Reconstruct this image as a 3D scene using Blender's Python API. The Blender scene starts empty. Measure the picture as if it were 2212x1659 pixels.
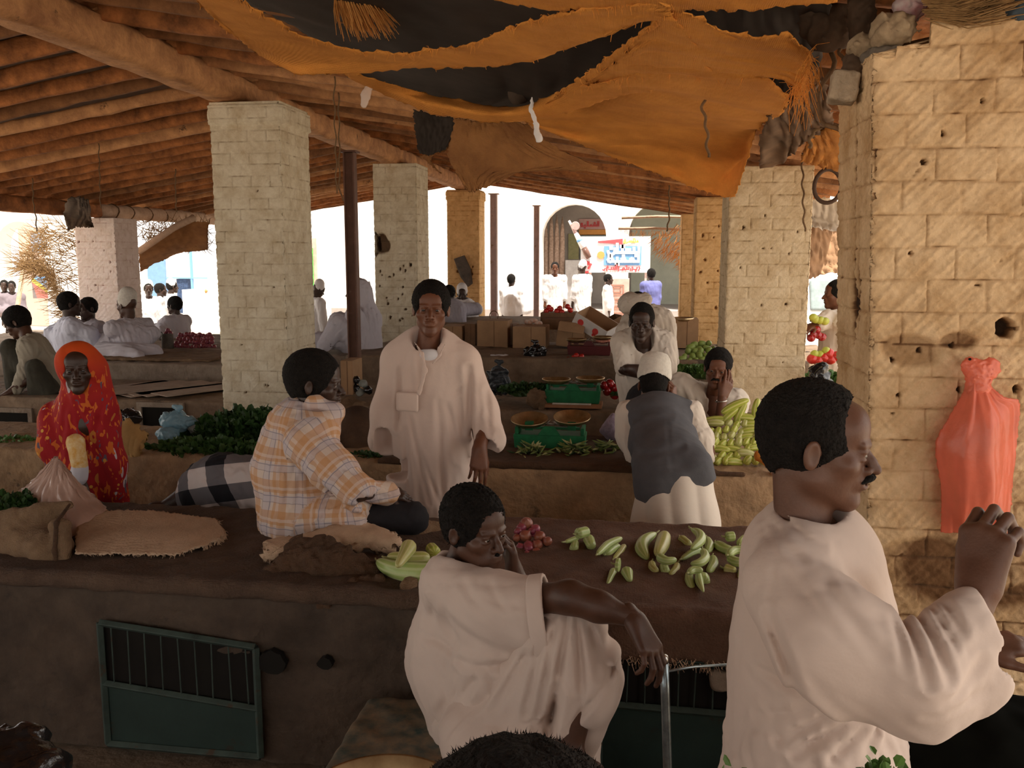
import bpy, bmesh, math, random
import numpy as np
from mathutils import Vector, Matrix
SC = bpy.context.scene
COL = SC.collection
rnd = random.Random(7)
# ---------------------------------------------------------------- camera, sky, sun, exposure
F = 1900.0; CZ = 1.85; TH = math.atan(277/1900); PS = math.radians(8.56)
cam = bpy.data.cameras.new('camera'); camo = bpy.data.objects.new('camera', cam); COL.objects.link(camo)
cam.sensor_width = 36; cam.lens = 36*F/2212; cam.clip_start = .05; cam.clip_end = 400
camo.location = (0, 0, CZ); camo.rotation_euler = (math.pi/2-TH, 0, PS); SC.camera = camo
SC.view_settings.view_transform = 'Standard'; SC.view_settings.look = 'None'
SC.view_settings.exposure = 0.10; SC.view_settings.gamma = 1; SC.view_settings.use_curve_mapping = False
W = bpy.data.worlds.new('sky'); SC.world = W; W.use_nodes = True
bg = W.node_tree.nodes['Background']; bg.inputs[0].default_value = (1.0, .93, .86, 1); bg.inputs[1].default_value = 1.8
sun = bpy.data.lights.new('sun', 'SUN'); suno = bpy.data.objects.new('sun', sun); COL.objects.link(suno)
sun.energy = 9; sun.color = (1, .93, .82); sun.angle = math.radians(.6)
suno.rotation_euler = Vector((-.22, .30, -.93)).to_track_quat('-Z', 'Y').to_euler()
SC.cycles.max_bounces = 8; SC.cycles.diffuse_bounces = 5; SC.cycles.glossy_bounces = 3; SC.cycles.transparent_max_bounces = 12
SC.cycles.use_denoising = True
SC.cycles.sample_clamp_indirect = 6

# ---------------------------------------------------------------- measuring helpers (a sight line meets a real plane)
fw = np.array([-math.sin(PS)*math.cos(TH), math.cos(PS)*math.cos(TH), -math.sin(TH)])
rt = np.array([math.cos(PS), math.sin(PS), 0.]); upv = np.cross(rt, fw)
def ray(x, y): return fw+rt*(x-1106)/F+upv*(829.5-y)/F
def at(x, y, Y): r = ray(x, y); return np.array([0, 0, CZ])+r*(Y/r[1])
def atz(x, y, z): r = ray(x, y); return np.array([0, 0, CZ])+r*((z-CZ)/r[2])
def atx(x, y, X): r = ray(x, y); return np.array([0, 0, CZ])+r*(X/r[0])

# ---------------------------------------------------------------- object helpers
def tag(o, label=None, cat=None, group=None, kind=None):
    if label: o['label'] = label
    if cat: o['category'] = cat
    if group: o['group'] = group
    if kind: o['kind'] = kind
    return o
def empty(name, loc=(0, 0, 0), rz=0, label=None, cat=None, group=None):
    o = bpy.data.objects.new(name, None); o.empty_display_size = .05; COL.objects.link(o)
    o.location = loc; o.rotation_euler = (0, 0, rz); return tag(o, label, cat, group)
def link(name, me, mat=None, parent=None):
    o = bpy.data.objects.new(name, me); COL.objects.link(o)
    if mat is not None and len(me.materials) == 0: me.materials.append(mat)
    if parent is not None: o.parent = parent
    return o
def mesh_np(name, V, Fc, smooth=True, mat=None, parent=None, origin=None):
    """V (n,3) world; object placed at origin (world) with coordinates made local; parent empties unrotated"""
    V = np.asarray(V, float)
    po = np.array(parent.matrix_basis.translation) if parent is not None else np.zeros(3)
    if origin is None: origin = po if parent is not None else (V.min(0)+V.max(0))/2*np.array([1, 1, 0])+np.array([0, 0, V[:, 2].min()])
    origin = np.asarray(origin, float)
    me = bpy.data.meshes.new(name); Fc = [tuple(int(i) for i in f) for f in Fc] if not isinstance(Fc, np.ndarray) else Fc
    VV = V-origin
    if isinstance(Fc, np.ndarray):
        n = len(Fc); k = Fc.shape[1]
        me.vertices.add(len(VV)); me.vertices.foreach_set('co', VV.astype(np.float32).ravel())
        me.loops.add(n*k); me.loops.foreach_set('vertex_index', Fc.astype(np.int32).ravel())
        me.polygons.add(n); me.polygons.foreach_set('loop_start', np.arange(0, n*k, k, dtype=np.int32))
        me.polygons.foreach_set('loop_total', np.full(n, k, np.int32)); me.update(calc_edges=True)
    else:
        me.from_pydata([tuple(v) for v in VV], [], Fc); me.update()
    me.polygons.foreach_set('use_smooth', [smooth]*len(me.polygons))
    o = link(name, me, mat, parent); o.location = tuple(origin-po)
    return o
def copy_tree(o, parent=None):
    c = o.copy(); COL.objects.link(c)
    if parent is not None: c.parent = parent
    for ch in list(o.children): copy_tree(ch, c)
    return c
class MB:
    """collects shapes into ONE mesh"""
    def __init__(s): s.v = []; s.f = []
    def add(s, V, Fc):
        n = len(s.v); s.v += [tuple(map(float, v)) for v in V]; s.f += [tuple(int(i)+n for i in f) for f in Fc]; return s
    def box(s, c, size, rot=None, taper=1.0):
        hx, hy, hz = [q/2 for q in size]
        P = [(-hx, -hy, -hz), (hx, -hy, -hz), (hx, hy, -hz), (-hx, hy, -hz), (-hx*taper, -hy*taper, hz), (hx*taper, -hy*taper, hz), (hx*taper, hy*taper, hz), (-hx*taper, hy*taper, hz)]
        R = rot if rot is not None else Matrix.Identity(3)
        P = [R @ Vector(p)+Vector(c) for p in P]
        return s.add(P, [(0, 3, 2, 1), (4, 5, 6, 7), (0, 1, 5, 4), (1, 2, 6, 5), (2, 3, 7, 6), (3, 0, 4, 7)])
    def tube(s, pts, r, n=8, caps=True, sy=1.0):
        pts = [Vector(p) for p in pts]; rr = r if isinstance(r, (list, tuple)) else [r]*len(pts)
        rings = []; prev = None
        for i, p in enumerate(pts):
            t = (pts[min(i+1, len(pts)-1)]-pts[max(i-1, 0)]).normalized()
            if prev is None:
                a = Vector((0, 0, 1)) if abs(t.z) < .9 else Vector((1, 0, 0)); u = t.cross(a).normalized()
            else: u = (prev-t*prev.dot(t)).normalized()
            prev = u; w = t.cross(u)
            rings.append([p+(u*math.cos(2*math.pi*k/n)+w*math.sin(2*math.pi*k/n)*sy)*rr[i] for k in range(n)])
        V = [q for R_ in rings for q in R_]; Fc = []
        for i in range(len(pts)-1):
            for k in range(n):
                a = i*n+k; b = i*n+(k+1) % n; Fc.append((a, b, b+n, a+n))
        if caps: Fc.append(tuple(range(n-1, -1, -1))); Fc.append(tuple(range((len(pts)-1)*n, len(pts)*n)))
        return s.add(V, Fc)
    def lathe(s, prof, c=(0, 0, 0), n=24, R=None):
        V = []; R = R or Matrix.Identity(3)
        for (r, z) in prof:
            for k in range(n):
                a = 2*math.pi*k/n; V.append(R @ Vector((r*math.cos(a), r*math.sin(a), z))+Vector(c))
        Fc = []
        for i in range(len(prof)-1):
            for k in range(n):
                a = i*n+k; b = i*n+(k+1) % n; Fc.append((a, b, b+n, a+n))
        return s.add(V, Fc)
    def build(s, name, mat, parent=None, smooth=False, origin=None, bevel=0, solid=0, local=False):
        if local:
            me = bpy.data.meshes.new(name); me.from_pydata(s.v, [], s.f); me.update()
            me.polygons.foreach_set('use_smooth', [smooth]*len(me.polygons)); o = link(name, me, mat, parent)
        else: o = mesh_np(name, s.v, s.f, smooth, mat, parent, origin)
        if solid: m = o.modifiers.new('solid', 'SOLIDIFY'); m.thickness = solid; m.offset = 0
        if bevel: m = o.modifiers.new('bevel', 'BEVEL'); m.width = bevel; m.segments = 2; m.limit_method = 'ANGLE'
        return o

# ---------------------------------------------------------------- materials
MATS = {}
def mat(name, col, rough=.85, spec=.3, metal=0, vary=.12, scale=8, col2=None, bump=.0, bscale=60, wear=None, trans=0, sheen=0, fine=0, alpha=1, coat=0, wave=None):
    """procedural principled material: base colour broken by noise, small bump"""
    if name in MATS: return MATS[name]
    m = bpy.data.materials.new(name); m.use_nodes = True; MATS[name] = m
    N = m.node_tree.nodes; L = m.node_tree.links; b = N['Principled BSDF']
    b.inputs['Roughness'].default_value = rough; b.inputs['Metallic'].default_value = metal
    b.inputs['Specular IOR Level'].default_value = spec
    b.inputs['Sheen Weight'].default_value = sheen; b.inputs['Alpha'].default_value = alpha
    b.inputs['Coat Weight'].default_value = coat
    tc = N.new('ShaderNodeTexCoord')
    nz = N.new('ShaderNodeTexNoise'); nz.inputs['Scale'].default_value = scale; nz.inputs['Detail'].default_value = 6; nz.inputs['Roughness'].default_value = .65
    L.new(tc.outputs['Object'], nz.inputs['Vector'])
    rp = N.new('ShaderNodeValToRGB'); L.new(nz.outputs['Fac'], rp.inputs['Fac'])
    c = np.array(col[:3]); c2 = np.array(col2[:3]) if col2 is not None else c*(1-vary*2)
    rp.color_ramp.elements[0].position = .32; rp.color_ramp.elements[1].position = .68
    rp.color_ramp.elements[0].color = (*c2, 1); rp.color_ramp.elements[1].color = (*np.minimum(c*(1+vary*.5), 1), 1)
    out = rp.outputs['Color']
    if wear is not None:     # blotches of another colour: (colour, scale, threshold)
        n2 = N.new('ShaderNodeTexNoise'); n2.inputs['Scale'].default_value = wear[1]; n2.inputs['Detail'].default_value = 8; n2.inputs['Roughness'].default_value = .7
        L.new(tc.outputs['Object'], n2.inputs['Vector'])
        r2 = N.new('ShaderNodeValToRGB'); r2.color_ramp.elements[0].position = wear[2]; r2.color_ramp.elements[1].position = wear[2]+.06
        L.new(n2.outputs['Fac'], r2.inputs['Fac'])
        mx = N.new('ShaderNodeMixRGB'); L.new(r2.outputs['Color'], mx.inputs[0]); L.new(out, mx.inputs[1]); mx.inputs[2].default_value = (*wear[0], 1); out = mx.outputs[0]
    L.new(out, b.inputs['Base Color'])
    last = None
    if bump:
        n3 = N.new('ShaderNodeTexNoise'); n3.inputs['Scale'].default_value = bscale; n3.inputs['Detail'].default_value = 5
        L.new(tc.outputs['Object'], n3.inputs['Vector'])
        bp = N.new('ShaderNodeBump'); bp.inputs['Strength'].default_value = bump; bp.inputs['Distance'].default_value = .02
        L.new(n3.outputs['Fac'], bp.inputs['Height']); last = bp
    if wave is not None:     # woven threads: (scale, strength)
        h = None
        for ax in ('X', 'Z'):
            wv = N.new('ShaderNodeTexWave'); wv.bands_direction = ax; wv.inputs['Scale'].default_value = wave[0]; wv.inputs['Distortion'].default_value = 2
            L.new(tc.outputs['Object'], wv.inputs['Vector'])
            if h is None: h = wv.outputs['Fac']
            else:
                ad = N.new('ShaderNodeMath'); ad.operation = 'ADD'; L.new(h, ad.inputs[0]); L.new(wv.outputs['Fac'], ad.inputs[1]); h = ad.outputs[0]
        bp = N.new('ShaderNodeBump'); bp.inputs['Strength'].default_value = wave[1]; bp.inputs['Distance'].default_value = .004
        L.new(h, bp.inputs['Height'])
        if last: L.new(last.outputs['Normal'], bp.inputs['Normal'])
        last = bp
    if last: L.new(last.outputs['Normal'], b.inputs['Normal'])
    if trans:                # thin cloth or foil that lets some light through
        o = N['Material Output']; tl = N.new('ShaderNodeBsdfTranslucent'); L.new(out, tl.inputs['Color'])
        ms = N.new('ShaderNodeMixShader'); ms.inputs[0].default_value = trans
        L.new(b.outputs[0], ms.inputs[1]); L.new(tl.outputs[0], ms.inputs[2]); L.new(ms.outputs[0], o.inputs['Surface'])
    return m
def attr_mat(name, ramp, rough=.9, bump=.25, bscale=90, vary=.12, scale=6):
    """colour follows the vertex attribute 'relief' (0 = joints and holes, 1 = face), broken by noise"""
    m = mat(name, (1, 1, 1), rough=rough, bump=bump, bscale=bscale)
    N = m.node_tree.nodes; L = m.node_tree.links; b = N['Principled BSDF']
    at_ = N.new('ShaderNodeAttribute'); at_.attribute_name = 'relief'
    rp = N.new('ShaderNodeValToRGB'); L.new(at_.outputs['Fac'], rp.inputs['Fac'])
    els = rp.color_ramp.elements
    els[0].position, els[0].color = ramp[0][0], (*ramp[0][1], 1); els[1].position, els[1].color = ramp[-1][0], (*ramp[-1][1], 1)
    for p, c in ramp[1:-1]: e = els.new(p); e.color = (*c, 1)
    tc = N.new('ShaderNodeTexCoord'); nz = N.new('ShaderNodeTexNoise'); nz.inputs['Scale'].default_value = scale; nz.inputs['Detail'].default_value = 8; nz.inputs['Roughness'].default_value = .7
    L.new(tc.outputs['Object'], nz.inputs['Vector'])
    r2 = N.new('ShaderNodeValToRGB'); r2.color_ramp.elements[0].position = .3; r2.color_ramp.elements[1].position = .6
    r2.color_ramp.elements[0].color = (1-vary*2.2, 1-vary*2.8, 1-vary*3.6, 1); r2.color_ramp.elements[1].color = (1, 1, 1, 1)
    L.new(nz.outputs['Fac'], r2.inputs['Fac'])
    mx = N.new('ShaderNodeMixRGB'); mx.blend_type = 'MULTIPLY'; mx.inputs[0].default_value = 1
    L.new(rp.outputs['Color'], mx.inputs[1]); L.new(r2.outputs['Color'], mx.inputs[2]); L.new(mx.outputs[0], b.inputs['Base Color'])
    return m
def noise3(P, s=1.0, seed=0):
    """smooth cheap noise in [-1,1] from warped sines"""
    x, y, z = P[..., 0]*s+seed*1.7, P[..., 1]*s-seed*2.3, P[..., 2]*s+seed*.9
    a = np.sin(1.0*x+1.9*np.sin(.7*y+1.1*z)+.5*seed)+np.sin(1.3*y+1.7*np.sin(.9*z-.8*x)+1.3)+np.sin(1.1*z+1.5*np.sin(1.2*x+.6*y)+2.1)
    b = np.sin(2.3*x-1.7*y+2.1*np.sin(1.9*z))+np.sin(2.7*y+1.9*z+1.7*np.sin(2.1*x))
    return a/3*.65+b/2*.35
# ---------------------------------------------------------------- implicit bodies: blended shapes -> one continuous surface
def nrm(v): v = np.asarray(v, float); return v/max(np.linalg.norm(v), 1e-9)
class Sdf:
    def __init__(s): s.P = []; s.disp = None
    def _a(s, fn, lo, hi, k, op): s.P.append((fn, np.asarray(lo, float), np.asarray(hi, float), k, op)); return s
    def cap(s, a, b, ra, rb=None, k=.02, op='+', n=None, f=1.0):
        """tapered capsule; n,f: squashed by f along direction n"""
        a = np.asarray(a, float); b = np.asarray(b, float); rb = ra if rb is None else rb
        if n is not None:
            n = nrm(n); T = np.eye(3)+np.outer(n, n)*(f-1)
        else: T = None
        A = T@a if T is not None else a; B = T@b if T is not None else b; BA = B-A; L2 = max(BA@BA, 1e-9)
        def fn(p):
            q = p@T if T is not None else p
            q = q-A; h = np.clip(q@BA/L2, 0, 1); d = np.sqrt(((q-h[:, None]*BA)**2).sum(1))-(ra+(rb-ra)*h)
            return d/max(1, f**.6) if T is not None else d
        R = max(ra, rb); return s._a(fn, np.minimum(a, b)-R, np.maximum(a, b)+R, k, op)
    def ell(s, c, r, R=None, k=.02, op='+'):
        """ellipsoid, R columns = local axes"""
        c = np.asarray(c, float); r = np.asarray(r, float); R = np.eye(3) if R is None else np.asarray(R, float)
        def fn(p):
            q = (p-c)@R; k0 = np.sqrt(((q/r)**2).sum(1)); k1 = np.sqrt(((q/(r*r))**2).sum(1))+1e-9; return k0*(k0-1)/k1
        ext = np.abs(R)@r; return s._a(fn, c-ext, c+ext, k, op)
    def box(s, c, h, R=None, rd=.01, k=.02, op='+'):
        c = np.asarray(c, float); h = np.asarray(h, float); R = np.eye(3) if R is None else np.asarray(R, float)
        def fn(p):
            q = np.abs((p-c)@R)-h+rd; return np.sqrt((np.maximum(q, 0)**2).sum(1))+np.minimum(q.max(1), 0)-rd
        ext = np.abs(R)@h; return s._a(fn, c-ext, c+ext, k, op)
    def chain(s, pts, rr, k=.02, op='+', n=None, f=1.0):
        for i in range(len(pts)-1): s.cap(pts[i], pts[i+1], rr[i], rr[i+1], k, op, n, f)
        return s
    def bounds(s):
        lo = np.min([p[1] for p in s.P if p[4] == '+'], 0); hi = np.max([p[2] for p in s.P if p[4] == '+'], 0); return lo, hi
    def ev(s, p, band):
        d = np.full(len(p), 1.0)
        for fn, lo, hi, k, op in s.P:
            m = band+k
            ok = np.all((p > lo-m) & (p < hi+m), axis=1)
            if not ok.any(): continue
            ids = np.nonzero(ok)[0]; v = fn(p[ids]); a = d[ids]
            if op == '+': h = np.maximum(k-np.abs(a-v), 0)/k; d[ids] = np.minimum(a, v)-h*h*k*.25
            elif op == '-': v = -v; h = np.maximum(k-np.abs(a-v), 0)/k; d[ids] = np.maximum(a, v)+h*h*k*.25
        if s.disp is not None: d = d+s.disp(p)
        return d
    def mesh(s, h=.008, pad=.03, clip=None):
        lo, hi = s.bounds(); lo = lo-pad; hi = hi+pad
        if clip is not None: lo = np.maximum(lo, clip[0]); hi = np.minimum(hi, clip[1])
        C = 4; n = np.ceil((hi-lo)/(h*C)).astype(int)+2
        g = [lo[i]+np.arange(n[i])*h*C for i in range(3)]
        G = np.stack(np.meshgrid(*g, indexing='ij'), -1).reshape(-1, 3); dc = s.ev(G+h*(C-1)/2, h*C*3+.03).reshape(n)
        D = np.repeat(np.repeat(np.repeat(np.where(dc < 0, -1., 1.).astype(np.float32), C, 0), C, 1), C, 2)
        act = np.argwhere(np.abs(dc) < h*C*1.25)
        o = np.stack(np.meshgrid(*[np.arange(C)]*3, indexing='ij'), -1).reshape(-1, 3)
        I = (act[:, None, :]*C+o[None]).reshape(-1, 3)
        for i in range(0, len(I), 400000):
            J = I[i:i+400000]; D[J[:, 0], J[:, 1], J[:, 2]] = s.ev(lo+J*h, h*6+.02)
        return snets(D, lo, h)
def snets(D, lo, h):
    ins = D < 0
    cnt = np.zeros([q-1 for q in D.shape], np.uint8)
    cs = [(a, b, c) for a in (0, 1) for b in (0, 1) for c in (0, 1)]
    sl = lambda a, n: slice(a, n-1+a)
    for a, b, c in cs: cnt += ins[sl(a, D.shape[0]), sl(b, D.shape[1]), sl(c, D.shape[2])]
    X = np.argwhere((cnt > 0) & (cnt < 8))
    idx = np.full(cnt.shape, -1, np.int32); idx[X[:, 0], X[:, 1], X[:, 2]] = np.arange(len(X))
    acc = np.zeros((len(X), 3)); w = np.zeros(len(X))
    for a in cs:
        for ax in range(3):
            if a[ax]: continue
            b = list(a); b[ax] = 1
            va = D[X[:, 0]+a[0], X[:, 1]+a[1], X[:, 2]+a[2]]; vb = D[X[:, 0]+b[0], X[:, 1]+b[1], X[:, 2]+b[2]]
            m = (va < 0) != (vb < 0); t = np.where(m, va/(va-vb+1e-12), 0)
            q = np.tile(np.array(a, float), (len(X), 1)); q[:, ax] += t; acc += q*m[:, None]; w += m
    V = lo+(X+acc/w[:, None])*h
    Fs = []
    for ax in range(3):
        u, v = (ax+1) % 3, (ax+2) % 3
        s0 = [slice(None)]*3; s1 = [slice(None)]*3; s0[ax] = slice(0, -1); s1[ax] = slice(1, None)
        cr = ins[tuple(s0)] != ins[tuple(s1)]
        E = np.argwhere(cr); ok = (E[:, u] > 0) & (E[:, v] > 0) & (E[:, u] < D.shape[u]-1) & (E[:, v] < D.shape[v]-1); E = E[ok]
        fl = ins[E[:, 0], E[:, 1], E[:, 2]]
        def cell(du, dv): q = E.copy(); q[:, u] -= du; q[:, v] -= dv; return idx[q[:, 0], q[:, 1], q[:, 2]]
        Q = np.stack([cell(1, 1), cell(0, 1), cell(0, 0), cell(1, 0)], 1); Q[~fl] = Q[~fl][:, ::-1]; Fs.append(Q)
    Q = np.concatenate(Fs); Q = Q[(Q >= 0).all(1)]
    return V, Q
def relax(V, Q, it=1):
    for _ in range(it):
        A = np.zeros_like(V); c = np.zeros(len(V))
        for a, b in ((0, 1), (1, 2), (2, 3), (3, 0)):
            for i, j in ((a, b), (b, a)):
                c += np.bincount(Q[:, i], minlength=len(V))
                for ax in range(3): A[:, ax] += np.bincount(Q[:, i], weights=V[Q[:, j], ax], minlength=len(V))
        V = V*.4+.6*A/np.maximum(c, 1)[:, None]
    return V
QS = 1.0    # resolution factor
def sdf_obj(name, parts, material, parent=None, origin=None, pat=None):
    """parts: list of (Sdf, cell) polygonised and stored as ONE mesh object"""
    Vs, Qs, n = [], [], 0
    for it in parts:
        S, h = it[0], it[1]; V, Q = S.mesh(h*QS, clip=it[2] if len(it) > 2 else None)
        V = relax(V, Q, 1); Vs.append(V); Qs.append(Q+n); n += len(V)
    V = np.concatenate(Vs); Q = np.concatenate(Qs)
    o = mesh_np(name, V, Q, True, material, parent, origin)
    if pat is not None:
        a = o.data.attributes.new('pat', 'FLOAT_VECTOR', 'POINT'); a.data.foreach_set('vector', pat(V).astype(np.float32).ravel())
    return o

# ---------------------------------------------------------------- human pieces
def frame(fwd, up=(0, 0, 1)):
    f = nrm(fwd); r = nrm(np.cross(f, up)); u = np.cross(r, f); return np.stack([r, f, u], 1)   # columns right, forward, up
def head_sdf(c, fwd, up=(0, 0, 1), s=1.0, neck=None, jaw=1.0, S=None, beard=False, brow=1.0, roll=0):
    """c: centre of the head at eye level between the ears; about .235*s high"""
    S = S or Sdf(); R = frame(fwd, up); c = np.asarray(c, float)
    L = lambda x, y, z: c+R@(np.array([x, y, z])*s)
    S.ell(L(0, -.018, .034), np.array([.072, .094, .083])*s, R, k=.02)
    S.ell(L(0, .02, -.03), np.array([.060, .068, .078])*s, R, k=.03)
    S.ell(L(0, .058, .045), np.array([.052, .030, .040])*s, R, k=.025)             # forehead
    S.cap(L(-.045*jaw, .0, -.06), L(0, .062, -.098), .018*s, .017*s, k=.03)           # jaw line
    S.cap(L(.045*jaw, .0, -.06), L(0, .062, -.098), .018*s, .017*s, k=.03)
    S.ell(L(0, .071, -.098), np.array([.021, .016, .016])*s, R, k=.018)              # chin
    for q in (-1, 1):
        S.ell(L(q*.044, .056, -.022), np.array([.020, .018, .016])*s, R, k=.022)     # cheekbone
        S.ell(L(q*.031, .092, .001), np.array([.019, .015, .012])*s, R, k=.012, op='-')   # eye socket
        S.ell(L(q*.031, .073, .000), np.array([.0135, .0135, .0115])*s, R, k=.004)    # closed lid mass round the eyeball
        S.cap(L(q*.014, .088, .018), L(q*.044, .078, .020), .0075*s*brow, .006*s*brow, k=.010)   # brow
        S.ell(L(q*.014, .094, -.034), np.array([.0085, .010, .0078])*s, R, k=.006)     # nostril wing
    S.chain([L(0, .083, .008), L(0, .099, -.016), L(0, .110, -.031)], [.0078*s, .009*s, .0108*s], k=.008)   # nose
    for q in (-1, 1): S.ell(L(q*.006, .104, -.042), np.array([.003, .005, .003])*s, R, k=.003, op='-')
    for q in (-1, 1):
        S.ell(L(q*.031, .0785, .0075), np.array([.0150, .0115, .0058])*s, R, k=.003); S.ell(L(q*.031, .0775, -.0085), np.array([.0145, .0110, .0053])*s, R, k=.003)   # eyelids
    S.ell(L(0, .076, -.058), np.array([.026, .020, .020])*s, R, k=.014)             # mouth mass
    S.ell(L(0, .092, -.0545), np.array([.024, .010, .0062])*s, R, k=.005)           # lips
    S.ell(L(0, .090, -.0665), np.array([.021, .011, .0075])*s, R, k=.005)
    S.cap(L(-.022, .094, -.0605), L(.022, .094, -.0605), .0022*s, k=.003, op='-')   # mouth line
    for q in (-1, 1):                                                               # ears
        Re = R@np.array([[math.cos(.35*q), -math.sin(.35*q), 0], [math.sin(.35*q), math.cos(.35*q), 0], [0, 0, 1]])
        S.ell(L(q*.078, -.012, -.006), np.array([.0075, .017, .030])*s, Re, k=.008)
        S.ell(L(q*.083, -.007, -.004), np.array([.006, .0095, .019])*s, Re, k=.005, op='-')
    if neck is not None:
        S.cap(L(0, -.030, -.060), neck, .049*s, .055*s, k=.022)
        S.cap(L(0, -.004, -.085), np.asarray(neck)+R[:, 1]*.008, .032*s, .044*s, k=.018)
    return S, L, R
def hair_sdf(c, fwd, up=(0, 0, 1), s=1.0, thick=.012, front=.055, side=-.02, curl=.004, receding=0, cf=60., nape=-.075):
    S = Sdf(); R = frame(fwd, up); c = np.asarray(c, float); L = lambda x, y, z: c+R@(np.array([x, y, z])*s)
    S.ell(L(0, -.020, .036), np.array([.072, .094, .084])*s+thick, R, k=.01)
    S.ell(L(0, -.035, .0), np.array([.066, .070, .080])*s+thick*.6, R, k=.02)
    S.ell(L(0, .130, -.015), np.array([.095, .090+.0, .082+receding])*s, R, k=.012, op='-')   # face opening
    S.ell(L(0, .115, .030), np.array([.047, .060, front-.005])*s, R, k=.02, op='-')
    S.box(L(0, .03, -.09+side-.02), np.array([.12, .10, .075])*s, R, k=.02, op='-')
    S.box(L(0, -.05, nape-.06), np.array([.12, .12, .06])*s, R, k=.02, op='-')
    for q in (-1, 1): S.ell(L(q*.083, -.008, -.012), np.array([.02, .020, .034])*s, R, k=.01, op='-')
    S.disp = lambda p: curl*noise3(p, cf, 3)+curl*.7*noise3(p, cf*2.3, 5)
    return S
def hand_sdf(w, d, n, side=1, s=1.0, curl=(.35, .4, .45, .5), thumb=.5, S=None, spread=.06, th_curl=.3):
    """w wrist, d finger direction, n normal of the back of the hand, side=+1/-1 says where the thumb sits (d x n)*side"""
    S = S or Sdf(); w = np.asarray(w, float); d = nrm(d); n = nrm(np.asarray(n, float)-d*np.dot(n, d)); t = np.cross(d, n)*side
    kn = [(.088, .030), (.094, .010), (.090, -.011), (.081, -.031)]; ln = [(.042, .026, .021), (.047, .030, .022), (.043, .028, .021), (.033, .021, .019)]
    for (a, o) in kn: S.cap(w+(d*.012+t*o*.55)*s, w+(d*a+t*o)*s, .0165*s, .0125*s, k=.014*s)
    S.cap(w-d*.02*s, w+d*.02*s, .024*s, .024*s, k=.02, n=n, f=1.3)
    for i, ((a, o), l) in enumerate(zip(kn, ln)):
        p = w+(d*a+t*o)*s; ang = curl[i]*.7; dd = nrm(d+t*spread*(1.5-i)*.8); rr = (.0098, .0088, .008, .0068) if i != 3 else (.0085, .0076, .0068, .006)
        for j, q in enumerate(l):
            v = dd*math.cos(ang)-n*math.sin(ang); e = p+v*q*s; S.cap(p, e, rr[j]*s, rr[j+1]*s, k=.004 if j == 0 else .003); p = e; ang += curl[i]*(1.15 if j == 0 else .8)
    b = w+(d*.022+t*.024-n*.006)*s; v = nrm(d*.75+t*thumb-n*.15); m = b+v*.042*s; v2 = nrm(v+d*th_curl-n*th_curl*.6-t*th_curl*.3); e = m+v2*.032*s; e2 = e+nrm(v2-t*.15)*.024*s
    S.cap(w+(d*.01+t*.008)*s, m, .018*s, .0125*s, k=.015*s); S.cap(m, e, .0118*s, .010*s, k=.004); S.cap(e, e2, .010*s, .008*s, k=.003)
    return S
def eyes(parent, L, R, s, M_eye, M_iris, look=(0, 1, 0), gap=.0038):
    for q in (-1, 1):
        c = L(q*.031, .0776, .0005); mb = MB(); mb2 = MB(); look_w = R@nrm(look)
        Rm = Matrix([list(r) for r in frame(look_w)])   # columns right, fwd, up
        pr = [(math.sin(a)*.0105*s, math.cos(a)*.0105*s) for a in np.linspace(0.001, math.pi-.001, 9)]
        Rz = Matrix(((1, 0, 0), (0, 0, 1), (0, -1, 0)))
        mb.lathe(pr, tuple(c), 12, Rm @ Rz); e = mb.build('eye', M_eye, parent, smooth=True)
        pr = [(math.sin(a)*.0108*s, math.cos(a)*.0108*s) for a in np.linspace(0.001, .78, 5)]
        mb2.lathe(pr, tuple(c), 12, Rm @ Rz); mb2.build('iris', M_iris, e, smooth=True) if False else None
        i = mesh_np('iris', mb2.v, mb2.f, True, M_iris, None, origin=c); i.parent = e; i.location = Vector(tuple(c))-Vector(tuple(np.array(parent.location)))-e.location
M_ground = mat('packed earth floor', (.20, .145, .10), vary=.2, scale=3, bump=.5, bscale=25)
M_street = mat('dusty street', (.55, .47, .38), vary=.1, scale=1.5, bump=.3, bscale=10)
M_plaster = mat('rough earthen plaster', (.27, .19, .125), col2=(.15, .10, .065), scale=5, bump=.7, bscale=22, wear=((.09, .065, .045), 3.2, .60))
M_plaster2 = mat('grey worn cement', (.33, .26, .20), col2=(.20, .15, .11), scale=6, bump=.6, bscale=30, wear=((.12, .085, .06), 5, .62))
M_white_wall = mat('limewashed wall', (.86, .84, .80), vary=.04, scale=2, bump=.3, bscale=20)
M_wood = mat('old reddish wood', (.50, .19, .06), col2=(.16, .06, .02), scale=7, bump=.5, bscale=30, rough=.8)
M_beam = mat('pale weathered beam', (.66, .34, .15), col2=(.34, .155, .07), scale=6, bump=.6, bscale=24, rough=.8, wear=((.14, .07, .035), 9, .63))
M_log = mat('bare log', (.62, .45, .33), col2=(.45, .30, .2), scale=8, bump=.4, bscale=30)
M_sheet = mat('rusted roofing sheet', (.20, .13, .09), col2=(.09, .06, .045), scale=2, rough=.7)
M_steel = mat('painted steel post', (.17, .085, .06), vary=.15, scale=6, rough=.6, wear=((.30, .20, .16), 12, .64))
M_steel2 = mat('glare paled steel post', (.72, .54, .50), vary=.12, scale=6, rough=.6, wear=((.40, .25, .14), 9, .6))  # street glare on the far posts is put into this pale colour
M_sack = mat('orange brown sackcloth', (.84, .37, .075), col2=(.64, .25, .045), scale=3.5, bump=.25, bscale=160, trans=.22, wave=(60, .35), rough=.95)
M_sack2 = mat('brown sackcloth', (.42, .20, .07), col2=(.27, .12, .045), scale=4, bump=.3, bscale=140, trans=.10, wave=(60, .35), rough=.95)
M_darkcloth = mat('dark tarpaulin', (.055, .042, .034), vary=.2, scale=3, rough=.9)
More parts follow.
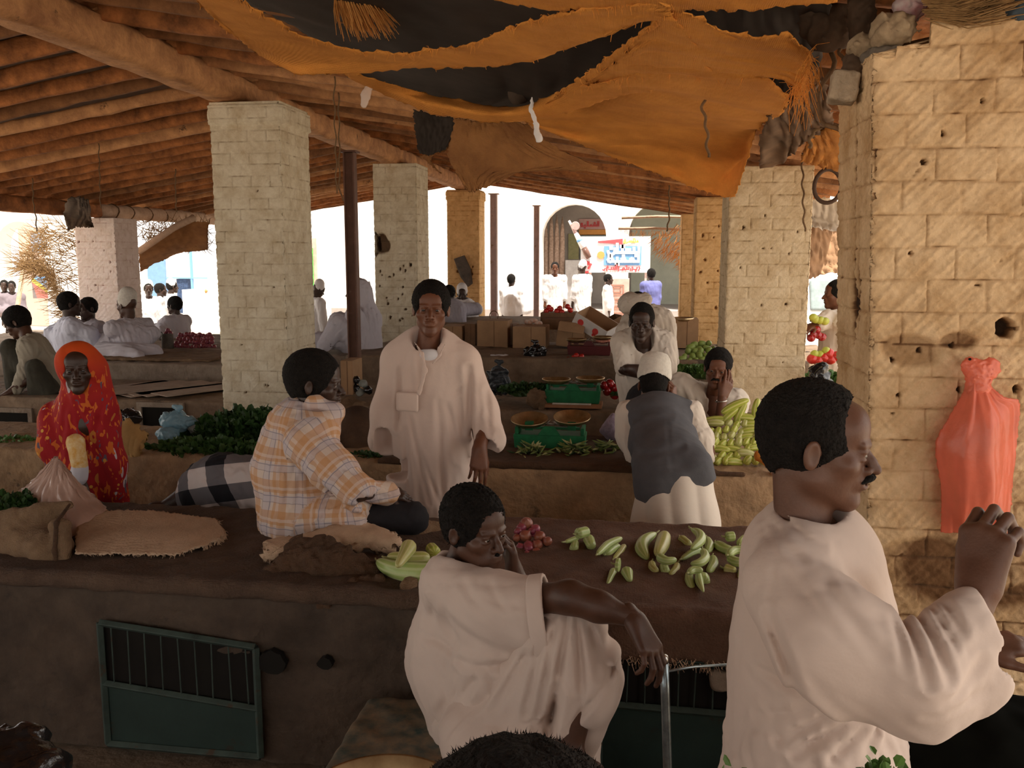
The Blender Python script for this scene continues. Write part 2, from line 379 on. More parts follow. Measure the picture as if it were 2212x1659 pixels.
M_burlap = mat('brown burlap', (.26, .165, .095), col2=(.15, .09, .05), scale=7, bump=.4, bscale=120, wave=(90, .4), rough=.95)
M_burlap2 = mat('dark brown burlap', (.115, .062, .034), col2=(.065, .035, .02), scale=7, bump=.4, bscale=120, wave=(90, .4), rough=.95)
M_burlap3 = mat('pale burlap', (.62, .44, .30), col2=(.48, .33, .22), scale=6, bump=.3, bscale=110, wave=(90, .35), rough=.95)
M_cover = mat('red brown sacking cover', (.155, .085, .055), col2=(.095, .05, .032), scale=5, bump=.4, bscale=110, wave=(90, .35), rough=.95)
M_straw = mat('dry straw', (.30, .18, .075), col2=(.16, .09, .035), scale=30, rough=.8)
M_string = mat('old rope', (.20, .12, .06), vary=.2, scale=30, rough=.9)
M_card = mat('brown cardboard', (.40, .24, .13), vary=.1, scale=5, rough=.9)
M_card2 = mat('pale worn cardboard', (.44, .34, .27), col2=(.33, .25, .195), scale=7, rough=.9)
M_cardw = mat('white printed cardboard', (.70, .66, .62), vary=.05, rough=.8)
M_red = mat('red print', (.70, .06, .05), vary=.1, rough=.7)
M_skin = mat('dark brown skin', (.085, .036, .020), vary=.15, scale=14, rough=.48, spec=.45, bump=.06, bscale=150)
M_skinp = mat('brown skin', (.125, .056, .033), vary=.13, scale=14, rough=.48, spec=.4, bump=.06, bscale=150)
M_skin2 = mat('warm brown skin', (.155, .058, .028), vary=.12, scale=14, rough=.5, spec=.4, bump=.06, bscale=150)
M_skin3 = mat('deep brown skin', (.050, .024, .015), vary=.15, scale=14, rough=.45, spec=.45, bump=.06, bscale=150)
M_lip = mat('lip', (.15, .045, .035), rough=.4)
M_hair = mat('black curly hair', (.012, .009, .007), vary=.3, scale=50, rough=.8, spec=.2, bump=.9, bscale=160)
M_eye = mat('eye white', (.34, .30, .27), vary=.02, rough=.15, spec=.6)
M_iris = mat('dark iris', (.010, .006, .004), vary=.02, rough=.08, spec=.8)
M_robe = mat('off white cotton', (.64, .52, .45), vary=.03, scale=5, rough=.9, bump=.10, bscale=26, sheen=.1)
M_robe2 = mat('cream cotton', (.70, .62, .53), vary=.03, scale=5, rough=.9, bump=.08, bscale=24)
M_robew = mat('bright white cotton', (.80, .79, .80), vary=.03, scale=5, rough=.9, bump=.10, bscale=24)
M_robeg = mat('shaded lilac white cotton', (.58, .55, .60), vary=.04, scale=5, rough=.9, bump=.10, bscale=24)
M_grey = mat('grey woven waistcoat', (.105, .105, .115), vary=.08, scale=9, rough=.95, bump=.1, bscale=150)
M_black = mat('black cotton trousers', (.022, .020, .023), vary=.2, scale=8, rough=.9)
M_khaki = mat('khaki jacket', (.36, .32, .25), vary=.08, scale=5, rough=.9, bump=.12, bscale=30)
M_capw = mat('white knitted cap', (.72, .68, .60), vary=.08, scale=60, rough=.9, bump=.3, bscale=200)
M_blackbag = mat('black plastic bag', (.012, .012, .014), rough=.16, spec=.8, vary=.1, bump=.4, bscale=22)
M_bluebag = mat('pale blue plastic bag', (.30, .50, .60), rough=.25, spec=.6, vary=.08, bump=.4, bscale=24, trans=.3)
M_clearbag = mat('cloudy plastic bag', (.40, .42, .38), rough=.2, spec=.7, vary=.2, bump=.4, bscale=24, trans=.25)
M_orangebag = mat('orange plastic bag', (.92, .25, .15), rough=.3, spec=.5, vary=.08, scale=5, bump=.25, bscale=18, trans=.35)
M_poly = mat('pinkish woven plastic sheet', (.62, .42, .34), rough=.3, spec=.6, vary=.07, scale=4, bump=.35, bscale=14, trans=.15)
M_ochre = mat('ochre paper bag', (.50, .30, .11), vary=.12, scale=7, rough=.85)
M_green = mat('green enamel', (.02, .20, .075), col2=(.015, .12, .05), scale=12, rough=.6, spec=.25, wear=((.05, .06, .04), 30, .66))
M_brass = mat('worn brass', (.62, .48, .28), col2=(.36, .25, .13), scale=15, rough=.38, metal=.9)
M_metal = mat('bright metal', (.55, .53, .50), rough=.25, metal=.9)
M_maroon = mat('maroon enamel', (.12, .02, .02), rough=.4)
M_door = mat('dark green sheet metal', (.026, .048, .040), col2=(.017, .031, .026), scale=3, rough=.6, wear=((.03, .03, .022), 9, .60), bump=.1, bscale=20)
M_doorf = mat('green painted iron frame', (.050, .075, .063), vary=.25, scale=10, rough=.6, wear=((.06, .04, .025), 14, .58))
M_dark = mat('black for painted shade and dark parts', (.012, .010, .008), rough=1)
M_leaf = mat('dark leafy greens', (.045, .10, .022), col2=(.02, .05, .012), scale=9, rough=.5, spec=.4)
M_leaf2 = mat('fresh green leaf', (.12, .22, .05), col2=(.06, .13, .03), scale=9, rough=.45)
M_okra = mat('green okra pod', (.20, .25, .07), col2=(.08, .12, .03), scale=25, rough=.5)
M_okra2 = mat('pale okra pod', (.45, .45, .22), col2=(.28, .3, .12), scale=25, rough=.5)
M_tomato = mat('red tomato', (.62, .035, .025), vary=.15, scale=10, rough=.2, spec=.6)
M_pepper = mat('red pepper', (.35, .01, .015), vary=.2, scale=10, rough=.12, spec=.8)
M_onion = mat('red onion', (.24, .035, .085), col2=(.34, .09, .08), scale=16, rough=.3, spec=.5)
M_onion2 = mat('brown skinned onion', (.32, .12, .06), col2=(.24, .05, .055), scale=12, rough=.35, spec=.5)
M_white = mat('white cloth scrap', (.75, .75, .78), vary=.04, rough=.7)
M_blue = mat('blue paint', (.20, .36, .62), vary=.08, rough=.6)
M_bluecloth = mat('blue purple cotton', (.16, .17, .42), vary=.08, rough=.8)
M_pipe = mat('chromed tube', (.35, .42, .45), rough=.3, metal=.85, vary=.25, scale=20)
M_purple = mat('patterned purple cap', (.34, .26, .33), vary=.2, scale=30, rough=.9)
def gourd_mat(name, a, b, c, sc=30):
    m = mat(name, a, rough=.35, spec=.5, col2=b, scale=7, bump=.05, bscale=40); N = m.node_tree.nodes; L = m.node_tree.links; bs = N['Principled BSDF']
    src = bs.inputs['Base Color'].links[0].from_socket
    at_ = N.new('ShaderNodeAttribute'); at_.attribute_name = 'rib'
    rp = N.new('ShaderNodeValToRGB'); rp.color_ramp.elements[0].position = .45; rp.color_ramp.elements[1].position = .8; L.new(at_.outputs['Fac'], rp.inputs['Fac'])
    mx = N.new('ShaderNodeMixRGB'); L.new(rp.outputs['Color'], mx.inputs[0]); L.new(src, mx.inputs[1]); mx.inputs[2].default_value = (*c, 1); L.new(mx.outputs[0], bs.inputs['Base Color']); return m
M_gourd = gourd_mat('light green snake melon', (.42, .52, .18), (.30, .42, .11), (.53, .60, .29))
M_gourdy = gourd_mat('yellowish snake melon', (.52, .50, .17), (.36, .40, .10), (.60, .58, .28))
M_squash = gourd_mat('yellow green squash', (.50, .52, .08), (.30, .38, .04), (.64, .62, .2))
# ---------------------------------------------------------------- ground
def plane_obj(name, x0, x1, y0, y1, z, m, n=40, amp=.01, seed=1):
    xs = np.linspace(x0, x1, n); ys = np.linspace(y0, y1, n); X, Y = np.meshgrid(xs, ys, indexing='ij')
    P = np.stack([X.ravel(), Y.ravel(), np.full(X.size, z)], 1); P[:, 2] += amp*noise3(P, 1.3, seed)
    Q = np.array([[i*n+j, (i+1)*n+j, (i+1)*n+j+1, i*n+j+1] for i in range(n-1) for j in range(n-1)])
    o = mesh_np(name, P, Q, True, m); tag(o, kind='structure'); return o
plane_obj('floor', -9.5, 3.2, -3, 17.2, -.012, M_ground)
plane_obj('ground', -60, 60, -30, 70, -.06, M_street, amp=.0)

# ---------------------------------------------------------------- brick pillars: courses, joints, chips and holes are in the mesh
B_cream = attr_mat('cream limewashed brick', [(0, (.03, .018, .012)), (.35, (.20, .125, .07)), (.62, (.60, .52, .38)), (1, (.76, .69, .53))], scale=7, vary=.13)
B_tan = attr_mat('tan limewashed brick', [(0, (.018, .010, .006)), (.35, (.17, .085, .035)), (.62, (.52, .35, .19)), (1, (.68, .49, .29))], scale=5, vary=.17)
B_tan2 = attr_mat('pale tan limewashed brick', [(0, (.018, .010, .006)), (.35, (.17, .10, .05)), (.62, (.56, .43, .26)), (1, (.74, .60, .40))], scale=6, vary=.13)
B_orange = attr_mat('sun orange and brown limewashed brick', [(0, (.02, .012, .008)), (.35, (.30, .13, .04)), (.62, (.62, .36, .14)), (1, (.78, .50, .23))], scale=7, vary=.12)
B_pink = attr_mat('pinkish limewashed brick', [(0, (.05, .025, .02)), (.35, (.33, .18, .14)), (.62, (.72, .56, .50)), (1, (.82, .70, .64))], scale=7, vary=.08)
def pillar(x0, y0, w, d, z1, step, m, label, holes=(), seed=1, course=.085, brick=.155, z0=0.0, jut=True, rough=.0035, top_fn=None, lean=0):
    per = [(0, w, np.array([x0, y0, 0.]), np.array([1., 0, 0]), np.array([0, -1., 0])),
           (1, d, np.array([x0+w, y0, 0.]), np.array([0, 1., 0]), np.array([1., 0, 0])),
           (2, w, np.array([x0+w, y0+d, 0.]), np.array([-1., 0, 0]), np.array([0, 1., 0])),
           (3, d, np.array([x0, y0+d, 0.]), np.array([0, -1., 0]), np.array([-1., 0, 0]))]
    rel_all, P_all = [], []; nz = int((z1-z0)/step)+1; Z = np.linspace(z0, z1, nz); nu_tot = 0
    for fi, L, o, t, n in per:
        st = step if fi in (0, 3, 1) else step*4
        nu = max(3, int(L/st)); u = np.arange(nu)/nu*L
        U, ZZ = np.meshgrid(u, Z, indexing='ij'); p = o+U[..., None]*t+np.array([0, 0, 1.])*ZZ[..., None]
        zz = ZZ+.006*noise3(p, 6, seed+fi)+.003*noise3(p, 30, seed); row = np.floor(zz/course); fz = zz/course-row
        off = np.where(row % 2 == 0, 0., .5)+.07*np.sin(row*7.3+seed); uu = U/brick+off+.03*noise3(p, 9, seed+2); fu = uu-np.floor(uu)
        dz = np.minimum(fz, 1-fz)*course; du = np.minimum(fu, 1-fu)*brick
        gw = .0045+.003*noise3(p, 25, seed+4); gz = np.clip(1-dz/gw.clip(.002), 0, 1); gu = np.clip(1-du/(gw*.8).clip(.0015), 0, 1)*(noise3(p, 10, seed+9) > -.55)
        g = np.maximum(gz*(.55+.45*np.clip(noise3(p, 20, seed+6)*2+.6, 0, 1)), gu*.8)
        brickv = np.sin(row*12.9+np.floor(uu)*78.2+fi)*43758.5; brickv = brickv-np.floor(brickv)
        disp = -g*.007+rough*noise3(p, 90, seed+7)+rough*.8*noise3(p, 230, seed+8)+(brickv-.5)*.004
        rel = 1-.62*g-.14*np.clip(noise3(p, 50, seed+11), 0, 1)
        pit = np.clip((noise3(p, 150, seed+13)*.6+noise3(p, 22, seed+14)*.6-.82)*6, 0, 1); disp -= pit*.006; rel -= pit*.45
        wear = np.clip((noise3(p, 9, seed+21)+noise3(p, 45, seed+22)*.5-.75+np.clip(.95-ZZ, 0, .9)*.55)*3, 0, 1)*.35; rel -= wear
        e = np.minimum(U, L-U); chip = np.clip((noise3(p, 60, seed+15)+.1)*1.2, 0, 1)*np.exp(-(e/.012)**2)*.014; disp -= chip+np.exp(-(e/.006)**2)*.004
        for (hf, hu, hz, ru, rz, dep, dk) in holes:
            if hf != fi: continue
            q = np.sqrt(((U-hu)/ru)**2+((ZZ-hz)/rz)**2)+.30*noise3(p, 1.2/max(ru, rz), seed+hu*9); k = np.clip((1.08-q)/.22, 0, 1); disp -= dep*k; rel = rel*(1-dk*k)
        if jut: kk = ((Z > z1-.17) & (Z < z1-.02)); disp += kk[None, :]*.022
        pp = p+n*disp[..., None]
        if top_fn is not None: pp[..., 2] = np.minimum(pp[..., 2], top_fn(fi, U, p))
        P_all.append(pp); rel_all.append(rel); nu_tot += nu
    P = np.concatenate(P_all, 0); R_ = np.concatenate(rel_all, 0); n = nu_tot
    V = P.reshape(-1, 3); I = np.arange(n*nz).reshape(n, nz); J = np.roll(I, -1, 0)
    Q = np.stack([I[:, :-1], J[:, :-1], J[:, 1:], I[:, 1:]], -1).reshape(-1, 4)
    V = V.copy(); V[:, 0] += lean*(z1-.2-V[:, 2]); k = len(V); tops = I[:, -1]
    V = np.concatenate([V, [[x0+w/2, y0+d/2, V[tops, 2].mean()]]]); rel = np.concatenate([R_.ravel(), [.6]])
    cap = np.stack([tops, np.roll(tops, -1), np.full(n, k), np.full(n, k)], 1)
    me_f = [tuple(q) for q in Q]+[(int(a), int(b), k) for a, b, _, _ in cap]
    o = mesh_np('brick_pillar', V, me_f, True, m); a = o.data.attributes.new('relief', 'FLOAT', 'POINT'); a.data.foreach_set('value', rel.astype(np.float32))
    tag(o, label, 'pillar', 'whitewashed brick pillars of the market'); return o
rh = random.Random(3)
def rnd_holes(n, face, u0, u1, z0, z1, r=(.006, .016)):
    return [(face, rh.uniform(u0, u1), rh.uniform(z0, z1), rh.uniform(*r), rh.uniform(*r)*1.3, .02, .85) for _ in range(n)]
pillar(-3.36, 6.60, .575, .58, 3.02, .009, B_cream, 'cream whitewashed brick pillar at left, nearest of the ridge row, above the leafy greens', rnd_holes(7, 0, .05, .55, .7, 2.6, (.004, .009)), seed=1, jut=True)
pillar(-3.50, 11.2, .58, .60, 3.02, .011, B_cream, 'whitewashed brick pillar with a broken-out hole at its left edge, behind the standing youth', [(0, .10, 2.0, .12, .13, .07, .78), (0, .00, 1.98, .07, .15, .12, .5)]+rnd_holes(26, 0, .05, .55, 1.0, 1.75, (.008, .02)), seed=2, jut=False)
pillar(-3.50, 15.5, .58, .55, 3.0, .014, B_orange, 'sunlit orange brick pillar with a dark blade-shaped scar, beside the grey steel post', rnd_holes(12, 0, .12, .5, 1.45, 1.9, (.012, .03)), seed=3)  # sunlight's orange is put into this cream pillar's brick colour
pillar(-7.75, 11.2, .60, .55, 2.36, .011, B_pink, 'pinkish white brick pillar at far left behind the seated men', rnd_holes(8, 0, .05, .55, 1.0, 2.1, (.005, .012)), seed=4, jut=False)
def c1top(fi, U, p):
    x = p[..., 0]
    return np.where(x < .62, 2.36+.01*noise3(p, 30, 2), np.where(x < .70, 2.38+.008*noise3(p, 40, 2), np.where(x < .86, 2.47+.006*noise3(p, 40, 3), 2.55+.0*x)))
pillar(.565, 2.47, .66, .42, 2.60, .0048, B_tan, 'massive tan whitewashed brick pillar filling the right side of the photo, nearest of all', [
    (0, .335, 1.665, .022, .026, .05, .95), (0, .445, 1.675, .014, .017, .05, .95), (0, .225, 1.625, .05, .028, .012, .55), (0, .10, 1.60, .09, .05, .010, .45),
    (3, .22, 1.69, .045, .11, .02, .97), (3, .28, 1.76, .02, .12, .02, 1.0), (0, .37, 1.50, .010, .012, .03, .9), (0, .43, 2.09, .05, .04, .003, .35), (3, .06, 1.08, .04, .09, .02, .7),
    (0, .30, 1.02, .25, .14, .006, .45), (0, .15, .95, .16, .12, .012, .4), (0, .45, .85, .2, .1, .008, .4)]
    +[(3, .24, z, .012, .07, .010, .85) for z in (2.2, 2.08, 1.98, 1.86)]+[(3, .42, z, .010, .06, .010, .8) for z in (2.12, 2.0)]+rnd_holes(14, 0, .03, .6, 1.3, 2.3, (.003, .007)), seed=5, jut=False, rough=.0042, top_fn=c1top, brick=.148, lean=.045)
pillar(.60, 6.8, .60, .60, 2.50, .009, B_tan2, 'tan brick pillar behind the crouching vendors, at the right of the market hall', rnd_holes(10, 0, .05, .55, 1.0, 2.3, (.004, .009)), seed=6, jut=False)
pillar(.60, 11.2, .60, .60, 2.56, .012, B_orange, 'brownish brick pillar half hidden behind the tan pillar by the squash heap', rnd_holes(10, 0, .05, .35, 1.0, 2.3, (.008, .02)), seed=7, jut=False)
pillar(.60, 15.6, .60, .60, 2.56, .014, B_orange, 'farthest right brick pillar at the street edge of the hall', seed=8, jut=False)

# blade-like hollow scar: made as an added dark plate on the sunlit pillar
b = MB(); pc = [at(983, 560, 15.46), at(1003, 553, 15.45), at(1016, 580, 15.44), at(1020, 612, 15.46), at(1012, 618, 15.44), at(997, 598, 15.46)]
b.add(pc+[p-np.array([0, .05, 0]) for p in pc], [(0, 1, 2, 3, 4, 5), (11, 10, 9, 8, 7, 6)]+[(i, (i+1) % 6, (i+1) % 6+6, i+6) for i in range(6)])
tag(b.build('scar_plate', mat('dull dark plate', (.10, .075, .055), rough=.5, vary=.3), bevel=.01), 'dark pointed plate for the hollow scar on the sunlit orange pillar', 'tool')

# ---------------------------------------------------------------- roof: ridge beam, side beams, rafters, sheets
RX, RZ, SL = -3.25, 3.36, .165
def roof_z(x): return RZ-SL*abs(x-RX)
def rough_beam(name, a, b, w, h, m, seed=0, amp=.012, ns=60, roundish=.25, bend=0):
    a = np.array(a, float); b = np.array(b, float); t = nrm(b-a); r = nrm(np.cross(t, (0, 0, 1))); u = np.cross(r, t); k = 16; V = []
    for i in range(ns+1):
        c = a+(b-a)*i/ns+u*bend*math.sin(math.pi*i/ns)
        for j in range(k):
            an = 2*math.pi*(j+.5)/k; cx, cy = math.cos(an), math.sin(an); q = (abs(cx)**(2/roundish)+abs(cy)**(2/roundish))**(-roundish/2) if roundish < 1 else 1
            V.append(c+r*cx*q*w/2+u*cy*q*h/2)
    V = np.array(V); V += amp*np.stack([noise3(V, 14, seed), noise3(V, 14, seed+1), noise3(V, 16, seed+2)], 1)
    Fc = [(i*k+j, i*k+(j+1) % k, (i+1)*k+(j+1) % k, (i+1)*k+j) for i in range(ns) for j in range(k)]+[tuple(range(k-1, -1, -1)), tuple(range(ns*k, ns*k+k))]
    return mesh_np(name, V, Fc, True, m)
def loops_on(parent, a, b, w, h, ts, seed=0):
    rr = random.Random(seed); a = Vector(a); b = Vector(b); t = (b-a).normalized()
    for q in ts:
        c = a+(b-a)*q; pts = []
        for i in range(13):
            an = 2*math.pi*i/12; cx, cy = math.cos(an), math.sin(an); s_ = 1/max(abs(cx), abs(cy)); pts.append(c+Vector((cx*min(s_, 1.25)*w*.54, rr.uniform(-.01, .01), cy*min(s_, 1.25)*h*.54)))
        MB().tube(pts, .006, 5).build('rope_loop', M_string, parent, smooth=True)
e = rough_beam('ridge_beam', (RX, .4, 3.15), (RX-.02, 16.7, 3.12), .24, .22, M_beam, 3, .02, ns=90); tag(e, 'thick pale weathered timber beam running along the ridge over the pillars', 'beam')
e = rough_beam('roof_beam', (-7.45, 2.0, 2.46), (-7.45, 11.25, 2.46), .20, .19, M_wood, 5, .012); tag(e, 'dark timber beam along the left eave, in front of the pinkish pillar', 'beam')
lg = empty('log_beam', (-7.45, 11.3, 2.40), label='pale round log beam tied with rope loops, right of the pinkish pillar', cat='beam')
g = rough_beam('log', (-7.45, 11.25, 2.46), (-7.42, 16.8, 2.50), .20, .20, M_log, 6, .012, roundish=1); g.parent = lg; g.location = Vector(g.location)-Vector(lg.location)
for q in (.06, .13, .22, .3, .4, .55, .7):
    c = np.array([-7.45, 11.3+5.4*q, 2.46]); pts = [c+np.array([math.cos(t)*.112, .02*math.sin(3*t+q*9), math.sin(t)*.112]) for t in np.linspace(0, 2*math.pi, 14)]
    MB().tube(pts, .008, 5).build('rope_loop', M_string, lg, smooth=True)
e = rough_beam('roof_beam', (.88, 1.2, 2.66), (.92, 16.8, 2.70), .20, .17, M_wood, 8, .015, ns=80); tag(e, 'dark timber beam over the right pillars, half hidden by hanging sackcloth', 'beam')
n = 0
for i in range(39):
    y = .75+.42*i; d = rnd.uniform(-.03, .03); zz = rnd.uniform(-.02, .02)
    for side in (-1, 1):
        x1 = RX+side*(4.75 if side < 0 else 5.1)
        tone = rnd.choice((M_wood, M_wood, M_beam, mat('brown rafter wood', (.33, .15, .06), col2=(.15, .065, .027), scale=6, bump=.5, bscale=30)))
        o = rough_beam('rafter', (RX-side*.10, y+d, roof_z(RX)-.06+zz), (x1, y+rnd.uniform(-.06, .06), roof_z(x1)-.06+rnd.uniform(-.015, .015)), .055, rnd.uniform(.10, .14), tone, i*2+(side > 0), .012, ns=22, roundish=.35)
        tag(o, 'brown sawn rafter under the left roof slope between ridge beam and eave' if side < 0 else 'brown sawn rafter under the right roof slope above the sackcloth', 'rafter', 'rafters of the left roof slope' if side < 0 else 'rafters of the right roof slope')
for side, nm in ((-1, 'ceiling'), (1, 'ceiling')):
    x1 = RX+side*(4.95 if side < 0 else 5.2); k = 120; V = []; 
    ys = np.linspace(-3.4, 16.95, 480)  # sheets carried on unseen past the camera to keep the front bench dark
    for j, y in enumerate(ys):
        w_ = .012*math.sin(y*2*math.pi/.16)
        for x in np.linspace(RX, x1, 8): V.append((x, y, roof_z(x)+.03+w_))
    V = np.array(V); Q = np.array([[i*8+j, (i+1)*8+j, (i+1)*8+j+1, i*8+j+1] for i in range(len(ys)-1) for j in range(7)])
    o = mesh_np(nm, V, Q, True, M_sheet); s = o.modifiers.new('solid', 'SOLIDIFY'); s.thickness = .012; tag(o, kind='structure')

# ---------------------------------------------------------------- steel posts
def post(px, py, Y, w, z1, m, label, lean=0):
    c = at(px, py, Y); t = empty('steel_post', (c[0], Y, 0), label=label, cat='post'); b = MB()
    for (dx, sx, sy) in ((0, w*.86, w*.25), (-w*.43, w*.14, w*.9), (w*.43, w*.14, w*.9)): b.box((c[0]+dx, Y, z1/2), (sx, sy, z1))
    b.build('shaft', m, t, bevel=.004); MB().box((c[0], Y, z1+.008), (w*1.5, w*1.3, .016)).build('cap_plate', m, t)
    MB().box((c[0], Y, .01), (w*1.7, w*1.6, .02)).build('base_plate', m, t); return t
post(762, 600, 8.1, .105, 2.80, M_steel, 'dark red-brown steel channel post standing left of the youth in the long robe')
post(1067, 550, 14.6, .11, 2.85, M_steel2, 'glare-paled grey steel post beside the sunlit orange pillar')
post(1159, 550, 15.8, .095, 2.72, M_steel2, 'slender rusty steel post nearest the left arch across the street')

# ---------------------------------------------------------------- masonry selling platforms
def slab(x0, x1, y0, y1, z0, z1, m, step=.04, amp=.012, rd=.03, seed=0, nose=None):
    """profile in YZ swept along X; nose(x) lets the top edge sag"""
    pf = [(y1, z0), (y1, z1-rd)]; prof = []
    def seg(a, b):
        n = max(1, int(math.dist(a, b)/step)); return [(a[0]+(b[0]-a[0])*i/n, a[1]+(b[1]-a[1])*i/n) for i in range(n)]
    arc = lambda cy, cz, a0, a1: [(cy+rd*math.cos(a0+(a1-a0)*i/4), cz+rd*math.sin(a0+(a1-a0)*i/4)) for i in range(5)]
    prof = seg((y0, z0), (y0, z1-rd))+arc(y0+rd, z1-rd, math.pi, math.pi/2)+seg((y0+rd, z1), (y1-rd, z1))+arc(y1-rd, z1-rd, math.pi/2, 0)+seg((y1, z1-rd), (y1, z0))+[(y1, z0)]
    xs = np.arange(x0, x1+step*.5, step); k = len(prof); pr = np.array(prof)
    V = np.zeros((len(xs), k, 3)); V[..., 0] = xs[:, None]; V[..., 1] = pr[None, :, 0]; V[..., 2] = pr[None, :, 1]; V = V.reshape(-1, 3)
    A = amp*.8*noise3(V, 6, seed)+amp*.6*noise3(V, 22, seed+1)+amp*.35*noise3(V, 60, seed+2); up_ = V[:, 2] > z0+.02
    c = np.array([(x0+x1)/2, (y0+y1)/2, z0]); front = V[:, 1] < y0+.02
    V[:, 2] += np.where(up_ & ~front, A, 0); V[:, 1] += np.where(front, A*1.4, np.where(V[:, 1] > y1-.02, -A, 0))
    I = np.arange(len(xs)*k).reshape(len(xs), k); Q = [tuple(q) for q in np.stack([I[:-1, :-1], I[1:, :-1], I[1:, 1:], I[:-1, 1:]], -1).reshape(-1, 4)]
    Q += [tuple(I[0, :]), tuple(I[-1, ::-1])]
    return mesh_np('masonry_bench', V, Q, True, m)
def bench(*a, label='', **k):
    o = slab(*a, **k); tag(o, label, 'bench'); return o
ZB = .67
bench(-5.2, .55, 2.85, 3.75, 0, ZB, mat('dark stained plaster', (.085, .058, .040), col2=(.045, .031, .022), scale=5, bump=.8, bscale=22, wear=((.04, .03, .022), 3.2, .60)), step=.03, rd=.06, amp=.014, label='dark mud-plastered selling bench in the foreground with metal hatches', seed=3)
bench(-5.2, 3.0, -1.6, -.4, 0, ZB, M_plaster, step=.08, rd=.06, amp=.014, label='unseen plastered bench added behind the photographer to block low light', seed=2)  # added out of view to keep low light off the bench ahead
bench(-5.5, 1.3, 4.80, 5.65, 0, ZB, mat('tan plaster', (.42, .27, .15), col2=(.25, .16, .09), scale=7, bump=.7, bscale=26, wear=((.13, .09, .06), 4.2, .60)), step=.035, rd=.035, amp=.012, seed=5, label='plastered selling bench carrying the front green scale and heaps of okra')
bench(-7.0, 1.8, 6.62, 7.75, 0, ZB, M_plaster, step=.045, rd=.03, amp=.010, seed=7, label='plastered selling bench carrying the rear green scale and cardboard mats')
bench(-8.6, -3.9, 7.9, 11.1, 0, .81, M_plaster2, step=.06, rd=.03, amp=.012, seed=9, label='low plastered platform at left where the men in white sit')
bench(-3.0, 1.9, 8.55, 10.3, 0, .85, M_plaster, step=.06, rd=.03, amp=.010, seed=11, label='plastered platform with the red scale and black bag in front of the cartons')
bench(-3.9, 1.9, 12.2, 13.9, 0, .90, M_plaster, step=.07, rd=.03, amp=.010, seed=12, label='rear plastered ledge behind the row of cardboard cartons')
bench(-3.88, -3.05, 8.9, 10.2, 0, .80, M_plaster2, step=.07, rd=.03, amp=.010, seed=13, label='short plastered ledge left of the steel post under the hooded man')
# storage mouths, the shade inside drawn as flat black panels, in the second and third bench
for (px, py, w, h, Y, lb) in ((350, 905, .33, .20, 6.61, 'dark square storage hole under the cardboard mats'), (18, 925, .42, .28, 6.61, 'dark square storage hole at the far left bench')):
    c = at(px, py, Y); b = MB(); t = empty('storage_hole', (c[0], Y, c[2]-h/2), label=lb, cat='opening')
    for (dx, dz, sx, sz) in ((0, h/2+.02, w+.08, .04), (0, -h/2-.02, w+.08, .04), (-w/2-.02, 0, .04, h), (w/2+.02, 0, .04, h)): b.box((c[0]+dx, Y-.012, c[2]+dz), (sx, .03, sz))
    b.build('surround', M_plaster2, t); MB().box((c[0], Y-.002, c[2]), (w, .012, h)).build('shade_panel', M_dark, t)
# hatches in the foreground bench
def hatch(px0, px1, pyt, pyb, Y, dx_tilt, label, glob=None, lower=True):
    a = at(px0, pyt, Y); c = at(px1, pyt, Y); x0, x1 = a[0], c[0]; zt = at(px0, pyt, Y)[2]; zm = at(px0, pyb, Y)[2]; w = x1-x0
    t = empty('metal_hatch', ((x0+x1)/2, Y, .02), label=label, cat='hatch'); fr = MB(); s = .022
    tz = lambda x: zt-dx_tilt*(x-x0)
    def bar(p, q, wd=s, dep=.03): p = Vector(p); q = Vector(q); fr.tube([p, q], wd*.7, 4)
    P = [(x0, Y, tz(x0)), (x1, Y, tz(x1)), (x1, Y, .03), (x0, Y, .03)]
    for i in range(4): bar(P[i], P[(i+1) % 4])
    bar((x0, Y, zm), (x1, Y, zm-dx_tilt*w)); fr.build('frame', M_doorf, t, bevel=.003)
    MB().add([(x0, Y+.004, zm), (x1, Y+.004, zm-dx_tilt*w), (x1, Y+.004, .03), (x0, Y+.004, .03), (x0, Y+.014, zm), (x1, Y+.014, zm-dx_tilt*w), (x1, Y+.014, .03), (x0, Y+.014, .03)], [(3, 2, 1, 0), (4, 5, 6, 7), (0, 1, 5, 4), (1, 2, 6, 5), (2, 3, 7, 6), (3, 0, 4, 7)]).build('door_panel', M_door, t)
    MB().add([(x0, Y+.016, tz(x0)), (x1, Y+.016, tz(x1)), (x1, Y+.016, zm-dx_tilt*w), (x0, Y+.016, zm)], [(3, 2, 1, 0)]).build('shade_sheet', M_dark, t, solid=.004)  # black sheet stands in for the shade behind the bars
    for i in range(9):
        x = x0+w*(i+.7)/9.3; MB().tube([(x, Y-.002, tz(x)-.01), (x+rnd.uniform(-.004, .004), Y-.002, zm-dx_tilt*(x-x0)+.01)], .0028, 5).build('grille_bar', M_doorf, t)
    return t, (x0, x1, zt, zm)
hatch(215, 550, 1345, 1475, 2.825, .09, 'dark green metal hatch with a barred opening in the foreground bench, at left')
h2, q = hatch(1296, 1640, 1412, 1520, 2.825, .01, 'dark green metal hatch behind the thin metal tube, right of the seated man')
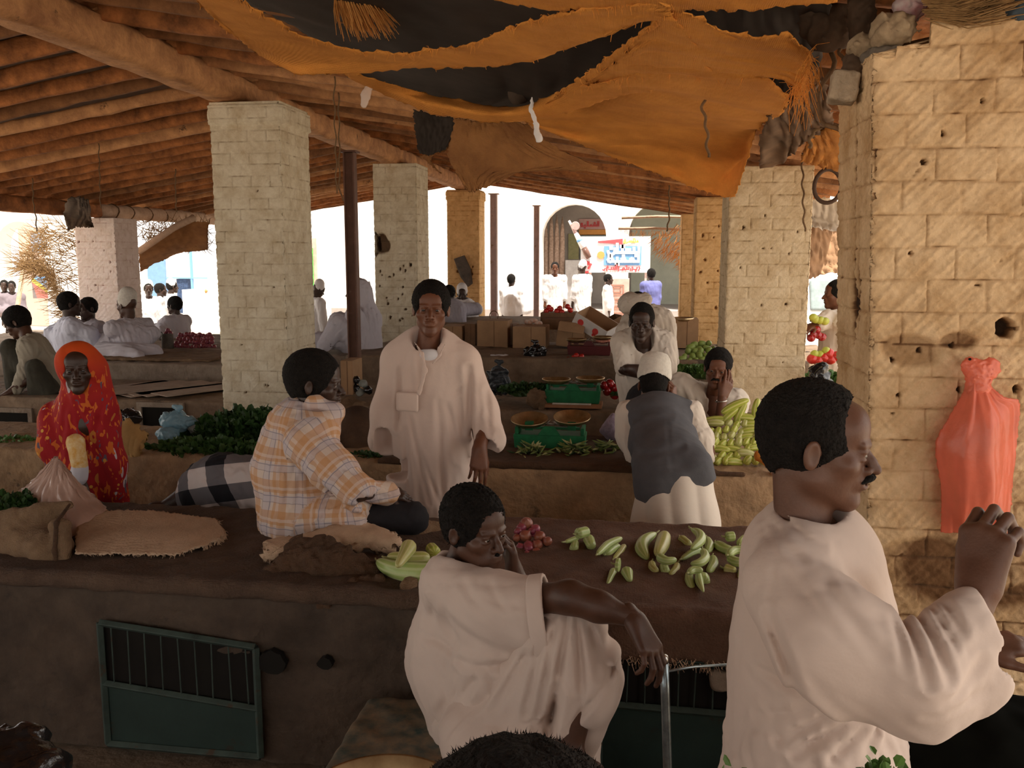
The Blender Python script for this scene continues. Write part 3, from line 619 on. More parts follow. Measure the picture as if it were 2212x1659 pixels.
for (px, py, r, lb) in ((588, 1430, .055, 'ragged'), (703, 1432, .028, 'small round')):
    c = at(px, py, 2.83); V = [(c[0]+r*(1+.15*math.sin(5*k))*math.cos(k*math.pi/8), 2.822, c[2]+r*.8*(1+.12*math.cos(3*k))*math.sin(k*math.pi/8)) for k in range(16)]
    o = MB().add(V+[(x, 2.85, z) for x, _, z in V], [tuple(range(15, -1, -1))]+[(i, (i+1) % 16, (i+1) % 16+16, i+16) for i in range(16)]).build('hole_shade_plate', M_dark); tag(o, lb+' shade-black hole in the foreground bench front, right of the left hatch', 'hole')  # raised black plate stands in for the shade inside the hole
# loose stone block behind the right hatch bars
c = at(1570, 1470, 2.82); S = Sdf(); S.box(c, (.055, .02, .035), rd=.015); S.disp = lambda p: .006*noise3(p, 40, 2)
tag(sdf_obj('broken_brick', [(S, .006)], M_plaster2), 'pale broken brick lying in the mouth of the right hatch', 'brick')
# ---------------------------------------------------------------- white arcade across the street
def arcade(name, p0, t, L, H, Th, arches, m, z0=-.06):
    """wall from p0 along unit t; arches (centre, half width, springing height)"""
    p0 = np.array(p0, float); t = nrm(t); nrm_ = np.array([-t[1], t[0], 0]); V = []; Fc = []
    def add(poly):
        n = len(V); k = len(poly); V.extend([p0+t*u+np.array([0, 0, z]) for u, z in poly]); V.extend([p0+t*u+nrm_*Th+np.array([0, 0, z]) for u, z in poly])
        Fc.append(tuple(n+i for i in range(k))); Fc.append(tuple(n+k+i for i in range(k-1, -1, -1)))
        for i in range(k): j = (i+1) % k; Fc.append((n+i, n+k+i, n+k+j, n+j))
    prev = 0
    for (c, w, zs) in arches:
        add([(prev, z0), (c-w, z0), (c-w, zs), (c-w, H), (prev, H)])
        N = 14; pts = [(c-w*math.cos(math.pi*i/N), zs+w*math.sin(math.pi*i/N)) for i in range(N+1)]
        for i in range(N): add([pts[i], pts[i+1], (pts[i+1][0], H), (pts[i][0], H)])
        prev = c+w
    add([(prev, z0), (L, z0), (L, H), (prev, H)])
    o = mesh_np(name, V, Fc, False, m); tag(o, kind='structure'); return o
YF = 26.0
xa = at(560, 500, YF)[0]; ax = lambda px: at(px, 500, YF)[0]-xa
r1 = (at(1310, 500, YF)[0]-at(1171, 500, YF)[0])/2; r2 = (at(1492, 500, YF)[0]-at(1358, 500, YF)[0])/2
zs1 = at(1240, 441, YF)[2]-r1; zs2 = at(1425, 437, YF)[2]-r2
arcade('wall_street', (xa, YF, 0), (1, 0, 0), 26, 7.5, .5, [(ax(1240), r1, zs1), (ax(1425), r2, zs2), (ax(1620), r2, zs2), (ax(1820), r2, zs2)], M_white_wall)
# gallery behind the arches: back wall, floor, ceiling
M_gal = mat('dim plaster of the gallery', (.47, .42, .38), vary=.1, scale=2); M_gal2 = mat('grey green plaster of the gallery', (.44, .46, .38), vary=.08, scale=2)
tag(MB().box((xa+13, YF+3.6, 2.2), (26, .2, 4.6)).build('wall_gallery', M_gal), kind='structure')
x4 = at(1365, 500, YF+3.4)[0]; x5 = at(1800, 500, YF+3.4)[0]
tag(MB().box(((x4+x5)/2, YF+3.42, 2.2), (x5-x4, .1, 4.4)).build('wall_gallery_end', M_gal2), kind='structure')
tag(MB().box((xa+13, YF+2.0, 4.4), (26, 3.4, .15)).build('ceiling_gallery', M_gal), kind='structure')
tag(MB().box((xa+13, YF+1.6, .10), (26, 3.9, .36)).build('floor_gallery', mat('grey pavement', (.36, .32, .30), vary=.1, scale=3)), kind='structure')
# things in the gallery
def board(name, px0, py0, px1, py1, Y, m, label, cat, th=.04, parent=None):
    a = at(px0, py0, Y); b = at(px1, py1, Y); o = MB().box(((a[0]+b[0])/2, Y, (a[2]+b[2])/2), (abs(b[0]-a[0]), th, abs(a[2]-b[2]))).build(name, m, parent)
    if parent is None: tag(o, label, cat)
    return o
M_sign_w = mat('white sign paint', (.86, .86, .88), vary=.02); M_signred = mat('red sign paint', (.70, .10, .11), vary=.05); M_signor = mat('orange sign paint', (.80, .38, .12), vary=.05); M_signbl = mat('blue sign paint', (.20, .42, .75), vary=.04); M_gold = mat('gold sign paint', (.62, .48, .10), vary=.05)
YG = YF+3.46
def strokes(parent, ox, oz, s, Y, lines, m, w, name='lettering'):
    """pen strokes in a 2-D frame (u right, v up, unit = letter height) as slightly raised lettering"""
    b = MB(); Y0 = Y; kk = 0
    for ln in lines:
        if len(ln) == 1: u, v = ln[0]; b.box((ox+u*s, Y, oz+v*s), (w*1.25, .012, w*1.25)); continue
        for (u0, v0), (u1, v1) in zip(ln[:-1], ln[1:]):
            kk += 1; Y = Y0-.0008*(kk % 12); a = Vector((ox+u0*s, Y, oz+v0*s)); c = Vector((ox+u1*s, Y, oz+v1*s)); d = c-a; L_ = max(d.length, 1e-5); an = math.atan2(d.z, d.x)
            b.box((a+c)/2, (L_+w*.8, .012, w), Matrix.Rotation(-an, 3, 'Y'))
    return b.build(name, m, parent)
def arc(cx, cy, rx, ry, a0, a1, n=8): return [(cx+rx*math.cos(math.radians(a0+(a1-a0)*i/n)), cy+ry*math.sin(math.radians(a0+(a1-a0)*i/n))) for i in range(n+1)]
# the shop sign in the left arch: الشمالية
t = empty('shop_sign', tuple(at(1280, 500, YG)), label='red shop sign with Arabic lettering inside the left arch', cat='sign')
board('board', 1251, 473, 1345, 495, YG, mat('pale pink board', (.62, .40, .38), vary=.05), '', '', parent=t); board('board_stripe', 1251, 496, 1345, 508, YG, M_signor, '', '', parent=t)
c = at(1254, 491, YG-.03); SH = [  # right-to-left word drawn from its left end: teh marbuta, yeh, lam-alef, meem, sheen, lam, alef
    arc(.25, .35, .2, .22, 0, 360, 8), [(.17, .72)], [(.36, .72)], [(.45, .2), (.9, .2), (.9, .5)], [(.78, -.12)], [(.93, -.12)], [(.9, .2), (1.3, .2), (1.3, 1.1)], [(1.5, .2), (1.5, 1.1)],
    [(1.5, .2), (1.9, .2)]+arc(2.05, .33, .15, .15, 180, -180, 6)+[(1.9, .2), (2.5, .2)], [(2.5, .2), (2.5, .5)], [(2.5, .2), (2.75, .2), (2.75, .5)], [(2.75, .2), (3.0, .2), (3.0, .5)], [(2.65, .75)], [(2.85, .75)], [(2.75, .92)], [(3.0, .2), (3.3, .2), (3.3, 1.1)], [(3.55, .2), (3.55, 1.1)]]
strokes(t, c[0], c[2], .17, YG-.04, SH, M_signred, .03)
# tall bundled stalks leaning in the left arch
for i, px in enumerate((1178, 1190, 1202, 1214)):
    a = at(px, 610, YF+1.2); a[2] = .28; b_ = at(px+1, (472, 460, 464, 468)[i], YF+1.6); pts = [a+(b_-a)*q for q in np.linspace(0, 1, 9)]
    o = MB().tube(pts, [.085, .088, .088, .088, .088, .085, .08, .06, .01], 10).build('stalk_bundle', mat('banded dry stalks', (.50, .36, .28), col2=(.26, .17, .12), scale=14), smooth=True)
    tag(o, 'tall pointed bundle of dry stalks standing upright in the left arch', 'bundle', 'stalk bundles in the left arch')
board('shop_window', 1253, 507, 1330, 560, YG, mat('dim shop glass', (.25, .30, .30), rough=.2), 'dim shop window under the red sign in the left arch', 'window')
board('shop_door', 1228, 505, 1250, 560, YG, mat('yellow green door', (.50, .48, .25)), 'narrow yellow green door beside the stalk bundles', 'door')
board('blue_door', 1450, 525, 1475, 670, YG, mat('light blue door', (.35, .50, .66)), 'pale blue door standing at the right end of the gallery', 'door')
board('gallery_counter', 1223, 562, 1262, 674, YF+1.0, mat('grey counter', (.35, .33, .32)), 'grey low counter below the narrow green door', 'counter', th=.5)
# carved pink pier stub in front of the gallery
c = at(1333, 640, 23.5); t = empty('stone_pedestal', (c[0], 23.5, -.06), label='pinkish stone pedestal with incised squares under the street banner', cat='pedestal')
MB().box((c[0], 23.5, .6), (.62, .5, 1.32)).build('block', mat('pinkish stone', (.55, .38, .33), vary=.1), t, bevel=.01)
for k in range(3): 
    for (w_, h_) in ((.34, .24), (.2, .12)):
        q = MB(); zc = .25+k*.36
        for (dx, dz, sx, sz) in ((0, h_/2, w_, .03), (0, -h_/2, w_, .03), (-w_/2, 0, .03, h_), (w_/2, 0, .03, h_)): q.box((c[0]+dx, 23.24, zc+dz), (sx, .02, sz))
        q.build('incised_square', mat('brick red stone', (.42, .20, .15)), t)
# ---------------------------------------------------------------- the street banner with bottle
YB = 20.5
t = empty('street_banner', tuple(at(1325, 560, YB)), label='white advertising banner with blue panel and Arabic lettering standing in the street', cat='sign')
board('board', 1255, 511, 1404, 589, YB, M_sign_w, '', '', parent=t, th=.05); board('blue_panel', 1305, 532, 1385, 573, YB-.035, M_signbl, '', '', parent=t, th=.01)
for px in (1275, 1395):
    a = at(px, 588, YB); MB().box((a[0], YB+.04, a[2]/2-.03), (.05, .05, a[2]+.06)).build('leg', M_steel2, t)
a, b_ = at(1292, 516, YB), at(1345, 528, YB)   # red wedge
MB().add([(a[0], YB-.05, (a[2]+b_[2])/2+.01), (b_[0], YB-.05, a[2]), (b_[0], YB-.05, b_[2]), (a[0], YB-.05, (a[2]+b_[2])/2-.02), (a[0], YB-.03, (a[2]+b_[2])/2+.01), (b_[0], YB-.03, a[2]), (b_[0], YB-.03, b_[2]), (a[0], YB-.03, (a[2]+b_[2])/2-.02)], [(3, 2, 1, 0), (0, 1, 5, 4), (1, 2, 6, 5), (2, 3, 7, 6), (3, 0, 4, 7)]).build('red_wedge', M_signred, t)
def word(px, py, s, lines, m, w): c = at(px, py, YB-.06); strokes(t, c[0], c[2], s, YB-.05, lines, m, w)
word(1347, 527, .10, [[(0, .2), (.1, .7), (.45, .7), (.45, .2), (.1, .2)], [(.3, 1)], [(.7, .1), (.8, .4), (1.0, .4)], [(.9, .4), (1.3, .4), (1.3, .7)], [(1.3, .4), (1.6, .4), (1.6, .75)], [(1.6, .4), (1.9, .4), (1.9, .75)], [(1.9, .4), (2.3, .4), (2.3, .9)], [(2.2, 1.15)], [(2.3, .4), (2.7, .4), (2.7, .9)], [(2.5, 1.15)], [(2.7, .4), (3.1, .4)], [(3.0, .4), (3.15, .8), (3.3, .4), (3.0, .4)]], M_gold, .022)
BUST = [arc(.55, .45, .4, .35, 180, 360, 8), [(.95, .45), (.95, .8)], [(.5, .85)], [(1.25, .3), (1.25, 1.35)], [(1.25, .3), (1.9, .3), (1.9, .75)], [(1.8, 1.05)], [(2.0, 1.05)], [(1.9, .3), (2.4, .3), (2.4, .7)], [(2.4, .3), (2.8, .3), (2.8, .7)], [(2.8, .3), (3.3, .3), (3.3, .85)], [(3.3, .3), (3.9, .3), (3.9, .9)], [(3.6, -.05)]]
word(1311, 551, .185, BUST, M_sign_w, .065)
LQM = [arc(.35, .5, .28, .25, 0, 360, 8), [(.22, 1.0)], [(.48, 1.0)], [(.6, .3), (1.2, .3), (1.2, .75)], [(1.1, -.05)], [(1.3, -.05)], [(1.2, .3), (1.7, .3)]+arc(1.95, .5, .22, .2, 200, -160, 7), [(1.95, .95)], [(2.15, .3), (2.8, .3)]+arc(3.0, .48, .2, .18, 200, -160, 7)+[(3.2, .3), (3.8, .3), (3.8, 1.25)]]
word(1312, 570, .185, LQM, M_sign_w, .06)
word(1302, 585, .11, [[(0, .2), (.3, .1), (.5, .5)], [(.8, .1), (.8, .6), (1.1, .6)], [(1.0, .9)], [(1.2, .3), (1.8, .3), (1.8, .7)], [(1.8, .3), (2.2, .3), (2.2, .7)], [(2.2, .3), (2.6, .3), (2.6, 1.2)], [(2.9, .3), (2.9, 1.2)], [(3.3, 0), (3.3, 1.1)], [(3.6, .2), (4.2, .2)]+arc(4.3, .4, .2, .2, 200, -100, 5), [(4.5, .3), (5, .3), (5, .7)], [(4.9, 1)], [(5, .3), (5.4, .3), (5.4, .7)], [(5.7, .1), (5.8, .5)], [(6.1, .1), (6.2, .5), (6.1, .8)], [(6.4, .3), (7.0, .3), (7.1, .7)], [(6.8, 0)], [(7.4, .1), (7.6, .5), (7.5, .8)]], M_signred, .028)
for (px, py, r, m) in ((1298, 551, .085, M_signor), (1266, 577, .12, M_signred)):
    c = at(px, py, YB-.04)
    if r > .1: strokes(t, c[0], c[2], r, YB-.045, [arc(0, 0, 1, 1, 60, 290, 9), [(-.2, .8), (.9, .5), (.5, -.2)]], m, .05, 'emblem')
    else: MB().lathe([(0, -.01), (r, -.01), (r, .01), (0, .01)], tuple(c), 20, Matrix(((1, 0, 0), (0, 0, 1), (0, -1, 0)))).build('emblem', m, t)
# the bottle cut-out leaning over the banner
t = empty('bottle_cutout', tuple(at(1255, 520, YB-.15)), label='tilted bottle-shaped advertising figure at the left end of the banner', cat='sign')
A = at(1233, 484, YB-.15); B_ = at(1272, 556, YB-.15)
def bt(name, q0, q1, r0, r1, m, rm=None):
    a = A+(B_-A)*q0; b2 = A+(B_-A)*q1; rs = [r0, rm or (r0+r1)/2, r1]
    MB().tube([a, (a+b2)/2, b2], rs, 14, sy=.5).build(name, m, t, smooth=True)
M_cola = mat('brown glass', (.16, .08, .06), rough=.2); M_pale = mat('milky white label', (.82, .80, .84))
bt('bottle_cap', -.10, .03, .05, .06, M_sign_w); bt('neck', .03, .28, .055, .09, mat('rosy brown glass', (.42, .26, .24), rough=.2)); bt('label', .28, .72, .10, .155, M_pale, .13); bt('blue_mark', .46, .52, .135, .14, M_signbl); bt('base', .72, 1.02, .15, .12, M_cola, .158)
MB().lathe([(r_, z_) for r_, z_ in ((0.001, -.03), (.09, -.03), (.10, 0), (.09, .03), (.001, .03))], tuple(at(1243, 488, YB-.2)), 14, Matrix(((1, 0, 0), (0, 0, 1), (0, -1, 0)))).build('round_badge', mat('dusty rose plate', (.55, .36, .33)), t)
# ---------------------------------------------------------------- left: arcade side wall and painted shop front
YL = 17.5; xl0 = at(-260, 500, YL)[0]
arcade('wall_left_street', (xl0, YL+1.6, 0), (1, 0, 0), at(255, 500, YL+1.6)[0]-xl0, 3.6, .5, [(at(40, 500, YL+1.6)[0]-xl0, .62, at(40, 478, YL+1.6)[2]-.62)], M_white_wall)
tag(MB().box(((xl0+at(255, 500, 22)[0])/2, 22, 1.7), (at(255, 500, 22)[0]-xl0, .2, 3.5)).build('wall_left_inner', mat('salmon plaster', (.62, .46, .38), vary=.06, scale=2)), kind='structure')
t = empty('wall_mural', tuple(at(80, 615, 18.98)), label='painted panel with blue, yellow and red diagonal fields on the left wall', cat='painting')
a, b_ = at(64, 597, 19.0), at(99, 645, 19.0); x0, x1, z1, z0 = a[0], b_[0], a[2], b_[2]; y = 19.06
def quad(name, pts, m, th=.02): MB().add([(p, y, q) for p, q in pts]+[(p, y+th, q) for p, q in pts], [tuple(range(len(pts)-1, -1, -1))]+[(i, (i+1) % len(pts), (i+1) % len(pts)+len(pts), i+len(pts)) for i in range(len(pts))]).build(name, m, t)
H = z1-z0; Wd = x1-x0
quad('blue_field', [(x0, z1), (x1, z1), (x1, z0+.45*H)], M_signbl); quad('yellow_field', [(x0, z1), (x1, z0+.45*H), (x1, z0+.25*H), (x0, z1-.25*H)], M_gold); quad('red_field', [(x0, z1-.25*H), (x1, z0+.25*H), (x1, z0), (x0+.3*Wd, z0)], mat('brick red paint', (.5, .16, .14))); quad('dark_field', [(x0, z1-.25*H), (x0+.3*Wd, z0), (x0, z0)], mat('dark grey paint', (.2, .17, .17)))
board('hanging_sheet', 66, 503, 92, 545, 19.04, mat('slate blue cloth', (.30, .36, .45)), 'slate blue sheet hung in the left street beside the leaning pole', 'cloth')
o = MB().tube([at(62, 500, 16.5), at(52, 570, 16.4), at(38, 662, 16.2), np.array((at(30, 700, 16.1)[0], 16.1, -.05))], .045, 8).build('leaning_pole', M_log, smooth=True); tag(o, 'rough leaning wooden pole at far left behind the crouching man', 'pole')
# blue shop front behind the seated boy, between the two left pillars
YS = 19.5
t = empty('shop_kiosk', tuple(at(400, 620, YS)), label='white and blue shop kiosk between the pinkish and cream pillars', cat='kiosk')
board('back_panel', 318, 540, 362, 640, YS+.3, M_blue, '', '', parent=t, th=.1); board('white_sign_board', 360, 555, 415, 602, YS, M_sign_w, '', '', parent=t, th=.1)
board('shelf_unit', 388, 602, 415, 676, YS+.1, mat('dark blue shelves', (.06, .10, .20), vary=.3, scale=20), '', '', parent=t, th=.3); board('blue_post', 413, 535, 417, 680, YS-.05, M_signbl, '', '', parent=t, th=.06); board('blue_rail', 360, 599, 447, 602, YS-.06, M_signbl, '', '', parent=t, th=.05)
board('white_counter', 405, 625, 452, 690, YS-.6, M_sign_w, '', '', parent=t, th=.5)
for i, px in enumerate((424, 430, 437, 444)): tag(sdf_obj('fruit', [(Sdf().ell(at(px, 632-(i % 2)*3, YS-.7), (.05, .05, .045)), .02)], (M_tomato, M_ochre, M_leaf2, M_ochre)[i]), 'small fruit on the kiosk counter between the left pillars', 'fruit', 'fruit on the kiosk counter')
# green framed door behind the hunched man, left of the dark post
t = empty('green_framed_poster', tuple(at(664, 580, 21)), label='white poster in a bright green rounded frame left of the steel post', cat='poster')
board('backing', 650, 515, 686, 628, 21.05, mat('dusty pink board', (.62, .45, .38)), '', '', parent=t); board('frame', 652, 536, 678, 622, 21, mat('bright green frame', (.14, .62, .12)), '', '', parent=t); board('poster_sheet', 651, 541, 672, 616, 20.95, mat('mint white paper', (.75, .85, .78)), '', '', parent=t)
b = MB(); c = at(659, 583, 20.9); 
for (dx, dz, sx, sz) in ((0, .1, .1, .02), (0, -.1, .1, .02), (-.05, 0, .02, .2), (.05, 0, .02, .2)): b.box((c[0]+dx, 20.9, c[2]+dz), (sx, .01, sz))
b.build('drawn_square', M_dark, t)
a_ = at(545, 500, 21.3); b_ = at(704, 500, 21.3); tag(MB().box(((a_[0]+b_[0])/2, 21.32, 1.2), (b_[0]-a_[0], .4, 2.5)).build('wall_shop', M_white_wall), kind='structure')
# white car seen in the gap beside the near pillar
YC = 14.0; a = at(1745, 615, YC); t = empty('car', (a[0]+.9, YC+2, 0), label='white car parked in the alley, seen in the gap beside the near pillar', cat='car')
x0, x1 = at(1735, 640, YC)[0]-.2, at(1735, 640, YC)[0]+1.75
prof = [(YC, .35), (YC+.02, .95), (YC+.35, 1.62), (YC+3.4, 1.66), (YC+4.1, 1.0), (YC+4.9, .9), (YC+5.0, .35)]
V = [(x0, y, z) for y, z in prof]+[(x1, y, z) for y, z in prof]; n = len(prof)
MB().add(V, [tuple(range(n)), tuple(range(2*n-1, n-1, -1))]+[(i, (i+1) % n, (i+1) % n+n, i+n) for i in range(n)]).build('body', mat('white car paint', (.85, .86, .86), rough=.2, vary=.01), t, bevel=.06)
MB().box(((x0+x1)/2, YC+.15, 1.25), (1.3, .05, .5), Matrix.Rotation(-.45, 3, 'X')).build('rear_window', mat('car glass', (.30, .36, .36), rough=.1), t, bevel=.03)
MB().box(((x0+x1)/2-.15, YC+.05, 1.2), (.35, .05, .3), Matrix.Rotation(-.45, 3, 'X')).build('headrest', mat('dark upholstery', (.10, .12, .12)), t, bevel=.04)
for sx in (x0+.15, x1-.15):
    for sy in (YC+.9, YC+4): MB().lathe([(.01, -.1), (.33, -.1), (.34, 0), (.33, .1), (.01, .1)], (sx, sy, .30), 20, Matrix(((0, 0, 1), (0, 1, 0), (-1, 0, 0)))).build('wheel', M_dark, t)
# ---------------------------------------------------------------- people
def ridged(p, d, sc, seed=0, al=.16):
    d = nrm(d); q = p-np.outer(p@d, d)*(1-al); n = noise3(q, sc*3.4, seed); return .5-np.abs(n)*1.6
def folds(d, sc, amp, seed=0, lo=None, hi=None, extra=None):
    def fn(p):
        a = amp
        if lo is not None: a = amp*np.clip((hi-p[:, 2])/(hi-lo), .12, 1)
        v = a*(ridged(p, d, sc, seed)+.45*ridged(p, d, sc*2.1, seed+5))+amp*.12*noise3(p, 30, seed+8)
        if extra is not None: v = v+extra(p)
        return v
    return fn
def multi(fields):
    """fields: (centre, radius, fn): each fold field acts near its centre"""
    def fn(p):
        tot = np.zeros(len(p)); w = np.full(len(p), 1e-6)
        for c, r, f in fields: g = np.exp(-((p-np.asarray(c))**2).sum(1)/(r*r)); tot += g*f(p); w += g
        return tot/w
    return fn
def creases(lst, Y, sc, yback=None):
    """pressed folds: (x0, y0, x1, y1, width px, depth mm); negative depth raises a ridge"""
    L_ = []
    for (x0, y0, x1, y1, w, dp) in lst:
        a, b = at(x0, y0, Y), at(x1, y1, Y); L_.append((a[[0, 2]], (b-a)[[0, 2]], w/sc, dp*.001))
    def fn(p):
        q = p[:, [0, 2]]; v = np.zeros(len(p)); r_ = np.zeros(len(p))
        for a, ba, w, dp in L_:
            h = np.clip((q-a)@ba/(ba@ba), 0, 1); d = np.sqrt(((q-a-h[:, None]*ba)**2).sum(1)); v = np.maximum(v, dp*np.exp(-(d/w)**2)*(.35+.65*np.sin(np.pi*h))); r_ = np.maximum(r_, .45*dp*np.exp(-((d-2.2*w)/(1.1*w))**2))
        return (v-r_)*np.clip(((yback or Y+.08)-p[:, 1])*25, 0, 1)
    return fn
def plus(*f): return lambda p: sum(g(p) for g in f)
def person(loc, label, group=None): return empty('person', tuple(float(v) for v in loc), 0, label, 'person', group)
V3 = lambda *a: np.array(a, float)

# --- 1 the man in profile at the right, nearest of all
p1 = person((.62, 1.85, 0), 'moustached man in off-white robe in profile at right, raising his curled right hand')
Yh = 1.86; hc = at(1768, 962, Yh); hf = V3(.985, -.17, -.09); nb = at(1735, 1150, 1.86)
S, L1, R1 = head_sdf(hc, hf, (0, 0, 1), 1.06, neck=nb, jaw=1.05)
B = Sdf(); sh = at(1716, 1255, 1.70); el = at(1985, 1500, 1.52); wr = at(2112, 1280, 1.66)
B.cap(nb, nb-V3(0, 0, .10), .058, .058, k=.02); B.cap(at(1770, 1150, 1.86), at(1785, 1225, 1.86), .042, .05, k=.02); B.cap(nb-V3(0, 0, .1), nb-V3(0, 0, .28), .05, .09, k=.03); B.cap(sh, el, .05, .042); B.chain([el, el*.45+wr*.55, wr], [.045, .040, .030], k=.03)
hd = nrm(at(2128, 1180, 1.68)-wr); B2 = Sdf(); B2.cap(el*.2+wr*.8, wr, .033, .029); hand_sdf(wr, hd, V3(-.72, -.66, .15), side=-1, s=1.22, curl=(1.0, 1.05, 1.15, 1.25), thumb=.25, S=B2, th_curl=.7)
lw = at(2150, 1405, 2.0); hl = at(2172, 1372, 1.98); B3 = Sdf(); B3.cap(lw-V3(.12, -.05, .03), lw, .034, .028); hand_sdf(lw-V3(.05, 0, 0), nrm(V3(.9, -.1, .25)), V3(.1, -.2, 1), side=1, s=1.0, curl=(.5, .6, .7, .7), S=B3)
sdf_obj('body', [(S, .0036), (B, .009), (B2, .0034), (B3, .006)], M_skinp, p1)
H1 = hair_sdf(hc, hf, (0, 0, 1), 1.06, thick=.012, front=.066, side=-.012, curl=.0035, receding=.022, cf=420); H1.ell(L1(0, .112, .058), (.16, .082, .078), R1, k=.015, op='-')
sdf_obj('hair', [(H1, .0036)], M_hair, p1)
M_ = Sdf(); M_.chain([L1(.024, .088, -.056), L1(.012, .1, -.047), L1(0, .103, -.046), L1(-.012, .1, -.047), L1(-.024, .088, -.056)], [.004, .008, .0085, .008, .004], k=.004); M_.disp = lambda p: .0015*noise3(p, 200, 3)
sdf_obj('moustache', [(M_, .003)], M_hair, p1); eyes(p1, L1, R1, 1.06, M_eye, M_iris, (0, 1, -.5))
G = Sdf()
ch = at(1745, 1290, 1.87)
G.cap(at(1712, 1232, 2.00), at(1728, 1228, 1.76), .078, .078, k=.05); G.cap(at(1752, 1215, 1.88), at(1762, 1420, 1.90), .148, .162, k=.06, n=(1, .0, 0), f=1.0)
G.cap(at(1762, 1400, 1.88), at(1752, 1900, 1.86), .165, .235, k=.08)
G.cap(at(1742, 1205, 1.86), at(1805, 1262, 1.85), .066, .080, k=.03)
G.cap(sh+V3(-.012, 0, -.012), at(1800, 1385, 1.60), .090, .108, k=.04); G.cap(at(1800, 1385, 1.60), at(1985, 1465, 1.53), .105, .070, k=.04)
G.chain([at(1965, 1460, 1.54), at(2075, 1370, 1.60), at(2095, 1325, 1.63)], [.075, .062, .050], k=.03)
G.chain([at(1840, 1455, 1.57), at(1990, 1530, 1.55), at(2130, 1490, 1.57)], [.080, .050, .030], k=.05, n=(0, 1, 0), f=1.4); G.chain([at(2020, 1470, 1.56), at(2110, 1430, 1.58)], [.075, .070], k=.04, n=(0, 1, 0), f=1.5)
pc = at(2152, 1400, 1.6); cn = nrm(at(2230, 1385, 1.6)-pc); G.box(pc+cn*.21+V3(0, 0, -.02), (.2, .3, .30), frame(V3(0, 1, 0), nrm(at(2112, 1262, 1.6)-at(2186, 1540, 1.6))), rd=.002, k=.005, op='-')
G.chain([at(2130, 1420, 1.58), at(2200, 1400, 1.58)], [.040, .050], k=.006, op='-', n=(0, 1, 0), f=.9)
G.cap(nb+V3(.012, -.005, .035), nb+V3(.02, -.01, .12), .062, .075, k=.012, op='-')                         # neck opening
c_el = at(2050, 1400, 1.58)
G.disp = plus(multi([(at(1660, 1200, 1.75), .10, folds(V3(.8, 0, -.6), 20, .003, 3)), (at(1800, 1330, 1.6), .2, folds(V3(.75, .1, -.6), 5, .006, 1)), (c_el, .10, folds(V3(.2, 0, 1), 10, .005, 2)), (at(1720, 1620, 1.8), .22, folds(V3(.6, 0, -.8), 10, .012, 5)), (at(1640, 1400, 1.9), .18, folds(V3(.05, 0, 1), 7, .005, 6))]),
    creases([(1980, 1352, 1990, 1455, 9, 16), (2012, 1345, 2040, 1450, 9, 15), (2042, 1332, 2068, 1400, 7, 11), (2066, 1300, 2092, 1380, 8, 12), (1948, 1362, 1950, 1430, 8, 8), (1895, 1300, 1975, 1345, 8, 10), (2030, 1500, 2130, 1440, 10, 7), (1990, 1530, 2140, 1505, 9, 5)], 1.50, 1150, 1.62),
    creases([(1652, 1300, 1700, 1440, 9, 14), (1700, 1440, 1780, 1520, 10, 16), (1780, 1520, 1870, 1575, 10, 15), (1692, 1140, 1668, 1215, 5, 4), (1668, 1215, 1650, 1300, 5, 5), (1690, 1180, 1745, 1215, 7, 6), (1700, 1165, 1790, 1200, 7, 5), (1680, 1215, 1770, 1290, 9, 5), (1760, 1225, 1850, 1330, 10, 6), (1660, 1495, 1770, 1535, 9, 9), (1850, 1580, 1725, 1655, 9, 13), (1810, 1560, 1690, 1640, 8, 9), (1880, 1600, 1800, 1665, 9, 13), (1770, 1550, 1650, 1600, 8, 6), (1920, 1590, 1880, 1665, 9, 9)], 1.66, 1080, 1.9))
sdf_obj('robe', [(G, .0065, (np.array([-1, 0, .25]), np.array([3, 4, 3])))], M_robe, p1)
# neckline band
K = Sdf(); K.chain([at(1735, 1182, 1.79), at(1790, 1197, 1.785), at(1838, 1192, 1.80)], [.004, .005, .004], k=.006)
sdf_obj('collar', [(K, .004)], M_robe, p1)

# --- 2 the seated man in the foreground
p2 = person((-.35, 2.45, .30), 'seated man in short-sleeved white tunic, forearm over raised knee, at front centre')
hc = at(1028, 1143, 2.56); hf = V3(.80, -.60, -.10); nb = at(985, 1250, 2.60)
S, L2, R2 = head_sdf(hc, hf, (-.05, 0, 1), 1.02, neck=nb)
S.ell(L2(0, .05, -.075), np.array([.048, .045, .04]), R2, k=.02)
B = Sdf(); sh = at(1000, 1300, 2.47); el = at(1232, 1290, 2.30); wr = at(1368, 1335, 2.28)
B.cap(nb, nb-V3(0, 0, .2), .06, .10, k=.03); B.cap(sh, el, .050, .042, k=.03); B.cap(el, el*.55+wr*.45, .044, .039, k=.03); B.cap(el*.55+wr*.45, wr, .039, .026, k=.03, n=V3(0, 1, 0), f=1.1)
ft = at(1245, 1648, 2.25); B.chain([at(1250, 1500, 2.3), at(1225, 1640, 2.27)], [.05, .036], k=.03); B.chain([at(1222, 1640, 2.27), at(1285, 1668, 2.2)], [.036, .028], k=.03)
B2 = Sdf(); hand_sdf(wr, nrm(at(1408, 1405, 2.24)-wr), V3(.75, -.5, .45), side=-1, s=1.05, curl=(.55, .45, .5, .6), thumb=.25, S=B2, th_curl=.5, spread=.10)
B3 = Sdf(); lel = at(1165, 1350, 2.62); lwr = at(1112, 1240, 2.62); B3.cap(lel, lwr, .042, .030); hand_sdf(lwr, nrm(V3(-.12, -.05, 1)), V3(.9, .3, .1), side=1, s=1.02, curl=(.7, .8, .9, .9), S=B3)
sdf_obj('body', [(S, .0036), (B, .007), (B2, .0034), (B3, .005)], M_skin, p2)
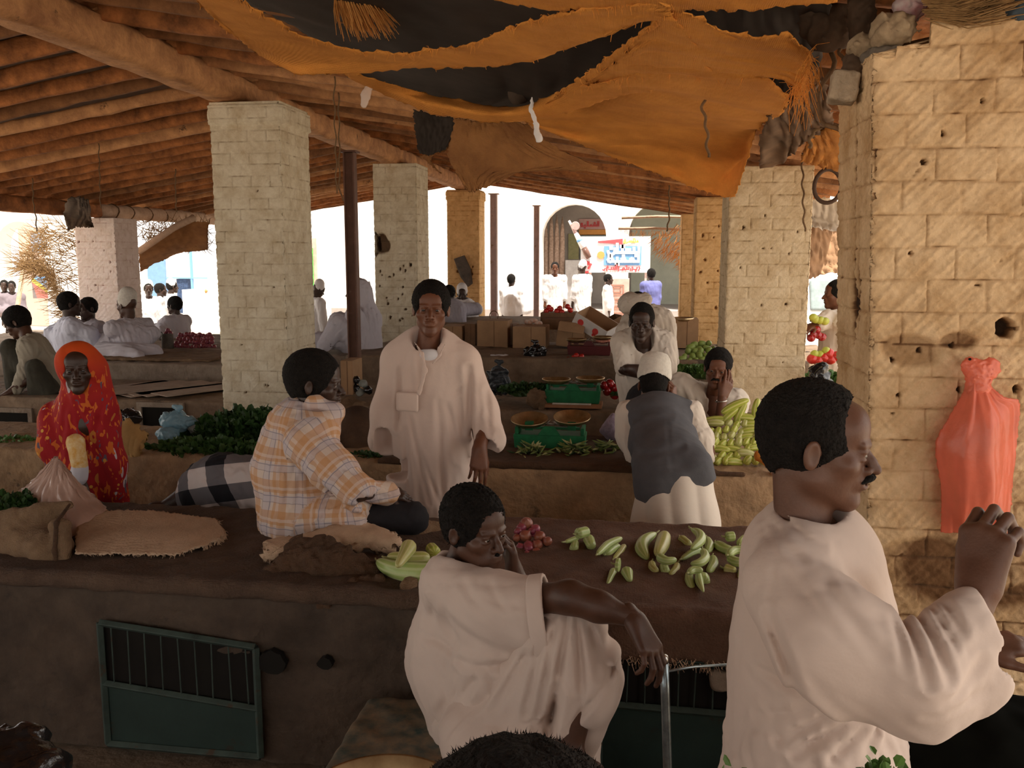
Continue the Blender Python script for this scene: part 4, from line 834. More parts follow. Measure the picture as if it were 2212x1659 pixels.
sdf_obj('hair', [(hair_sdf(hc, hf, (-.05, 0, 1), 1.02, thick=.017, front=.056, side=-.02, curl=.006, receding=.004, cf=330), .004)], M_hair, p2)
M_ = Sdf(); M_.chain([L2(.024, .087, -.055), L2(0, .1, -.0475), L2(-.024, .087, -.055)], [.003, .0055, .003], k=.004); sdf_obj('moustache', [(M_, .003)], M_hair, p2)
eyes(p2, L2, R2, 1.02, M_eye, M_iris, (-.35, 1, 0))
G = Sdf()
G.cap(at(985, 1262, 2.60), at(985, 1430, 2.62), .110, .145, k=.07); G.cap(at(985, 1400, 2.62), at(1035, 1585, 2.60), .145, .160, k=.08)
G.cap(at(965, 1255, 2.50), at(1035, 1262, 2.70), .075, .07, k=.05); G.cap(at(975, 1270, 2.53), at(1070, 1310, 2.42), .085, .100, k=.05); G.cap(at(1050, 1310, 2.43), at(1165, 1328, 2.36), .098, .112, k=.04, n=V3(0, 1, 0), f=1.35)
G.cap(at(1150, 1320, 2.37), at(1240, 1320, 2.33), .085, .10, k=.006, op='-', n=V3(0, 1, 0), f=1.3); G.box(at(1178, 1333, 2.34)+V3(.25, 0, 0), (.25, .3, .16), frame(V3(0, 1, 0), V3(-.16, 0, 1)), rd=.001, k=.004, op='-')
G.cap(nb+V3(.02, -.03, .05), nb+V3(.03, -.04, .16), .062, .08, k=.012, op='-')
G.cap(at(1060, 1420, 2.47), at(1100, 1600, 2.5), .12, .15, k=.08)
G.disp = multi([(at(930, 1450, 2.5), .22, folds(V3(.5, 0, -.85), 11, .010, 2)), (at(1100, 1320, 2.3), .16, folds(V3(.9, 0, -.25), 12, .007, 4)), (at(1080, 1550, 2.4), .18, folds(V3(.4, 0, .9), 17, .014, 7))])
G.disp = plus(multi([(at(930, 1450, 2.5), .22, folds(V3(.5, 0, -.85), 7, .008, 2)), (at(1100, 1320, 2.3), .16, folds(V3(.9, 0, -.25), 7, .0045, 4)), (at(1080, 1550, 2.4), .18, folds(V3(.4, 0, .9), 10, .012, 7))]),
    creases([(900, 1400, 1000, 1425, 8, 8), (1000, 1425, 1150, 1428, 9, 15), (1045, 1435, 985, 1520, 9, 13), (1060, 1435, 1085, 1510, 8, 12), (1085, 1510, 1120, 1580, 8, 10), (990, 1580, 1060, 1485, 9, 11), (930, 1300, 912, 1380, 8, 6), (1000, 1260, 1060, 1300, 8, 6), (1060, 1250, 1100, 1290, 7, 5), (960, 1330, 1080, 1390, 10, 5), (940, 1560, 1000, 1470, 9, 7), (1020, 1600, 1075, 1530, 8, 9)], 2.40, 720, 2.62))
sdf_obj('tunic', [(G, .0065)], M_robe, p2)
K = Sdf(); Rk = frame(V3(0, 1, 0), V3(-.16, 0, 1)); K.cap(at(1140, 1335, 2.375), at(1195, 1335, 2.345), .124, .130, k=.01, n=V3(0, 1, 0), f=1.36); K.cap(at(1100, 1335, 2.38), at(1250, 1335, 2.33), .113, .118, k=.003, op='-', n=V3(0, 1, 0), f=1.40)
K.box(at(1188, 1333, 2.34)+V3(.25, 0, 0), (.25, .3, .25), Rk, rd=.001, k=.004, op='-'); K.box(at(1146, 1333, 2.34)-V3(.25, 0, 0), (.25, .3, .25), Rk, rd=.001, k=.004, op='-')
sdf_obj('sleeve_cuff', [(K, .0045)], M_robe, p2)
G = Sdf(); kn = at(1225, 1395, 2.36)
G.cap(at(1020, 1570, 2.55), kn, .125, .105, k=.06); G.chain([kn, at(1265, 1470, 2.36), at(1235, 1600, 2.38)], [.108, .098, .075], k=.05); G.chain([at(1235, 1350, 2.38), at(1260, 1470, 2.34)], [.07, .095], k=.05)
G.chain([at(1040, 1590, 2.42), at(1140, 1620, 2.38)], [.13, .10], k=.05); G.cap(at(1245, 1520, 2.5), at(1265, 1690, 2.5), .07, .05, k=.04)
G.chain([at(1205, 1385, 2.30), at(1290, 1480, 2.28), at(1230, 1570, 2.26)], [.06, .045, .025], k=.03, n=V3(0, 1, 0), f=1.6)
def rad_folds(c, amp, nf, seed):
    def fn(p):
        v = p-c; a = np.arctan2(v[:, 2], v[:, 0]); r = np.sqrt(v[:, 0]**2+v[:, 2]**2)
        return -amp*np.clip(r*6, .1, 1)*(np.abs(np.sin(a*nf+2.5*noise3(p, 4, seed)))-.5)
    return fn
G.disp = multi([(at(1180, 1450, 2.3), .25, rad_folds(at(1235, 1300, 2.3), .017, 9, 3)), (at(1060, 1600, 2.4), .2, folds(V3(.5, 0, .8), 9, .010, 9))])
G.disp = plus(G.disp, creases([(1175, 1350, 1130, 1560, 7, 15), (1200, 1345, 1165, 1560, 7, 17), (1222, 1340, 1205, 1480, 7, 17), (1205, 1480, 1180, 1620, 10, 26), (1248, 1345, 1258, 1470, 7, 14), (1275, 1350, 1295, 1450, 7, 14), (1320, 1450, 1215, 1580, 6, 9), (1305, 1400, 1345, 1400, 14, 18), (1150, 1400, 1060, 1560, 8, 8), (1140, 1620, 1200, 1540, 8, 10)], 2.28, 760, 2.5))
sdf_obj('trousers', [(G, .0065)], M_robe, p2)

# --- 3 the head in front of the lens
hc = at(1114, 1898, .60)
p3 = person((hc[0], .58, 0), 'top of a dark curly head at the bottom edge, in front of the seated man')
H3 = Sdf(); H3.ell(hc, (.100, .108, .100), k=.02); H3.disp = lambda p: .003*noise3(p, 90, 3)+.003*noise3(p, 190, 5)
S, L3, R3 = head_sdf(hc-V3(0, 0, .045), V3(.1, 1, -.1), s=1.05, neck=hc-V3(0, .03, .24)); B = Sdf(); B.cap(hc-V3(0, .03, .22), hc-V3(0, .03, .5), .055, .10, k=.03)
for q in (-1, 1): B.chain([hc+V3(q*.16, -.03, -.33), hc+V3(q*.20, -.03, -.58), hc+V3(q*.19, .04, -.80)], [.05, .04, .03], k=.02); hand_sdf(hc+V3(q*.19, .04, -.80), V3(0, .1, -1), V3(q, 0, 0), side=q, S=B); B.chain([V3(hc[0]+q*.09, .56, .7), V3(hc[0]+q*.09, .56, .08), V3(hc[0]+q*.09, .70, .035)], [.08, .045, .035], k=.02)
B.cap(V3(hc[0], .57, .7), V3(hc[0], .57, .95), .12, .10, k=.04)
sdf_obj('body', [(S, .007), (B, .010)], M_skin, p3); sdf_obj('hair', [(H3, .004)], M_hair, p3)
G = Sdf(); G.cap(hc+V3(-.14, -.03, -.33), hc+V3(.14, -.03, -.33), .075, .075, k=.05); G.cap(hc+V3(0, -.03, -.36), V3(hc[0], .57, .25), .15, .20, k=.05, n=V3(0, 1, 0), f=1.3)
for q in (-1, 1): G.chain([hc+V3(q*.16, -.03, -.33), hc+V3(q*.20, -.03, -.58)], [.075, .065], k=.03)
G.disp = folds(V3(0, 0, 1), 8, .008, 2); sdf_obj('robe', [(G, .010)], M_robe, p3)
def fuzz(parent, c, r, n, ln, w, zmin, seed):
    rr = np.random.RandomState(seed); b = MB()
    for _ in range(n):
        d = rr.normal(size=3); d /= np.linalg.norm(d)
        if d[2] < zmin: continue
        p = np.asarray(c)+d*np.asarray(r); q = p+(d+rr.normal(size=3)*.7)*ln*rr.uniform(.5, 1.3); e = nrm(np.cross(d, rr.normal(size=3)))*w; b.add([p-e, p+e, q], [(0, 1, 2)])
    return b.build('hair_curls', M_hair, parent)
fuzz(p3, hc, (.101, .109, .1005), 9000, .0022, .0006, -.1, 3)
fuzz(p2, at(1010, 1128, 2.57)+V3(0, 0, .03), (.088, .104, .096), 0, .01, .001, -.1, 3) if False else None

# --- 4 the youth standing between the benches
p4 = person((-1.0, 4.28, 0), 'youth in long pinkish-white robe standing between two benches, facing the camera')
hc = at(931, 668, 4.24); hf = V3(.20, -1, .0); nb = at(924, 755, 4.27)
S, L4, R4 = head_sdf(hc, hf, (.03, 0, 1), 1.09, neck=nb, jaw=.95)
B = Sdf(); shl = at(1008, 775, 4.27); el = at(1058, 895, 4.28); wr = at(1036, 968, 4.12)
B.cap(nb+V3(0, 0, .01), nb-V3(0, 0, .25), .060, .085, k=.03); B.chain([nb-V3(0, 0, .06), shl], [.04, .04], k=.03); B.cap(el*.5+wr*.5, wr, .034, .030)
for q in (-.1, .1): B.cap(V3(-1.0+q, 4.3, .5), V3(-1.0+q, 4.3, .06), .05, .04); B.cap(V3(-1.0+q, 4.28, .04), V3(-1.0+q, 4.14, .03), .04, .03)
B2 = Sdf(); B2.cap(el*.3+wr*.7, wr, .035, .030); hand_sdf(wr, nrm(at(1034, 1020, 4.08)-wr), V3(.35, -.9, 0), side=-1, s=1.08, curl=(.35, .35, .4, .45), thumb=.25, S=B2, spread=.08)
sdf_obj('body', [(S, .0045), (B, .011), (B2, .0042)], M_skin2, p4)
sdf_obj('hair', [(hair_sdf(hc, hf, (.03, 0, 1), 1.09, thick=.018, front=.050, side=.0, curl=.004, cf=360), .0045)], M_hair, p4)
eyes(p4, L4, R4, 1.09, M_eye, M_iris, (0, 1, 0))
G = Sdf(); c0 = at(925, 790, 4.30)
G.cap(at(862, 776, 4.30), at(1000, 782, 4.30), .085, .085, k=.06); G.cap(at(922, 775, 4.29), c0, .13, .16, k=.05, n=V3(0, 1, 0), f=1.5)
G.cap(c0, at(925, 960, 4.31), .205, .215, k=.06, n=V3(0, 1, 0), f=1.45); G.cap(at(925, 960, 4.31), V3(-1.0, 4.32, .14), .215, .285, k=.06, n=V3(0, 1, 0), f=1.35)
G.chain([at(865, 785, 4.30), at(838, 890, 4.26), at(828, 950, 4.22)], [.085, .082, .078], k=.04, n=V3(0, 1, 0), f=1.25)
G.chain([at(1000, 785, 4.30), at(1040, 890, 4.28), at(1062, 950, 4.20)], [.085, .082, .075], k=.04, n=V3(0, 1, 0), f=1.2)
G.box(at(830, 1012, 4.2), (.13, .2, .06), frame(V3(0, 1, 0)), rd=.002, k=.004, op='-')
G.box(at(1062, 1020, 4.1), (.14, .25, .07), frame(V3(0, 1, 0), V3(.35, 0, 1)), rd=.002, k=.004, op='-'); G.cap(at(1055, 960, 4.17), at(1050, 1010, 4.14), .045, .062, k=.006, op='-')
G.cap(at(828, 940, 4.2), at(822, 1010, 4.18), .045, .058, k=.006, op='-')
G.cap(nb+V3(.005, -.03, .02), nb+V3(.01, -.06, .13), .072, .085, k=.012, op='-'); G.ell(at(924, 765, 4.12), (.062, .08, .05), k=.01, op='-')
def fold4(p):
    x = p[:, 0]+1.0; z = p[:, 2]; y = p[:, 1]; am = np.clip((1.45-z)/.9, .10, 1)*.013
    w = x*1.0+.10*(1.2-z)*np.sign(x)*0+.16*(1.1-z)*(x*.8)+.06*np.sin(2.2*z)
    v = -(np.abs(np.sin(w*21+1.6*np.sin(z*1.3)+.9*np.sin(x*9)))-.55)*am-(np.abs(np.sin(w*37+2.0*np.sin(z*1.9+1)))-.5)*am*.45
    return v*np.clip((4.36-y)*12, 0, 1)+.004*noise3(p, 10, 3)
G.disp = multi([(V3(-1.0, 4.2, .8), .6, fold4), (at(1040, 920, 4.2), .10, folds(V3(.2, 0, -1), 14, .009, 3)), (at(832, 900, 4.2), .09, folds(V3(-.15, 0, -1), 13, .007, 4)), (at(925, 760, 4.2), .16, folds(V3(0, .3, -1), 9, .004, 5))])
G.disp = plus(G.disp, creases([(1003, 800, 1010, 950, 6, 22), (858, 800, 852, 930, 5, 20), (880, 770, 885, 850, 4, 6), (900, 770, 905, 850, 4, 6), (960, 880, 985, 1000, 5, 12), (985, 960, 1020, 1090, 5, 13), (940, 870, 955, 1110, 5, 9), (880, 900, 925, 1090, 4, 11), (868, 930, 885, 1100, 5, 10), (1040, 850, 1055, 940, 5, 8), (1025, 930, 1060, 965, 5, 9), (1010, 820, 960, 870, 5, 7), (905, 980, 955, 1110, 4, 9)], 4.12, 450, 4.3))
sdf_obj('robe', [(G, .0085)], mat('pinkish white cotton', (.70, .56, .485), vary=.03, scale=5, rough=.9, bump=.10, bscale=24, sheen=.1), p4)
K = Sdf(); K.chain([at(895, 738, 4.16), at(912, 765, 4.125), at(918, 800, 4.112), at(905, 850, 4.10)], [.004, .009, .012, .013], k=.008, n=V3(0, 1, 0), f=3.2); K.chain([at(962, 742, 4.16), at(950, 768, 4.13), at(935, 785, 4.12)], [.004, .006, .007], k=.008, n=V3(0, 1, 0), f=2)
sdf_obj('collar_placket', [(K, .005)], MATS['pinkish white cotton'], p4)
K = Sdf(); K.box(at(880, 868, 4.115), (.055, .010, .048), frame(V3(-.15, 1, 0), V3(.05, 0, 1)), rd=.01); K.disp = lambda p: .003*noise3(p, 20, 1); sdf_obj('chest_pocket', [(K, .006)], MATS['pinkish white cotton'], p4)
K = Sdf(); K.ell(at(924, 768, 4.20), (.062, .035, .040), k=.01); K.cap(nb+V3(.005, -.02, .03), nb+V3(.01, -.05, .10), .062, .075, k=.01, op='-'); sdf_obj('undershirt', [(K, .006)], M_white, p4)

# --- 5 the plaid man
def plaid_mat():
    m = mat('orange and grey plaid cotton', (.62, .50, .40), rough=.9, bump=.12, bscale=30); N = m.node_tree.nodes; L = m.node_tree.links; b = N['Principled BSDF']
    a = N.new('ShaderNodeAttribute'); a.attribute_name = 'pat'; sp = N.new('ShaderNodeSeparateXYZ'); L.new(a.outputs['Vector'], sp.inputs[0])
    def band(src, per, off, wd):
        ad = N.new('ShaderNodeMath'); ad.operation = 'ADD'; L.new(src, ad.inputs[0]); ad.inputs[1].default_value = off+50*per
        md = N.new('ShaderNodeMath'); md.operation = 'MODULO'; L.new(ad.outputs[0], md.inputs[0]); md.inputs[1].default_value = per
        lt = N.new('ShaderNodeMath'); lt.operation = 'LESS_THAN'; L.new(md.outputs[0], lt.inputs[0]); lt.inputs[1].default_value = wd; return lt.outputs[0]
    col = None; base = N.new('ShaderNodeRGB'); base.outputs[0].default_value = (.62, .50, .42, 1); col = base.outputs[0]
    for src in (sp.outputs['X'], sp.outputs['Y']):
        for per, off, wd, c, f in ((.13, .0, .055, (.50, .23, .07), .55), (.13, .065, .030, (.48, .43, .47), .5), (.13, .062, .0035, (.14, .13, .17), .6), (.13, .035, .0030, (.14, .13, .17), .5), (.13, .100, .012, (.70, .62, .58), .4)):
            f_ = band(src, per, off, wd); mm = N.new('ShaderNodeMath'); mm.operation = 'MULTIPLY'; L.new(f_, mm.inputs[0]); mm.inputs[1].default_value = f
            mx = N.new('ShaderNodeMixRGB'); L.new(mm.outputs[0], mx.inputs[0]); L.new(col, mx.inputs[1]); mx.inputs[2].default_value = (*c, 1); col = mx.outputs[0]
    L.new(col, b.inputs['Base Color']); return m
M_plaid = plaid_mat()
def seg_pat(segs):
    """pattern coordinates wrapped round the nearest limb or trunk axis"""
    def fn(V):
        best = np.full(len(V), 1e9); out = np.zeros((len(V), 3))
        for i, (a, b, ref, wt) in enumerate(segs):
            a, b = np.asarray(a, float), np.asarray(b, float); t = nrm(b-a); q = V-a; h = q@t; L_ = np.linalg.norm(b-a); hc_ = np.clip(h, 0, L_); d = np.linalg.norm(q-np.outer(hc_, t), axis=1)*wt
            r = nrm(np.asarray(ref)-t*np.dot(ref, t)); s = np.cross(t, r); ang = np.arctan2(q@s, q@r); u = ang*(.16 if wt < .8 else .075); m = d < best
            best[m] = d[m]; out[m, 0] = u[m]+i*.3; out[m, 1] = h[m]; out[m, 2] = i
        return out
    return fn
p5 = person((-1.55, 3.55, ZB), 'young man in orange plaid shirt and black shorts sitting sideways on the foreground bench')
hc = at(683, 828, 3.56); hf = V3(.97, .15, -.08); nb = at(668, 905, 3.54)
S, L5, R5 = head_sdf(hc, hf, (0, 0, 1), 1.08, neck=nb)
B = Sdf(); sh = at(672, 960, 3.40); el = at(775, 1062, 3.30); wr = at(822, 1062, 3.52)
B.cap(nb, nb-V3(0, 0, .3), .06, .1, k=.04); B.cap(sh, el, .045, .04); B.cap(el, wr, .038, .03)
sdf_obj('body', [(S, .0048), (B, .009), (hand_sdf(wr, nrm(V3(.7, .3, -.15)), V3(0, -.4, 1), side=1, s=1.0, curl=(.5, .5, .6, .6)), .005)], M_skin3, p5)
sdf_obj('hair', [(hair_sdf(hc, hf, (0, 0, 1), 1.08, thick=.022, front=.050, side=-.02, curl=.003, cf=420), .005)], M_hair, p5); eyes(p5, L5, R5, 1.08, M_eye, M_iris, (-.3, 1, 0))
G = Sdf(); wst = at(655, 1120, 3.55)
G.cap(at(625, 925, 3.62), at(690, 928, 3.45), .095, .09, k=.05); G.chain([at(650, 925, 3.55), at(640, 1010, 3.57), wst], [.135, .175, .18], k=.08, n=V3(1, 0, 0), f=1.0)
G.chain([sh+V3(-.02, 0, .01), at(715, 1010, 3.36), at(772, 1062, 3.32)], [.095, .085, .072], k=.05); G.chain([at(770, 1062, 3.32), at(808, 1064, 3.44)], [.068, .052], k=.03)
G.chain([at(640, 1125, 3.5), at(770, 1118, 3.42)], [.15, .095], k=.06); G.chain([at(645, 895, 3.53), at(720, 892, 3.5)], [.07, .052], k=.02)
G.chain([at(642, 862, 3.57), at(680, 870, 3.48), at(730, 893, 3.48)], [.030, .036, .020], k=.02)
G.cap(nb+V3(.02, 0, .05), nb+V3(.03, 0, .2), .055, .08, k=.01, op='-'); G.box(at(700, 1190, 3.5), (.5, .3, .075), rd=.01, op='-', k=.02); G.box(at(838, 1120, 3.4), (.09, .2, .12), rd=.01, op='-', k=.006)
G.disp = multi([(at(620, 1060, 3.4), .2, folds(V3(.25, 0, 1), 13, .010, 2)), (at(740, 1040, 3.3), .13, folds(V3(.8, 0, -.8), 15, .008, 3)), (at(720, 1110, 3.35), .13, folds(V3(.8, 0, .5), 18, .013, 5)), (at(650, 900, 3.4), .1, folds(V3(1, 0, -.3), 10, .005, 6))])
G.disp = plus(G.disp, creases([(690, 960, 700, 1030, 5, 8), (700, 1030, 745, 1075, 6, 14), (745, 1075, 800, 1090, 6, 12), (720, 1110, 760, 1060, 5, 9), (690, 1130, 730, 1080, 5, 9), (625, 900, 640, 1100, 5, 4), (660, 915, 700, 940, 5, 4), (755, 1000, 735, 1040, 5, 6), (600, 1110, 690, 1140, 6, 6)], 3.36, 500, 3.5))
sdf_obj('shirt', [(G, .007)], M_plaid, p5, pat=seg_pat([(at(652, 890, 3.55), wst, (0, -1, 0), .6), (sh, el, (0, -1, 0), 1.0), (at(640, 1125, 3.5), at(790, 1118, 3.42), (0, -1, 0), .9)]))
K = Sdf(); K.cap(at(800, 1062, 3.42), at(835, 1066, 3.50), .045, .055, k=.01); K.disp = folds(V3(1, 0, 0), 20, .006, 2); sdf_obj('sleeve_cuff', [(K, .006)], M_plaid, p5, pat=lambda V: V@np.array([[1, 0, 0], [0, 0, 1], [0, 1, 0]]))
G = Sdf(); G.cap(at(690, 1135, 3.46), at(890, 1122, 3.52), .11, .072, k=.05); G.cap(at(690, 1130, 3.72), at(860, 1110, 3.78), .11, .075, k=.05); G.cap(at(885, 1122, 3.55), at(900, 1150, 3.85), .068, .06, k=.04); G.disp = folds(V3(.2, 1, .3), 12, .006, 2)
sdf_obj('shorts', [(G, .008)], M_black, p5)

# --- 6 the woman in red
def red_mat():
    m = mat('printed red and orange cotton', (.55, .02, .02), rough=.8, bump=.1, bscale=30); N = m.node_tree.nodes; L = m.node_tree.links; b = N['Principled BSDF']; tc = N.new('ShaderNodeTexCoord')
    sp = N.new('ShaderNodeSeparateXYZ'); L.new(tc.outputs['Object'], sp.inputs[0])
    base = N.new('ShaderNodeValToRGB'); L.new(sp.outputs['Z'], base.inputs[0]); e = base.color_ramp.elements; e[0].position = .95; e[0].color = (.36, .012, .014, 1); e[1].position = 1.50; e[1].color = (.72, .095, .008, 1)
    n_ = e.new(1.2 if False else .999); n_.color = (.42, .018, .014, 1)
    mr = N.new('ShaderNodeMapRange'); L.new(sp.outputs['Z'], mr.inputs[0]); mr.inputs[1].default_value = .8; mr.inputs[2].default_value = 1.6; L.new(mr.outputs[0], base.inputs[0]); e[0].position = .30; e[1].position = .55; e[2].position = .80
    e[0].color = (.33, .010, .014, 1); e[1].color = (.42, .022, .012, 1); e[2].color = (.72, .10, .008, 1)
    col = base.outputs[0]
    for sc, thr, c, seed, zlo, zhi in ((19, .665, (.50, .17, .03), 1, .85, 1.22), (15, .68, (.55, .50, .52), 4, .8, 1.26), (40, .61, (.60, .13, .02), 7, .5, 1.28), (30, .69, (.12, .08, .12), 11, .5, 1.2)):
        mp = N.new('ShaderNodeMapping'); mp.inputs['Location'].default_value = (seed, seed*2, 0); mp.inputs['Scale'].default_value = (1, 1, .45); L.new(tc.outputs['Object'], mp.inputs[0])
        nz = N.new('ShaderNodeTexNoise'); nz.inputs['Scale'].default_value = sc; nz.inputs['Detail'].default_value = 1; nz.inputs['Distortion'].default_value = .8; L.new(mp.outputs[0], nz.inputs['Vector'])
        g = N.new('ShaderNodeMath'); g.operation = 'GREATER_THAN'; L.new(nz.outputs['Fac'], g.inputs[0]); g.inputs[1].default_value = thr
        l1 = N.new('ShaderNodeMath'); l1.operation = 'LESS_THAN'; L.new(sp.outputs['Z'], l1.inputs[0]); l1.inputs[1].default_value = zhi
        mu = N.new('ShaderNodeMath'); mu.operation = 'MULTIPLY'; L.new(g.outputs[0], mu.inputs[0]); L.new(l1.outputs[0], mu.inputs[1])
        mx = N.new('ShaderNodeMixRGB'); L.new(mu.outputs[0], mx.inputs[0]); L.new(col, mx.inputs[1]); mx.inputs[2].default_value = (*c, 1); col = mx.outputs[0]
    vo = N.new('ShaderNodeTexVoronoi'); vo.inputs['Scale'].default_value = 13; L.new(tc.outputs['Object'], vo.inputs['Vector'])
    lt = N.new('ShaderNodeMath'); lt.operation = 'LESS_THAN'; L.new(vo.outputs['Distance'], lt.inputs[0]); lt.inputs[1].default_value = .13; l1 = N.new('ShaderNodeMath'); l1.operation = 'LESS_THAN'; L.new(sp.outputs['Z'], l1.inputs[0]); l1.inputs[1].default_value = 1.2
    mu = N.new('ShaderNodeMath'); mu.operation = 'MULTIPLY'; L.new(lt.outputs[0], mu.inputs[0]); L.new(l1.outputs[0], mu.inputs[1])
    mx = N.new('ShaderNodeMixRGB'); L.new(mu.outputs[0], mx.inputs[0]); L.new(col, mx.inputs[1]); mx.inputs[2].default_value = (.62, .30, .05, 1); L.new(mx.outputs[0], b.inputs['Base Color']); return m
x6 = float(at(172, 1000, 4.26)[0])
p6 = person((x6, 4.2, 0), 'woman wrapped in a red and orange printed shawl standing at left, facing the camera')
hc = at(168, 797, 4.14); hf = V3(.50, -.86, -.02); nb = at(178, 862, 4.2)
S, L6, R6 = head_sdf(hc, hf, (0, 0, 1), 1.02, neck=nb, jaw=.9, brow=.8)
B = Sdf(); B.cap(nb, V3(nb[0], 4.24, 1.0), .06, .12, k=.04); w_ = at(175, 1045, 4.02); B.cap(at(168, 960, 4.05), w_, .035, .03); B.cap(V3(x6, 4.28, 1), V3(x6, 4.28, .1), .12, .1)
sdf_obj('body', [(S, .0045), (B, .012), (hand_sdf(w_, nrm(V3(.3, -.2, -1)), V3(.3, -1, 0), side=1, s=.9, curl=(.5, .5, .6, .6)), .006)], M_skin3, p6); eyes(p6, L6, R6, 1.02, M_eye, M_iris, (0, 1, 0))
G = Sdf()
G.ell(hc+V3(-.02, .03, .02), (.100, .108, .125), k=.03); G.chain([hc+V3(-.0, .04, -.02), at(186, 870, 4.24)], [.098, .115], k=.05); G.cap(at(125, 905, 4.26), at(222, 900, 4.26), .085, .085, k=.06)
G.chain([at(175, 900, 4.26), at(178, 1000, 4.26), V3(x6+.03, 4.28, .25)], [.15, .175, .235], k=.07, n=V3(.2, 1, 0), f=1.2)
G.chain([at(118, 915, 4.20), at(102, 968, 4.14)], [.085, .060], k=.04, n=V3(0, 1, 0), f=1.5); G.chain([at(228, 910, 4.24), at(246, 1000, 4.24), at(250, 1090, 4.24)], [.070, .055, .06], k=.05); G.chain([at(205, 800, 4.22), at(232, 880, 4.22)], [.05, .06], k=.05)
Rf = frame(hf); G.ell(L6(.0, .085, -.012), (.060, .085, .100), Rf, k=.012, op='-'); G.ell(L6(.0, .06, -.08), (.046, .08, .05), Rf, k=.012, op='-')
def fold6(p):
    x = p[:, 0]-x6; z = p[:, 2]; w = x+.45*(z-1.1)
    return (-(np.abs(np.sin(w*20+1.5*np.sin(z*4)))-.5)*.013-(np.abs(np.sin(w*35+1))-.5)*.005)*np.clip((1.52-z)*5, .12, 1)+.004*noise3(p, 11, 2)
G.disp = plus(fold6, creases([(150, 870, 175, 1050, 5, 12), (200, 860, 178, 960, 5, 12), (215, 850, 200, 1000, 5, 10), (232, 880, 225, 1080, 5, 10), (128, 880, 112, 980, 5, 9), (178, 960, 215, 1080, 5, 9), (140, 900, 138, 1030, 5, 8), (190, 870, 160, 910, 4, 8), (205, 790, 222, 860, 4, 6)], 4.06, 430, 4.25))
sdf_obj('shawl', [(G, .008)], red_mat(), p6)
K = Sdf(); K.cap(at(163, 955, 4.03), at(172, 1005, 4.0), .045, .04); K.disp = folds(V3(.2, 0, -1), 20, .005, 2); sdf_obj('sleeve', [(K, .007)], mat('yellow patterned cotton', (.60, .28, .03), col2=(.75, .60, .35), scale=30), p6)
K = Sdf(); K.cap(at(172, 1012, 4.0), at(170, 1030, 4.0), .042, .045); K.disp = folds(V3(.2, 0, -1), 20, .005, 2); sdf_obj('sleeve_end', [(K, .007)], M_robeg, p6)

# --- 7 the man in the waistcoat seen from behind
p7 = person((.12, 4.55, 0), 'man in grey waistcoat and white round cap bending over the second bench, seen from behind')
hc = at(1412, 835, 5.12); hf = V3(.0, .93, -.36); nb = at(1418, 885, 5.02); up7 = V3(.05, .36, .93)
S, L7, R7 = head_sdf(hc, hf, up7, 1.06, neck=nb)
B = Sdf(); B.cap(nb, at(1430, 960, 4.9), .06, .12, k=.04); shl = at(1362, 900, 5.02); ell_ = at(1372, 985, 5.0); shr = at(1487, 900, 5.0); elr = at(1520, 1005, 4.92); wrr = at(1530, 990, 5.02)
B.cap(shl, ell_, .05, .04); B.cap(shr, elr, .05, .04); B.cap(elr, wrr, .036, .03)
hr = at(1456, 872, 5.15)
H_ = hand_sdf(hr, nrm(V3(-.1, -.1, 1)), V3(.9, -.3, 0), side=1, s=1.0, curl=(.9, .9, 1, 1), th_curl=.3); H_.cap(at(1475, 930, 5.25), hr, .035, .03)
sdf_obj('body', [(S, .006), (B, .010), (hand_sdf(at(1534, 975, 4.93), nrm(V3(-.1, .1, -1)), V3(.9, -.5, 0), side=-1, s=1.05, curl=(.7, .8, .8, .8)), .005), (H_, .005)], M_skin2, p7)
C = Sdf(); cc = L7(0, -.022, .058); C.cap(cc+up7*.005, cc+up7*.062, .100, .092, k=.01); C.ell(cc+up7*.155, (.088, .088, .030), frame(V3(0, .93, -.36), up7), k=.012, op='-'); C.ell(cc-up7*.04, (.09, .1, .09), k=.01, op='-'); C.disp = lambda p: .0012*noise3(p, 90, 2)
sdf_obj('cap', [(C, .0045)], M_capw, p7); sdf_obj('hair', [(hair_sdf(hc, hf, up7, 1.05, thick=.006, front=.03, curl=.002), .006)], M_hair, p7)
G = Sdf(); hip = at(1462, 1055, 4.45)
G.cap(at(1368, 893, 5.02), at(1483, 893, 5.0), .075, .075, k=.05); G.chain([at(1425, 895, 4.98), at(1432, 960, 4.82), at(1455, 1010, 4.55)], [.155, .170, .185], k=.08, n=V3(0, .7, .7), f=1.25)
G.chain([at(1445, 1000, 4.60), at(1448, 1050, 4.45)], [.185, .19], k=.06, n=V3(0, 1, 0), f=1.2); G.chain([at(1420, 1040, 4.52), at(1400, 1110, 4.5)], [.06, .045], k=.05, n=V3(1, 0, 0), f=1.5)
G.chain([at(1500, 1010, 4.42), at(1540, 1075, 4.40)], [.10, .045], k=.05)
Rb = frame(V3(0, 1, 0), V3(-.42, 0, 1)); G.box(at(1475, 1108, 4.35), (.28, .3, .085), frame(V3(0, 1, 0), nrm(V3(-.45, 0, 1))), rd=.004, k=.008, op='-')
G.disp = multi([(at(1440, 950, 4.8), .22, folds(V3(.9, 0, -.25), 5, .006, 2)), (at(1470, 1040, 4.4), .16, folds(V3(.6, 0, -.8), 5, .005, 3))])
G.disp = plus(G.disp, creases([(1370, 920, 1450, 905, 5, 5), (1365, 970, 1470, 945, 5, 7), (1375, 1000, 1490, 970, 5, 4), (1390, 1050, 1510, 985, 6, 5), (1440, 900, 1448, 990, 4, 3), (1400, 1020, 1500, 1010, 5, 5)], 4.65, 420, 5.2))
sdf_obj('waistcoat', [(G, .008)], M_grey, p7)
